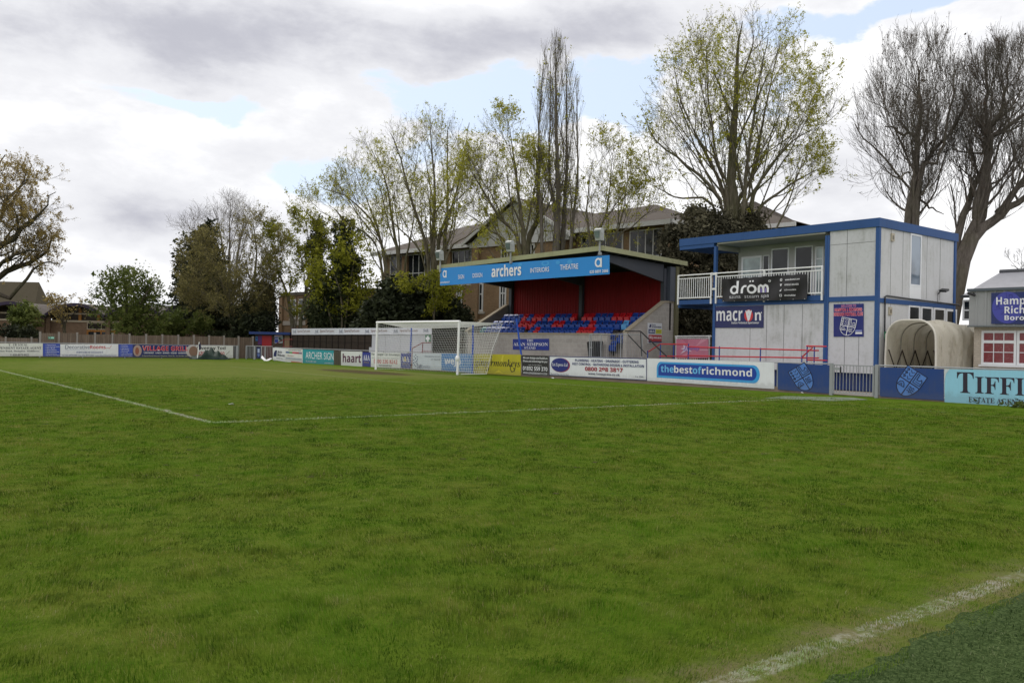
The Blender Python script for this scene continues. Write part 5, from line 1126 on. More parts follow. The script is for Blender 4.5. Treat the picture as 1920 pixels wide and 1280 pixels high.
# windows
for a0, a1, n in ((-26.6, -21.3, 7), (-19.6, -15.9, 5), (-5.9, -2.4, 5), (-1.9, .6, 4)):
    winpart(r, SC, a0, a1, 6.2, 8.7 if a0 < -10 else 8.95, 0, glass, n, (.36,), .09, wf, 'strip_window', .05)
mb = MB()
for (x0, x1, yt, yb, b_) in ((858, 866, 540, 580, 0), (894, 905, 538, 581, -.8), (939, 948, 540, 577, -.8), (998, 1008, 538, 577, -.8)):
    a0, a1 = sx(x0, yt, b_)[0], sx(x1, yt, b_)[0]; winpart(r, SC, a0 - .1, a1 + .1, 3.85, 6.0, b_, glass, 2, (.62,), .14, wf, 'window', .05)
    mb.fbox(SC, (a0 - .3, b_ - .12, 3.68), (a1 + .3, b_ - .002, 3.845), stone)
for x0, x1 in ((940, 953), (990, 1003)):
    a0, a1 = sx(x0, 470, -.8)[0], sx(x1, 470, -.8)[0]; winpart(r, SC, a0, a1, 6.6, 8.55, -.8, glass, 2, (.55,), .1, wf, 'window', .05)
for a in (-41.3, -39.9, -36.4, -35.0, -31.6, -30.2):
    winpart(r, SC, a, a + .95, 3.5, 5.35, -.4, glass, 1, (.5,), .12, wf, 'window', .05); mb.fbox(SC, (a - .1, -.52, 3.36), (a + 1.05, -.402, 3.49), stone)
for a in (-25.5, -24.1): winpart(r, SC, a, a + 1.25, 3.9, 6.0, 0, glass, 2, (.6,), .1, wf, 'window', .05); mb.fbox(SC, (a - .1, -.12, 3.74), (a + 1.35, -.002, 3.89), stone)
mb.build('window_sills', r)
mb = MB(); mb.tube([SC(-27.1, -.1, 3.3), SC(-27.1, -.1, 8.7)], .06, wf, 6); mb.build('downpipe', r)
# second roof beyond, right
r = thing('school_annexe', 'further slate roofed school wing behind the big maple', 'building', SC(16, 22, 0))
AN = frame(P0 + SV * 26, SU, SV)
an = lambda x, y, b_=0: AN.px(x, y, b_)
a0, a1 = an(1290, 400)[0], an(1500, 420)[0]; ze = an(1380, 428)[1]; zr2 = an(1350, 385, 5)[1]
mb = MB(); mb.fbox(AN, (a0, 0, 0), (a1 - 3, 10, ze), brick); mb.build('wall', r)
mb = MB(); mb.add([AN(a0 - .5, -.6, ze), AN(a1, -.6, ze), AN(a1, 10.6, ze), AN(a0 - .5, 10.6, ze), AN(a0 + 3, 5, zr2), AN(a1 - 8, 5, zr2)], [(0, 1, 5, 4), (1, 2, 5), (2, 3, 4, 5), (3, 0, 4)], slateb); mb.build('roof', r)
mb = MB(); mb.fbox(AN, (a0 - .5, -.72, ze - .3), (a1, -.602, ze), wf); mb.build('eaves', r)
aw = an(1385, 440)[0]; winpart(r, AN, aw, aw + 2.2, ze - 2.0, ze - .5, 0, glass, 2, (.5,), .12, wf, 'window', .06)

# ------------------------------------------------------------------ arched timber-framed building on the far left
dl = 76.0; l0, l1 = D(-60, 640, dl), D(470, 640, dl + 2); lu = (l1 - l0) * [1, 1, 0]; lw_ = np.linalg.norm(lu); lu = lu / lw_
lv = np.array([-lu[1], lu[0], 0]); lv = lv if lv @ (l0 - CAM) > 0 else -lv
LB_ = frame((l0[0], l0[1], 0), lu, lv); lp = lambda x, y, b_=0: LB_.px(x, y, b_)
brickd = brickmat('brown_brick', (.17, .10, .062), (.23, .145, .092), (.2, .16, .12), .225, .075, .010, tuple(lu))
oak = woodmat('orange_timber', (.40, .17, .04), (.48, .22, .055), .2, 'z', tuple(lu), .6)
pale_r = paint((186, 172, 150), .7, .2); purple = paint((44, 30, 60), .6, .2); darkroof = stainmat('dark_curved_roof', (.10, .085, .075), (.06, .05, .045), 1, .5, .8, False)
r = thing('arched_building', 'low brick and timber building with a row of curved roofs behind the fence', 'building', LB_(lw_ / 2, 4, 0))
zw = lp(200, 605)[1]
mb = MB(); mb.fbox(LB_, (0, 0, 0), (lw_, 8, zw), brickd); mb.build('wall', r)
mb = MB(); mb.fbox(LB_, (0, -.1, zw), (lw_, .3, zw + .16), pale_r); mb.build('coping', r)
arches = [(-30, 92, 566), (95, 205, 569), (208, 312, 571), (312, 372, 572), (372, 462, 580)]
for x0, x1, yc in arches:
    a0, a1 = lp(x0, 590)[0], lp(x1, 590)[0]; zc = lp((x0 + x1) / 2, yc)[1]; zsd = lp((x0 + x1) / 2, 590)[1]
    mb = MB(); n = 18; vs = []
    for i in range(n + 1):
        t = i / n; a = a0 + (a1 - a0) * t; z = zsd + (zc - zsd) * (1 - (2 * t - 1) ** 2)
        vs += [LB_(a, -1.2, z), LB_(a, 8, z), LB_(a, -1.2, z - .28), LB_(a, 8, z - .28)]
    fs = []
    for i in range(n): k = i * 4; fs += [(k, k + 4, k + 5, k + 1), (k + 2, k + 3, k + 7, k + 6)]
    mb.add(vs, fs, darkroof); mb.add(vs, [(i * 4 + 2, i * 4 + 6, i * 4 + 4, i * 4) for i in range(n)], purple); mb.build('roof', r)
    mb = MB()
    for t in (.18, .5, .82):
        a = a0 + (a1 - a0) * t; zt3 = zsd + (zc - zsd) * (1 - (2 * t - 1) ** 2) - .3; mb.fbox(LB_, (a - .12, -.05, zw + .16), (a + .12, .2, zt3), oak)
    mb.build('timber_post', r)
    mb = MB(); z = (zw + zsd) / 2 + .35; mb.fbox(LB_, (a0, -.06, z), (a1, .0, z + .14), pale_r); mb.build('transom', r)
    mb = MB(); n = 10; vs = [LB_(a0 + .05, .1, zw + .1), LB_(a1 - .05, .1, zw + .1)] + [LB_(a1 + (a0 - a1) * (k + .3) / (n + .6), .1, zsd - .25 + (zc - zsd) * (1 - (2 * (k + .3) / (n + .6) - 1) ** 2)) for k in range(n + 1)]
    mb.add(vs, [tuple(range(len(vs)))], glassmat('brown_glass', (.022, .016, .011), .35, .1)); mb.build('glazing', r)
mb = MB()
for x0, x1 in ((72, 86), (88, 96), (200, 208)): mb.fbox(LB_, (lp(x0, 600)[0], -.25, 0), (lp(x1, 600)[0], -.002, lp(90, 592)[1]), brickd)
mb.build('brick_pier', r)
for x0, x1 in ((20, 40), (163, 217), (405, 432)):
    a0, a1 = lp(x0, 620)[0], lp(x1, 620)[0]; winpart(r, LB_, a0, a1, .3, lp(190, 619)[1], -.0, glass, max(1, int((x1 - x0) / 13)), (), .14, oak, 'timber_window', .06)
    winpart(r, LB_, a0, a1, lp(190, 618)[1], zw - .03, 0, glassmat('brown_glass', (.022, .016, .011), .35, .1), 2, (), .06, pale_r, 'window', .04)
# steep roof behind, far left; white roof in the gap
q0, q1 = D(-40, 640, 92), D(78, 640, 92); u_ = (q1 - q0) * [1, 1, 0]; w_ = np.linalg.norm(u_); u_ /= w_; v_ = np.array([-u_[1], u_[0], 0]); v_ = v_ if v_ @ (q0 - CAM) > 0 else -v_
HR = frame(q0 * [1, 1, 0], u_, v_); hz_ = lambda x, y: HR.px(x, y, 0)
r = thing('steep_roofed_house', 'house with a steep brown tiled roof behind the curved roofs at the far left', 'house', HR(w_ / 2, 4, 0))
ze, zr3 = hz_(40, 572)[1], hz_(40, 527)[1]; xr_ = hz_(66, 530)[0]; xe_ = hz_(70, 560)[0]
mb = MB(); mb.fbox(HR, (0, 0, 0), (xe_ - .4, 2.6, ze), brickd); mb.build('wall', r)
mb = MB(); mb.add([HR(-.5, -.5, ze - .2), HR(xe_, -.5, ze - .2), HR(xr_ - .3, 1.3, zr3), HR(-.5, 1.3, zr3), HR(xe_, 3.0, ze - .2), HR(-.5, 3.0, ze - .2)], [(0, 1, 2, 3), (1, 4, 2), (4, 5, 3, 2)], stainmat('mossy_tiles', (.095, .08, .055), (.065, .062, .034), 1.3, .6, .9, True, .2)); mb.build('roof', r)
q0 = D(292, 640, 95); WR = frame(q0 * [1, 1, 0], u_, v_); wz = lambda x, y: WR.px(x, y, 0)
r = thing('white_roofed_shed', 'pale roofed industrial shed glimpsed between the green tree and the dark conifer', 'building', WR(2, 4, 0))
mb = MB(); mb.fbox(WR, (0, 0, 0), (6, 8, wz(310, 572)[1]), paint((150, 150, 150), .7, .2)); mb.build('wall', r)
mb = MB(); mb.add([WR(-.3, -.3, wz(310, 573)[1]), WR(6.3, -.3, wz(310, 573)[1]), WR(6.3, 6, wz(310, 549)[1]), WR(-.3, 6, wz(310, 549)[1])], [(0, 1, 2, 3)], paint((206, 208, 214), .6, .1)); mb.build('roof', r)
# ------------------------------------------------------------------ trees
def nrm(a): return a / (np.linalg.norm(a, axis=-1, keepdims=True) + 1e-9)
def grow(P, Dr, L, n, jit, trop, rg):
    """N polylines of n segments: positions (N, n+1, 3)"""
    pts = [P]; d = nrm(Dr); seg = (L / n)[:, None]
    for i in range(n):
        d = nrm(d + rg.normal(0, jit, d.shape) + np.array(trop) / n); P = P + d * seg; pts.append(P)
    return np.stack(pts, 1)
def tubes(pts, rad, sides):
    """vertices and quads of N polylines at once"""
    N, n, _ = pts.shape; d = np.empty_like(pts); d[:, 1:-1] = pts[:, 2:] - pts[:, :-2]; d[:, 0] = pts[:, 1] - pts[:, 0]; d[:, -1] = pts[:, -1] - pts[:, -2]; d = nrm(d)
    a = np.where(np.abs(d[..., 2:3]) < .9, np.array([0, 0, 1.0]), np.array([1.0, 0, 0])); x = nrm(np.cross(a, d)); y = np.cross(d, x)
    t = np.arange(sides) * 2 * np.pi / sides
    v = pts[:, :, None] + rad[:, :, None, None] * (x[:, :, None] * np.cos(t)[:, None] + y[:, :, None] * np.sin(t)[:, None])
    idx = np.arange(N * n * sides).reshape(N, n, sides); i0 = idx[:, :-1]; i1 = idx[:, 1:]; r0 = np.roll(i0, -1, 2); r1 = np.roll(i1, -1, 2)
    return v.reshape(-1, 3), np.stack([i0, r0, r1, i1], -1).reshape(-1, 4)
def children(pts, rad, m, t0, t1, ang, asd, rg, bias=0.0):
    """m children per parent polyline: start, direction, radius there, t"""
    N, n, _ = pts.shape; par = np.repeat(np.arange(N), m); t = t0 + (t1 - t0) * ((np.tile(np.arange(m), N) + rg.random(N * m)) / m)
    s = t * (n - 1); i = np.minimum(s.astype(int), n - 2); f = (s - i)[:, None]
    p = pts[par, i] * (1 - f) + pts[par, i + 1] * f; d = nrm(pts[par, i + 1] - pts[par, i]); r = rad[par, i] * (1 - f[:, 0]) + rad[par, i + 1] * f[:, 0]
    a = np.where(np.abs(d[:, 2:3]) < .9, np.array([0, 0, 1.0]), np.array([1.0, 0, 0])); x = nrm(np.cross(a, d)); y = np.cross(d, x)
    ph = np.tile(np.arange(m), N) * 2.4 + np.repeat(rg.random(N) * 6.28, m) + rg.normal(0, .4, N * m)
    an = np.abs(rg.normal(ang, asd, N * m))[:, None]
    dr = d * np.cos(an) + (x * np.cos(ph)[:, None] + y * np.sin(ph)[:, None]) * np.sin(an)
    dr = dr + np.array([0, 0, bias])
    return p, nrm(dr), r, t, par
def ell_dist(P, d, c, R):
    """distance along d from P to the ellipsoid surface (0 when pointing out from outside)"""
    p = (P - c) / R; q = d / R; a = (q * q).sum(1); b_ = (p * q).sum(1); cc = (p * p).sum(1) - 1
    disc = b_ * b_ - a * cc; return np.where(disc > 0, (-b_ + np.sqrt(np.maximum(disc, 0))) / a, 0).clip(0)
def mesh_np(name, verts, faces, mat, parent, tone=None, smooth=False):
    me = bpy.data.meshes.new(name); v = np.asarray(verts, np.float32) - wloc(parent).astype(np.float32) if parent is not None else np.asarray(verts, np.float32)
    k = faces.shape[1]; me.vertices.add(len(v)); me.vertices.foreach_set('co', v.ravel()); me.loops.add(faces.size); me.loops.foreach_set('vertex_index', faces.ravel().astype(np.int32))
    me.polygons.add(len(faces)); me.polygons.foreach_set('loop_start', np.arange(0, faces.size, k, dtype=np.int32)); me.polygons.foreach_set('loop_total', np.full(len(faces), k, np.int32))
    if smooth: me.polygons.foreach_set('use_smooth', np.ones(len(faces), bool))
    if tone is not None:
        at = me.attributes.new('tone', 'FLOAT', 'FACE'); at.data.foreach_set('value', np.asarray(tone, np.float32))
    me.materials.append(mat); me.update(calc_edges=True); me.validate()
    o = bpy.data.objects.new(name, me); COL.objects.link(o)
    if parent is not None: o.parent = parent
    return o
def barkmat(name, c1, c2, green=0.0):
    if name in MATS: return MATS[name]
    m, bb = newmat(name); g = bb.n('ShaderNodeNewGeometry').outputs['Position']
    n1 = bb.noise(scaled(bb, g, 4, 4, .9), 2.5, 6, .65); n2 = bb.noise(g, .7, 4, .6)
    c = bb.mix(bb.ss(n1, .35, .7), c1, c2); c = bb.mix(bb.m('MULTIPLY', bb.ss(n2, .4, .65), green), c, (.085, .095, .03))
    MATS[name] = finish(m, bb, c, .95, .15, bump=n1, bstr=.6, bdist=.05); return MATS[name]
def leafmat(name, cols, trans=.35):
    if name in MATS: return MATS[name]
    m, bb = newmat(name); at = bb.n('ShaderNodeAttribute', attribute_name='tone'); rp_ = bb.n('ShaderNodeValToRGB'); e = rp_.color_ramp.elements
    while len(e) < len(cols): e.new(.5)
    for i, c in enumerate(cols): e[i].position = i / (len(cols) - 1); e[i].color = c + (1,)
    m.node_tree.links.new(at.outputs['Fac'], rp_.inputs[0])
    MATS[name] = finish(m, bb, rp_.outputs[0], .7, .06 if 'grass' in name or 'turf' in name else .2, translucent=trans); return MATS[name]
def leafquads(P, size, rg, clump=1, spread=0.0, flat=0.0):
    P = np.repeat(P, clump, 0); n = len(P); P = P + rg.normal(0, spread, P.shape)
    a = nrm(rg.normal(0, 1, (n, 3)) * np.array([1, 1, 1 - flat])); b_ = nrm(np.cross(a, rg.normal(0, 1, (n, 3)))); s = (size * rg.lognormal(-.12, .42, n))[:, None]
    v = np.stack([P - a * s, P + b_ * s * .55, P + a * s, P - b_ * s * .55], 1).reshape(-1, 3); return v, np.arange(n * 4).reshape(n, 4)
def smooth_path(pts, n):
    pts = np.array(pts, float); t = np.linspace(0, len(pts) - 1, n); out = []
    for s in t:
        i = min(int(s), len(pts) - 2); f = s - i; p0 = pts[max(i - 1, 0)]; p1 = pts[i]; p2 = pts[i + 1]; p3 = pts[min(i + 2, len(pts) - 1)]
        out.append(.5 * ((2 * p1) + (p2 - p0) * f + (2 * p0 - 5 * p1 + 4 * p2 - p3) * f * f + (3 * p1 - 3 * p2 + p3 - p0) * f ** 3))
    return np.array(out)

def tree(name, label, dep, base, stems, crown, seed, style, bark, leaf=None, nleaf=0, lsize=.09, llow=0.0, group=None, lclump=5, even=0):
    """stems: list of (pixel path, r0, r1, depth shift at the tip); crown: list of (px, py, rx, ry) outlines at depth dep"""
    rg = np.random.default_rng(seed); pm = dep / FOC
    p0 = D(base[0], base[1], dep); root = thing(name, label, 'tree', (p0[0], p0[1], 0), group)
    cents = [(D(cx, cy, dep), np.array([rx * pm, rx * pm, ry * pm])) for cx, cy, rx, ry in crown]
    def cap(P, d):
        L = None
        for c, R in cents: k = ell_dist(P, d, c, R); L = k if L is None else np.maximum(L, k)
        return L
    S = []
    NST = 14
    for path, r0, r1, sh in stems:
        n = len(path); wp = [D(x, y, dep + sh * (i / max(1, n - 1)) ** 1.2) for i, (x, y) in enumerate(path)]
        if path[0][1] >= base[1] - 3: wp[0] = np.array([wp[0][0], wp[0][1], -.1])
        S.append((smooth_path(wp, NST), r0 * (1 - np.linspace(0, 1, NST)) ** style.get('tp', 1.25) + r1 * .6))
    P = np.stack([s for s, _ in S]); R_ = np.stack([r for _, r in S])
    P[:, 1:-1] += rg.normal(0, .03 * style.get('wob', 1), P[:, 1:-1].shape)
    big = [tubes(P, R_, 8)]; thin = []; ends = []
    cur, crad = P, R_
    for li, lv in enumerate(style['levels']):
        p, d, r, t, par = children(cur, crad, lv['m'], lv.get('t0', .2), lv.get('t1', 1.0), lv['ang'], lv.get('asd', .15), rg, lv.get('up', 0))
        mx = cap(p, d); e_ = p + d * mx[:, None]; mx = mx * (.55 + .8 * vnoise(e_[:, 0] + e_[:, 1] * .5, e_[:, 2] + e_[:, 1] * .3, .42, seed + li)); L = np.minimum(mx * rg.uniform(.5, 1.08, len(p)) + (0, .3, .9, .5)[li], lv['len'] * rg.uniform(.6, 1.15, len(p)) * (1 - lv.get('tap', .4) * t))
        ok = L > lv.get('min', .25); p, d, r, L = p[ok], d[ok], r[ok], L[ok]
        if not len(p): break
        q = grow(p, d, L, lv['n'], lv.get('jit', .12), (0, 0, lv.get('trop', .3)), rg)
        r0 = np.minimum(r * lv.get('rr', .55), lv.get('rmax', 1)); rr = r0[:, None] * np.linspace(1, lv.get('rt', .35), lv['n'] + 1)[None]
        rr = np.maximum(rr, lv.get('rmin', .006))
        (big if li < style.get('bigl', 1) else thin).append(tubes(q, rr, 5 if li == 0 else 3)); cur, crad = q, rr
        ends.append(q)
    def join(lst):
        v = np.concatenate([a for a, _ in lst]); o = 0; f = []
        for a, b_ in lst: f.append(b_ + o); o += len(a)
        return v, np.concatenate(f)
    bm_ = bark
    v, f = join(big); mesh_np('trunk', v, f, bm_, root, smooth=True)
    cr = None
    if thin: v, f = join(thin); cr = mesh_np('crown', v, f, bm_, root)
    if leaf is not None and nleaf:
        E = ends[-1]; pts = E[:, 1:].reshape(-1, 3)
        w = np.ones(len(pts))
        zlo, zhi = pts[:, 2].min(), pts[:, 2].max(); w = np.exp(-llow * (pts[:, 2] - zlo) / (zhi - zlo)) * (.25 + 3 * even + (vnoise(pts[:, 0] * 1 + pts[:, 2], pts[:, 1] + pts[:, 2] * .7, .55, seed) > .48))
        ch = rg.choice(len(pts), min(int(nleaf * .55), len(pts) * 3), p=w / w.sum())
        lv_, lf = leafquads(pts[ch], lsize, rg, lclump, lsize * 1.8); tone = np.clip(rg.normal(.5, .22, len(lf)), 0, 1)
        mesh_np('leaves', lv_, lf, leaf, cr if cr is not None and False else root, tone)
    return root

def bushmass(name, label, dep, base, blobs_, n, size, leaf, seed, bark, cat='bush', stems=(), hole=.42, flat=0.0, shell=.55, group=None, droop=0.0, kids='foliage', nscale=.8):
    """foliage filling the union of ellipsoids (px, py, rx, ry, depth shift), thinner where the noise is low so the background shows"""
    rg = np.random.default_rng(seed); pm = dep / FOC; p0 = D(base[0], base[1], dep); root = thing(name, label, cat, (p0[0], p0[1], 0), group)
    vol = np.array([rx * rx * ry for _, _, rx, ry, _ in blobs_], float); vol = vol ** (2 / 3); vol /= vol.sum(); P = []
    for (cx, cy, rx, ry, sh), w in zip(blobs_, vol):
        k = int(n * w); c = D(cx, cy, dep + sh); d = nrm(rg.normal(0, 1, (k, 3))); rad = (shell + (1 - shell) * rg.random(k) ** .6) * rg.normal(1, .08, k) * (.62 + .7 * vnoise(d[:, 0] * 2 + d[:, 1], d[:, 2] * 2 + d[:, 1], 1.5, seed + int(cx)))
        P.append(c + d * rad[:, None] * np.array([rx * pm, rx * pm * .8, ry * pm]))
    P = np.concatenate(P); nz = vnoise(P[:, 0] + P[:, 2] * .6, P[:, 1] + P[:, 2] * .8, nscale, seed) * .6 + vnoise(P[:, 0] + P[:, 2], P[:, 1] - P[:, 2], nscale * 2.7, seed + 1) * .4
    hole = hole; P = P[(nz > hole) & (P[:, 2] > .05)]; nz = nz[nz > hole][:len(P)] if False else None
    v, f = leafquads(P, size, rg, 2, size * .9, flat)
    clump = vnoise(P[:, 0] * 1 + P[:, 2] * .5, P[:, 1] + P[:, 2], nscale * 1.8, seed + 5)
    tone = np.clip(np.repeat(clump, 2) * .7 + rg.normal(.15, .16, len(f)), 0, 1)
    mesh_np(kids, v, f, leaf, root, tone)
    if stems:
        Ps = []; 
        for path, r0, r1, sh in stems:
            m_ = len(path); wp = [D(x, y, dep + sh * i / max(1, m_ - 1)) for i, (x, y) in enumerate(path)]
            if path[0][1] >= base[1] - 3: wp[0] = np.array([wp[0][0], wp[0][1], -.1])
            Ps.append((smooth_path(wp, 10), np.linspace(r0, r1, 10)))
        Pa = np.stack([a for a, _ in Ps]); Ra = np.stack([b_ for _, b_ in Ps]); tv, tf = tubes(Pa, Ra, 7)
        sv = [(tv, tf)]
        p, d, r, t, par = children(Pa, Ra, 9, .3, 1, .8, .2, rg, .2); q = grow(p, d, np.full(len(p), 26 * pm) * rg.uniform(.5, 1.3, len(p)), 5, .2, (0, 0, .2), rg); rr = (r * .5)[:, None] * np.linspace(1, .3, 6)[None]; a_, b_ = tubes(q, rr, 4); sv.append((a_, b_ + len(tv)))
        mesh_np('trunk', np.concatenate([a for a, _ in sv]), np.concatenate([b_ for _, b_ in sv]), bark, root, smooth=True)
    return root

bk_maple = barkmat('maple_bark', (.12, .10, .07), (.20, .175, .13), .5)
bk_dark = barkmat('dark_bark', (.055, .044, .034), (.10, .085, .066), .25)
bk_plane = barkmat('plane_bark', (.115, .097, .083), (.18, .155, .135), .2)
bk_haw = barkmat('hawthorn_bark', (.11, .095, .06), (.17, .15, .10), .4)
bk_pop = barkmat('poplar_bark', (.14, .12, .10), (.21, .185, .16), .25)
lf_maple = leafmat('maple_leaf', [(.20, .20, .02), (.36, .36, .04), (.52, .48, .10)], .5)
lf_brown = leafmat('olive_leaf', [(.10, .088, .030), (.21, .185, .065), (.36, .31, .12)], .45)
lf_oak = leafmat('oak_leaf', [(.17, .12, .04), (.32, .24, .08), (.46, .37, .16)], .55)
lf_green = leafmat('fresh_leaf', [(.040, .056, .014), (.105, .135, .030), (.24, .27, .08)], .45)
lf_dark = leafmat('dark_evergreen', [(.012, .016, .008), (.030, .038, .017), (.07, .08, .036)], .1)
lf_ivy = leafmat('ivy_leaf', [(.012, .020, .008), (.034, .046, .017), (.09, .10, .042)], .12)
lf_holly = leafmat('brown_evergreen', [(.022, .022, .012), (.060, .055, .032), (.16, .145, .09)], .12)
lf_yellow = leafmat('yellow_maple_leaf', [(.11, .12, .010), (.24, .25, .022), (.40, .38, .06)], .5)

def mstyle(l1=8, l2=8, l3=7, len1=9, up=.25):
    return dict(bigl=2, levels=[dict(m=l1, t0=.15, t1=.97, ang=.55, asd=.16, len=len1, n=10, jit=.06, trop=.45, rr=.5, tap=.35, up=up * .6, min=1, rmax=.075, rmin=.012),
                                dict(m=max(4, l2 - 2), t0=.2, t1=1, ang=.6, asd=.2, len=len1 * .5, n=6, jit=.10, trop=.35, rr=.5, tap=.4, up=.1, rmin=.008, rmax=.028),
                                dict(m=max(4, l3 - 1), t0=.2, t1=1, ang=.65, asd=.25, len=len1 * .26, n=4, jit=.14, trop=.3, rr=.6, tap=.35, up=.1, rmin=.006, rt=.5, rmax=.013),
                                dict(m=3, t0=.3, t1=1, ang=.6, asd=.25, len=len1 * .11, n=2, jit=.15, trop=.2, rr=.7, tap=.3, min=.12, rmin=.005, rt=.7, rmax=.008)])
# the big maple behind the cabin
tree('maple_tree', 'big spreading maple with fresh yellow green leaves behind the cabin', 46, (1372, 640), [
    ([(1372, 640), (1374, 420), (1371, 330), (1378, 200), (1384, 90), (1392, 40)], .40, .03, -1), ([(1372, 640), (1366, 410), (1330, 300), (1280, 200), (1262, 120)], .17, .025, 2),
    ([(1370, 640), (1362, 410), (1300, 320), (1235, 270), (1205, 215)], .15, .02, -3), ([(1374, 640), (1380, 410), (1415, 320), (1440, 180), (1462, 85)], .17, .025, 3),
    ([(1410, 640), (1408, 420), (1420, 350), (1480, 270), (1530, 240)], .18, .02, -2), ([(1412, 640), (1412, 430), (1450, 370), (1510, 330), (1550, 312)], .14, .02, 2), ([(1366, 640), (1345, 405), (1270, 370), (1215, 345)], .12, .02, 3),
    ([(1376, 640), (1392, 400), (1405, 280), (1425, 140), (1440, 70)], .14, .025, -4), ([(1371, 640), (1366, 400), (1340, 280), (1330, 180), (1325, 90)], .13, .02, -3)],
    [(1378, 240, 180, 180), (1335, 170, 110, 110), (1425, 165, 110, 115), (1375, 310, 180, 110), (1245, 260, 62, 95), (1495, 285, 70, 90)], 11, mstyle(9, 7, 5, 8), bk_maple, lf_maple, 16000, .040, 1.5)
# maples in a row behind the stand
grp = 'bare maples behind the stand'
tree('maple_tree', 'maple with wide low forks and pale leaves directly behind the archers lettering', 50, (985, 640), [
    ([(983, 640), (983, 470), (975, 400), (965, 300), (955, 235)], 0.208, .02, -1), ([(985, 640), (988, 465), (1010, 400), (1005, 300), (1000, 250)], 0.158, .03, 2), ([(980, 640), (975, 470), (930, 400), (890, 330), (872, 270)], 0.144, .03, -2),
    ([(985, 640), (990, 470), (1030, 380), (1050, 310)], 0.115, .02, 2), ([(982, 640), (960, 480), (915, 430), (875, 400)], 0.101, .02, 1)],
    [(950, 325, 76, 95), (955, 365, 105, 85), (900, 350, 55, 75)], 21, mstyle(8, 7, 6, 7), bk_maple, lf_maple, 11000, .040, .5, grp)
tree('maple_tree', 'tall maple with many upright bare tops left of the stand sign', 59, (815, 640), [
    ([(812, 640), (812, 470), (815, 380), (810, 280), (808, 215)], 0.200, .02, -1), ([(815, 640), (820, 470), (850, 380), (870, 290), (880, 230)], 0.144, .03, 2), ([(810, 640), (800, 470), (770, 370), (745, 280), (732, 250)], 0.144, .03, -2),
    ([(826, 640), (832, 480), (840, 380), (838, 270), (845, 225)], 0.144, .03, 1), ([(808, 640), (795, 490), (740, 420), (700, 380)], 0.101, .02, 2), ([(820, 640), (835, 490), (880, 440), (915, 420)], 0.101, .02, -2)],
    [(805, 320, 84, 105), (810, 360, 115, 92)], 22, mstyle(8, 7, 6, 7, .35), bk_maple, lf_maple, 8500, .040, 1.5, grp)
tree('maple_tree', 'leaning maple with twin trunks and a thin pale crown left of the tall maple', 61, (745, 640), [
    ([(752, 640), (750, 520), (738, 430), (722, 340), (690, 265)], 0.192, .02, -1), ([(735, 640), (725, 500), (700, 420), (650, 370), (600, 350)], 0.144, .03, 2), ([(728, 640), (715, 500), (690, 440), (630, 410), (585, 390)], 0.115, .02, -2), ([(752, 640), (760, 500), (775, 420), (780, 330)], 0.115, .02, 2), ([(740, 640), (720, 480), (690, 380), (655, 300)], 0.115, .02, 3)],
    [(680, 375, 92, 98), (640, 410, 82, 65), (720, 405, 72, 88)], 23, mstyle(8, 7, 6, 6.5), bk_maple, lf_maple, 8500, .040, .2, grp)
tree('maple_tree', 'slender many stemmed maple between the poplar and the big maple', 49, (1120, 640), [
    ([(1118, 640), (1108, 470), (1100, 390), (1112, 300)], 0.115, .02, -1), ([(1120, 640), (1118, 470), (1140, 380), (1150, 270)], 0.115, .02, 1), ([(1128, 640), (1150, 470), (1170, 390), (1180, 300)], 0.101, .02, 2), ([(1100, 640), (1085, 480), (1070, 420), (1075, 340)], 0.086, .02, -2), ([(1130, 640), (1145, 480), (1190, 420), (1230, 390)], 0.086, .02, 1)],
    [(1140, 350, 66, 105), (1150, 400, 92, 58)], 24, mstyle(8, 7, 5, 5.5), bk_maple, lf_maple, 5000, .040, .5, grp)
# Lombardy poplar
ps = dict(bigl=1, levels=[dict(m=20, t0=.14, t1=.98, ang=.27, asd=.07, len=7, n=9, jit=.035, trop=.5, rr=.4, tap=.3, min=.6, up=.3, rmax=.026, rmin=.009), dict(m=5, t0=.1, t1=1, ang=.28, asd=.08, len=3.4, n=5, jit=.05, trop=.45, rr=.5, tap=.5, up=.3, rmin=.006, rmax=.018), dict(m=5, t0=.2, t1=1, ang=.3, asd=.1, len=1.4, n=3, jit=.06, trop=.4, rr=.6, up=.3, rmin=.005, rmax=.009)])
tree('poplar_tree', 'tall narrow bare poplar rising above the stand roof', 50, (1045, 640), [
    ([(1043, 640), (1042, 470), (1046, 350), (1042, 200), (1042, 75)], .30, .03, 0), ([(1054, 640), (1055, 450), (1062, 330), (1062, 190), (1060, 85)], .17, .02, 1), ([(1022, 640), (1016, 460), (1010, 320), (1012, 200), (1022, 85)], .12, .02, -1), ([(1046, 640), (1048, 460), (1030, 320), (1032, 200), (1034, 75)], .11, .02, 1.5), ([(1060, 640), (1068, 470), (1082, 350), (1084, 240), (1078, 140)], .13, .02, -1)],
    [(1043, 245, 46, 160), (1043, 380, 42, 115)], 31, ps, bk_pop, lf_maple, 1200, .040, 4.0)
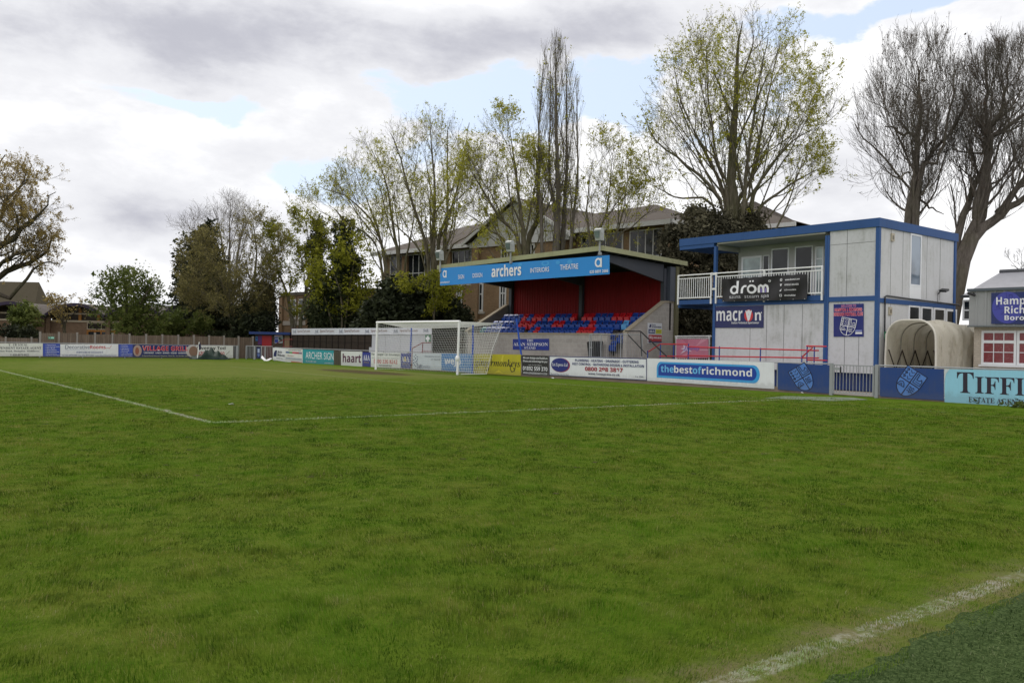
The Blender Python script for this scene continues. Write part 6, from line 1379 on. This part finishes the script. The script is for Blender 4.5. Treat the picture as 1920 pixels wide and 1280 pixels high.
# lopped plane trees at the right
po = dict(tp=.9, bigl=2, wob=2, levels=[dict(m=11, t0=.2, t1=1, ang=1.0, asd=.3, len=6.5, n=10, jit=.11, trop=.8, rr=.4, tap=.3, up=.2, min=.8, rmax=.08, rmin=.010), dict(m=9, t0=.1, t1=1, ang=.65, asd=.22, len=3.8, n=7, jit=.07, trop=.9, rr=.45, tap=.4, up=.35, rmin=.007, rmax=.022), dict(m=6, t0=.1, t1=1, ang=.5, asd=.2, len=1.7, n=4, jit=.09, trop=.6, rr=.6, tap=.4, up=.3, rmin=.006, rmax=.013), dict(m=2, t0=.3, t1=1, ang=.5, asd=.2, len=.6, n=2, jit=.1, trop=.2, rr=.8, min=.12, rmin=.005, rt=.8, rmax=.009)])
lf_bud = leafmat('dark_bud', [(.05, .03, .02), (.08, .05, .03), (.12, .08, .05)], .1)
tree('plane_tree', 'dark bare lopped tree standing straight behind the cabin roof', 47, (1700, 640), [
    ([(1698, 640), (1705, 420), (1715, 350), (1722, 260), (1724, 190), (1716, 110)], .26, .03, 0), ([(1705, 640), (1718, 370), (1745, 290), (1785, 245), (1812, 190)], .18, .03, 1.5), ([(1705, 640), (1722, 345), (1760, 300), (1778, 220), (1790, 120)], .13, .03, -2), ([(1712, 640), (1718, 300), (1690, 250), (1660, 235)], .14, .03, 2), ([(1708, 640), (1712, 360), (1680, 330), (1640, 300)], .07, .02, -2), ([(1705, 640), (1706, 390), (1740, 388), (1770, 402)], .1, .03, 1)],
    [(1712, 205, 106, 118), (1712, 285, 112, 115)], 41, po, bk_plane, lf_bud, 2600, .028, 0)
tree('plane_tree', 'massive dark leaning bare tree at the right edge above the slate roof', 46, (1760, 640), [
    ([(1750, 640), (1805, 480), (1842, 390), (1850, 300), (1852, 225)], .43, .09, 0), ([(1770, 640), (1812, 475), (1870, 410), (1920, 372), (1985, 330)], .32, .09, -1.5), ([(1750, 640), (1800, 430), (1820, 370), (1848, 300), (1846, 260)], .2, .08, 2), ([(1830, 410), (1852, 300), (1860, 260), (1905, 225), (1960, 190)], .2, .05, -1), ([(1846, 330), (1850, 250), (1850, 160), (1845, 100)], .14, .03, 2), ([(1850, 260), (1880, 190), (1895, 110)], .13, .03, -2), ([(1870, 400), (1925, 330), (1960, 250), (1985, 150)], .18, .03, 1)],
    [(1895, 205, 112, 112), (1900, 300, 125, 140), (1840, 220, 66, 112)], 42, po, bk_plane, lf_bud, 2600, .028, 0)
tree('small_tree', 'thin bare twigs of a distant tree above the slate roof at the right edge', 60, (1925, 640), [([(1925, 640), (1925, 560), (1915, 510), (1895, 495)], .12, .02, 0), ([(1925, 640), (1930, 540), (1940, 500)], .1, .02, 0)], [(1915, 505, 45, 26)], 43, mstyle(6, 5, 4, 2.2), bk_dark)
# oak at the far left
os_ = dict(bigl=2, wob=3, levels=[dict(m=9, t0=.15, t1=1, ang=.8, asd=.25, len=7, n=12, jit=.15, trop=.2, rr=.5, tap=.35, up=.05, min=1, rmax=.10, rmin=.015), dict(m=6, t0=.15, t1=1, ang=.75, asd=.25, len=3.6, n=7, jit=.18, trop=.2, rr=.5, tap=.4, rmin=.010, rmax=.035), dict(m=5, t0=.15, t1=1, ang=.7, asd=.25, len=1.6, n=4, jit=.2, trop=.15, rr=.6, rmin=.007, rmax=.016), dict(m=2, t0=.3, t1=1, ang=.7, asd=.25, len=.7, n=2, jit=.2, trop=.1, rr=.7, min=.15, rmin=.006, rt=.7, rmax=.009)])
tree('oak_tree', 'spreading oak with young brownish leaves reaching in from the left edge', 60, (-30, 640), [
    ([(-30, 640), (-35, 520), (-30, 420), (-20, 340), (10, 290)], .5, .05, 0), ([(-35, 640), (-25, 500), (30, 440), (70, 400), (105, 360)], .34, .04, -1), ([(-35, 640), (-20, 540), (40, 500), (75, 480), (97, 460), (92, 430)], .28, .05, 1.5), ([(-40, 640), (-20, 560), (20, 555), (60, 510), (95, 490), (110, 500)], .22, .03, -1), ([(-35, 640), (-30, 450), (5, 400), (40, 340), (60, 310)], .25, .04, 2), ([(-35, 640), (-10, 510), (30, 480), (60, 470), (120, 475)], .18, .03, -2)],
    [(-15, 405, 105, 112), (20, 365, 70, 66), (45, 470, 56, 38)], 51, os_, bk_dark, lf_oak, 14000, .045, .0)
# mid-left group
lf3 = mstyle(8, 7, 6, 4.5)
bushmass('bushy_tree', 'fresh green bushy tree in front of the curved roof building', 64, (240, 655), [(240, 565, 62, 62, 0), (215, 590, 45, 40, -1), (280, 590, 40, 45, 1), (240, 530, 45, 38, 0), (190, 560, 22, 20, 0), (290, 545, 18, 24, 0), (265, 612, 34, 26, 0)], 9000, .085, lf_green, 61, bk_dark, 'tree', [([(240, 655), (240, 600), (235, 540), (230, 505)], .18, .03, 0), ([(240, 655), (232, 600), (205, 560), (195, 545)], .12, .02, 1), ([(244, 655), (250, 600), (275, 550), (295, 525)], .12, .02, -1)], .44, kids='leaves')
cn = [(385, 600 - k * 22, 66 - k * 6.2, 20, 0) for k in range(9)] + [(372, 432, 12, 22, 0), (350, 500, 25, 60, 0), (345, 560, 28, 50, 0)]
bushmass('conifer_tree', 'dark pointed conifer rising behind the brown budding tree', 75, (390, 655), cn, 17000, .13, lf_dark, 62, bk_dark, 'tree', [([(390, 655), (385, 540), (375, 420)], .3, .03, 0)], .36, flat=.6, kids='needles')
for k, (cx, cy) in enumerate(()): pass
tree('bare_tree', 'bare grey twiggy tree top showing above the dark conifer', 80, (430, 640), [([(430, 640), (430, 500), (432, 380)], .25, .03, 0), ([(430, 640), (420, 480), (400, 390)], .2, .03, 1), ([(432, 640), (445, 480), (470, 400)], .2, .03, -1), ([(425, 640), (395, 500), (350, 430)], .15, .02, 0)], [(425, 440, 75, 68), (375, 460, 60, 50)], 63, mstyle(9, 8, 6, 6, .4), barkmat('grey_twig', (.16, .14, .12), (.22, .20, .18)))
tree('hawthorn_tree', 'wide olive brown budding tree with a pale forked trunk by the far corner', 69, (445, 660), [([(438, 660), (445, 610), (470, 560), (480, 480), (475, 420)], .3, .04, 0), ([(440, 660), (440, 600), (420, 540), (395, 480), (375, 450)], .2, .03, 1), ([(445, 660), (455, 600), (500, 540), (545, 500)], .18, .03, -1), ([(440, 660), (432, 600), (400, 560), (360, 540)], .16, .03, -1.5), ([(445, 660), (465, 590), (520, 560), (555, 540)], .14, .03, 1)],
     [(430, 505, 92, 98), (490, 462, 82, 62), (385, 520, 62, 66)], 64, dict(bigl=1, levels=[dict(m=10, t0=.25, t1=1, ang=.75, asd=.2, len=5, n=8, jit=.12, trop=.3, rr=.45, tap=.3, min=.6, rmax=.07), dict(m=8, t0=.1, t1=1, ang=.7, asd=.2, len=2.6, n=5, jit=.15, trop=.2, rr=.5, rmin=.012, rmax=.03), dict(m=7, t0=.1, t1=1, ang=.7, asd=.2, len=1.2, n=3, jit=.16, trop=.15, rr=.6, rmin=.009, rmax=.014)]), bk_haw, lf_brown, 20000, .05, .1, lclump=4, even=1)
bushmass('holly_bush', 'dark holly at the foot of the olive brown tree beside the hut', 69, (470, 660), [(472, 615, 38, 40, 0), (496, 600, 24, 44, 1), (494, 565, 24, 40, 2), (455, 635, 34, 22, 0), (484, 640, 30, 20, 0), (480, 610, 30, 26, -1), (470, 590, 30, 26, 1)], 19000, .11, lf_dark, 65, bk_dark, stems=[([(475, 660), (475, 610)], .1, .03, 0)], hole=.22, shell=.25)
tree('maple_tree', 'young yellow leaved maple with a forked trunk in front of the low school wing', 70, (555, 650), [([(552, 650), (548, 610), (540, 560), (520, 500), (510, 450)], .22, .03, 0), ([(560, 650), (565, 590), (575, 540), (580, 470), (570, 410)], .18, .03, 1), ([(556, 650), (552, 600), (520, 570), (490, 560)], .1, .02, -1), ([(562, 650), (570, 570), (600, 520), (615, 480)], .1, .02, 1)], [(545, 478, 58, 66), (568, 455, 52, 60)], 66, mstyle(8, 7, 5, 4.2), bk_maple, lf_yellow, 5200, .065, .3)
for k, (cx, w_, yt, lab) in enumerate(((597, 15, 408, 'ivy wrapped lopped trunk on the left of two'), (645, 21, 408, 'ivy wrapped lopped trunk on the right of two with short stubs'))):
    bushmass('ivy_covered_trunk', lab, 71, (cx, 650), [(cx, yt + 22 + j * 30, w_ * (.8 + .25 * (j % 2)) * (1 + .05 * j), 26, 0) for j in range(7)] + ([(cx - 18, 425, 6, 16, 0), (cx + 16, 424, 6, 16, 0), (cx + 28, 440, 5, 14, 0)] if k else [(cx - 18, 470, 8, 30, 0)]), 5200, .10, lf_ivy, 67 + k, bk_dark, 'tree', [([(cx, 650), (cx, 520), (cx - 1, yt + 4)], .32, .2, 0)], .30, kids='ivy')
bushmass('ivy_tree', 'large dark ivy clad tree with yellow green shoots beside the dark shelter', 66, (635, 650), [(628, 590, 52, 42, 0), (640, 545, 50, 42, 0), (660, 580, 30, 40, 1), (614, 560, 22, 40, 0), (650, 500, 34, 34, 0), (625, 615, 48, 20, 0)], 15000, .11, lf_ivy, 71, bk_dark, 'tree', [([(635, 650), (632, 580), (640, 500)], .3, .08, 0)], .33, kids='ivy')
bushmass('maple_shoots', 'yellow green maple foliage in front of the ivy clad tree', 64.5, (625, 650), [(625, 505, 62, 40, 0), (660, 470, 36, 45, 0), (604, 525, 26, 36, 0), (690, 540, 26, 36, 0), (640, 560, 60, 30, -1)], 5200, .085, lf_yellow, 72, bk_maple, 'tree', [([(640, 650), (640, 560), (620, 500)], .1, .03, 0), ([(640, 650), (655, 540), (670, 460)], .1, .02, 1), ([(636, 650), (610, 560), (585, 530)], .08, .02, 0)], .53, kids='leaves', nscale=1.1)
bushmass('yew_tree', 'broad black green yew behind the goal', 58, (780, 650), [(770, 585, 68, 42, 0), (720, 590, 48, 40, 0), (830, 592, 46, 38, 0), (745, 555, 40, 36, 0), (800, 560, 50, 34, 0), (860, 600, 26, 26, -1), (700, 615, 40, 24, 0), (800, 618, 70, 22, 0)], 22000, .12, lf_dark, 73, bk_dark, 'tree', [([(780, 650), (775, 580), (770, 530)], .3, .05, 0), ([(820, 650), (835, 590), (850, 570)], .2, .04, 0)], .30, flat=.5, kids='needles', droop=.2)
bushmass('maple_shoots', 'bright yellow green maple branch hanging over the black green yew', 55.5, (800, 650), [(800, 530, 62, 22, 0), (770, 528, 35, 20, 0), (845, 545, 36, 20, 0), (820, 570, 30, 14, 0), (795, 586, 22, 8, 0), (830, 515, 30, 12, 0)], 2800, .08, lf_yellow, 74, bk_maple, 'tree', [([(812, 650), (812, 560), (790, 530)], .07, .02, 0), ([(812, 650), (818, 560), (850, 540)], .06, .02, 0)], .50, kids='leaves', nscale=1.3)
bushmass('holly_tree', 'big dark brownish evergreen filling the gap between stand and cabin', 44, (1320, 650), [(1300, 480, 55, 62, 0), (1345, 450, 60, 58, 0), (1290, 560, 50, 70, 0), (1340, 560, 55, 75, 1), (1400, 440, 50, 44, 2), (1265, 455, 34, 36, 0), (1310, 425, 45, 38, 1), (1300, 610, 45, 40, 0)], 26000, .085, lf_holly, 75, bk_dark, 'tree', [([(1320, 650), (1318, 560), (1310, 430)], .3, .05, 0), ([(1325, 650), (1345, 540), (1370, 430)], .25, .05, 1)], .34, kids='leaves')
tree('small_tree', 'small bare tree against the brick wall of the curved roof building', 68, (120, 655), [([(120, 655), (121, 620), (118, 590), (125, 560)], .1, .02, 0), ([(120, 655), (121, 610), (100, 585), (92, 575)], .07, .02, 0), ([(121, 650), (123, 605), (145, 580), (155, 560)], .07, .02, 0)], [(122, 575, 40, 38)], 76, mstyle(7, 6, 4, 2.5), bk_dark, lf_oak, 500, .07)
for x, y, rx, ry, lf, nn, lab in ((355, 602, 42, 26, lf_green, 2200, 'thin light green shrub behind the fence between green tree and brown tree'), (315, 615, 30, 22, lf_green, 1500, 'low green shrub right of the bushy green tree behind the fence'), (20, 628, 22, 18, lf_dark, 1800, 'dark shrub behind the low fence at the left edge'), (58, 630, 26, 18, lf_dark, 1900, 'dark shrub behind the low fence next to the brick pier'), (50, 590, 28, 26, lf_green, 2200, 'green climber hanging on the left end of the curved roof building'), (405, 632, 18, 12, lf_ivy, 900, 'low dark shrub behind the timber fence left of the forked trunk')):
    bushmass('shrub', lab, 70 if y > 600 else 74, (x, 655), [(x, y, rx, ry, 0), (x - rx * .5, y + 8, rx * .6, ry * .7, 0), (x + rx * .5, y + 9, rx * .6, ry * .6, 0)], nn, .10, lf, 80 + x, bk_dark, 'shrub', [([(x, 655), (x, y)], .06, .02, 0)], .36)
# weeds along the foot of the boards
for x, y, s, lab in ((1697, 744, 1.0, 'low weed clump under the tilted shield on the right club board'), (1905, 764, .9, 'weed clump under the pale blue board at the right edge'), (1835, 757, .7, 'tall thin weeds below the pale blue lettering'), (1240, 718, .6, 'weeds at the joint of the two long white boards'), (1090, 708, .5, 'grass tuft under the left part of the plumbing board'), (436, 669, .6, 'weed at the end of the Sweeny Tod board'), (1130, 711, .5, 'grass tuft under the middle of the plumbing board')):
    c = G(x, y); rg = np.random.default_rng(x); root = thing('weed_clump', lab, 'weed', c, 'weeds along the boards'); n = 60
    P = c + np.c_[rg.normal(0, .2 * s, n), rg.normal(0, .2 * s, n), np.abs(rg.normal(0, .09 * s, n)) + .02]; P[:, 0] = np.maximum(P[:, 0], c[0] - .12)
    v, f = leafquads(P, .04, rg, 2, .03); mesh_np('weed_leaves', v, f, lf_green, root, np.clip(rg.normal(.3, .2, len(f)), 0, 1))

# ------------------------------------------------------------------ grass blades near the camera
def blades(name, zfar, n, pred, dens_pow, hgt, wid, mat, tonef, seed):
    rg = np.random.default_rng(seed)
    zz = np.linspace(2.6, zfar, 400); pdf = zz * (4 / zz) ** dens_pow * np.clip((zfar - zz) / (zfar * .35), 0, 1); cdf = np.cumsum(pdf); cdf /= cdf[-1]
    z = np.interp(rg.random(n), cdf, zz); x = rg.uniform(-.68, .68, n) * z; out_ = rg.random(n) < .24; x = np.where(out_, np.sign(x) * (.66 * z + rg.exponential(2.6, n)), x)
    f2 = np.array([f0, f1]); r2_ = np.array([f1, -f0]); XY = CAM[:2] + z[:, None] * f2 + x[:, None] * r2_
    ok = pred(XY); XY = XY[ok]; z = z[ok]; n = len(XY)
    h = hgt(XY, rg) ; w = wid * (z / 4) ** .7 * rg.uniform(.7, 1.3, n)
    ph = rg.uniform(0, 6.28, n); lean = np.abs(rg.normal(.35, .6, n)) * h; la = rg.uniform(0, 6.28, n) * .35 + vnoise(XY[:, 0], XY[:, 1], .8, 9) * 6.28
    b0 = np.c_[XY, np.full(n, .0)]; sd_ = np.c_[np.cos(ph) * w, np.sin(ph) * w, np.zeros(n)]; ld = np.c_[np.cos(la), np.sin(la), np.zeros(n)] * lean[:, None]
    mid = b0 + ld * .35 + np.c_[np.zeros((n, 2)), h * .6]; tip = b0 + ld + np.c_[np.zeros((n, 2)), h * np.sqrt(np.maximum(1 - (lean / h / 1.6) ** 2, .15))]
    v = np.stack([b0 - sd_, b0 + sd_, mid + sd_ * .8, mid - sd_ * .8, tip], 1).reshape(-1, 3); i = np.arange(n) * 5
    f = np.concatenate([np.c_[i, i + 1, i + 2], np.c_[i, i + 2, i + 3], np.c_[i + 3, i + 2, i + 4]]); tone = np.tile(tonef(XY, rg), 3)
    o = mesh_np(name, v, f, mat, None, tone); tag(o, kind='stuff'); return o
m, bb = newmat('grass_blade'); at = bb.n('ShaderNodeAttribute', attribute_name='tone'); rp_ = bb.n('ShaderNodeValToRGB'); e = rp_.color_ramp.elements
gc_ = [(.030, .056, .005), (.100, .155, .011), (.190, .232, .034), (.30, .26, .11), (.56, .56, .48)]
while len(e) < 5: e.new(.5)
for i, c in enumerate(gc_): e[i].position = i / 4; e[i].color = c + (1,)
m.node_tree.links.new(at.outputs['Fac'], rp_.inputs[0]); g = bb.n('ShaderNodeNewGeometry').outputs['Position']
hue = bb.ss(bb.noise(g, 1.3, 5, .65), .36, .64); tint = bb.mix(hue, (.66, 1.0, .45), (1.12, 1.0, 1.25))
mm_ = bb.n('ShaderNodeMix', data_type='RGBA', blend_type='MULTIPLY'); mm_.inputs[0].default_value = 1; m.node_tree.links.new(rp_.outputs[0], mm_.inputs[6]); m.node_tree.links.new(tint, mm_.inputs[7])
lf_grass = finish(m, bb, mm_.outputs[2], .75, .08, translucent=.4)
# small bare spots and stud marks in the turf
rgs = np.random.default_rng(77); sz_ = 3.2 + 26 * rgs.random(300) ** .8; sx_ = rgs.uniform(-.66, .66, 300) * sz_
SPOT = CAM[:2] + sz_[:, None] * np.array([f0, f1]) + sx_[:, None] * np.array([f1, -f0]); SPR = rgs.uniform(.008, .026, 300) * (1 + sz_ / 16)
ok_ = (sz_ > 8) & (SPOT[:, 1] < TL_Y - .1) & (SPOT[:, 0] > -1); SPOT, SPR = SPOT[ok_], SPR[ok_]
mb = MB(); soil = stainmat('bare_soil', (.050, .040, .018), (.035, .026, .014), 6, .6, .95, False, .5)
for p, q_ in zip(SPOT, SPR):
    k = 9; mb.add([(p[0] + q_ * rgs.uniform(.5, 2.2) * math.cos(t), p[1] + q_ * rgs.uniform(.5, 1.6) * math.sin(t), .004) for t in np.arange(k) * 2 * math.pi / k], [tuple(range(k))], soil)
tag(mb.build('bare_soil'), kind='stuff')
def spots(q):
    out = np.ones(len(q), bool)
    for p, r_ in zip(SPOT, SPR): out &= ((q - p) ** 2).sum(1) > (r_ * .7) ** 2
    return out
def gh(XY, rg): return (.012 + .028 * vnoise(XY[:, 0], XY[:, 1], 3.2, 21) * (.25 + vnoise(XY[:, 0], XY[:, 1], 6.5, 22) ** 1.5 * 1.3)) * rg.uniform(.6, 1.3, len(XY)) * np.where(np.abs(XY[:, 1] - TL_Y) < .3, .6, 1)
def gt(XY, rg):
    x, y = XY[:, 0], XY[:, 1]; t = .27 + .10 * (vnoise(x, y, 1.3, 31) - .5) + .40 * (vnoise(x, y, 4.5, 32) - .5) + .34 * (vnoise(x, y, 10, 35) - .5) + .14 * (vnoise(x, y, .35, 33) - .5) + rg.normal(0, .10, len(x))  # finer tone noise mixes random mottling with painted dark shadows of clumps
    dead = rg.random(len(x)) < .06; t[dead] = rg.uniform(.55, .75, dead.sum())
    e = np.abs(y - TL_Y); near = (e < .45) & (rg.random(len(x)) < .5 * (1 - e / .45) + .1); t[near] = rg.uniform(.35, .76, near.sum())
    ln = (e < .065) & (rg.random(len(x)) < 1.1 * vnoise(x, y, 2.5, 41) * (.2 + vnoise(x, y, 9, 42))); t[ln] = rg.uniform(.9, 1, ln.sum())
    pa = ((np.abs(x - PB_X) < .06) & (np.abs(y) < PB_Y)) | ((np.abs(y - PB_Y) < .06) & (x > 0) & (x < PB_X)); pa &= rg.random(len(x)) < .7; t[pa] = rg.uniform(.88, 1, pa.sum())
    return np.clip(t, 0, 1)
blades('grass', 34, 1080000, lambda q: spots(q) & (q[:, 1] < TL_Y + .22 + .15 * vnoise(q[:, 0], q[:, 1], 3, 4)) & (q[:, 0] > -2.6) & ~((np.abs(q[:, 1] - TL_Y - .05) < .28) & (vnoise(q[:, 0], q[:, 1], 4.2, 8) < .25)), 1.25, gh, .0012, lf_grass, gt, 91)
lf_turf = leafmat('turf_fibre', [(.018, .034, .009), (.055, .090, .026), (.13, .17, .066), (.28, .30, .18)], .2)
blades('turf_fibres', 12, 110000, lambda q: (q[:, 1] > TL_Y + .27 + .1 * vnoise(q[:, 0], q[:, 1], 3, 4)) & (q[:, 1] < 36.5), .8, lambda q, rg: rg.uniform(.010, .022, len(q)) + .006, .0022, lf_turf, lambda q, rg: np.clip(.05 + .55 * vnoise(q[:, 0], q[:, 1], 11, 5) + rg.normal(0, .16, len(q)), 0, 1), 92)
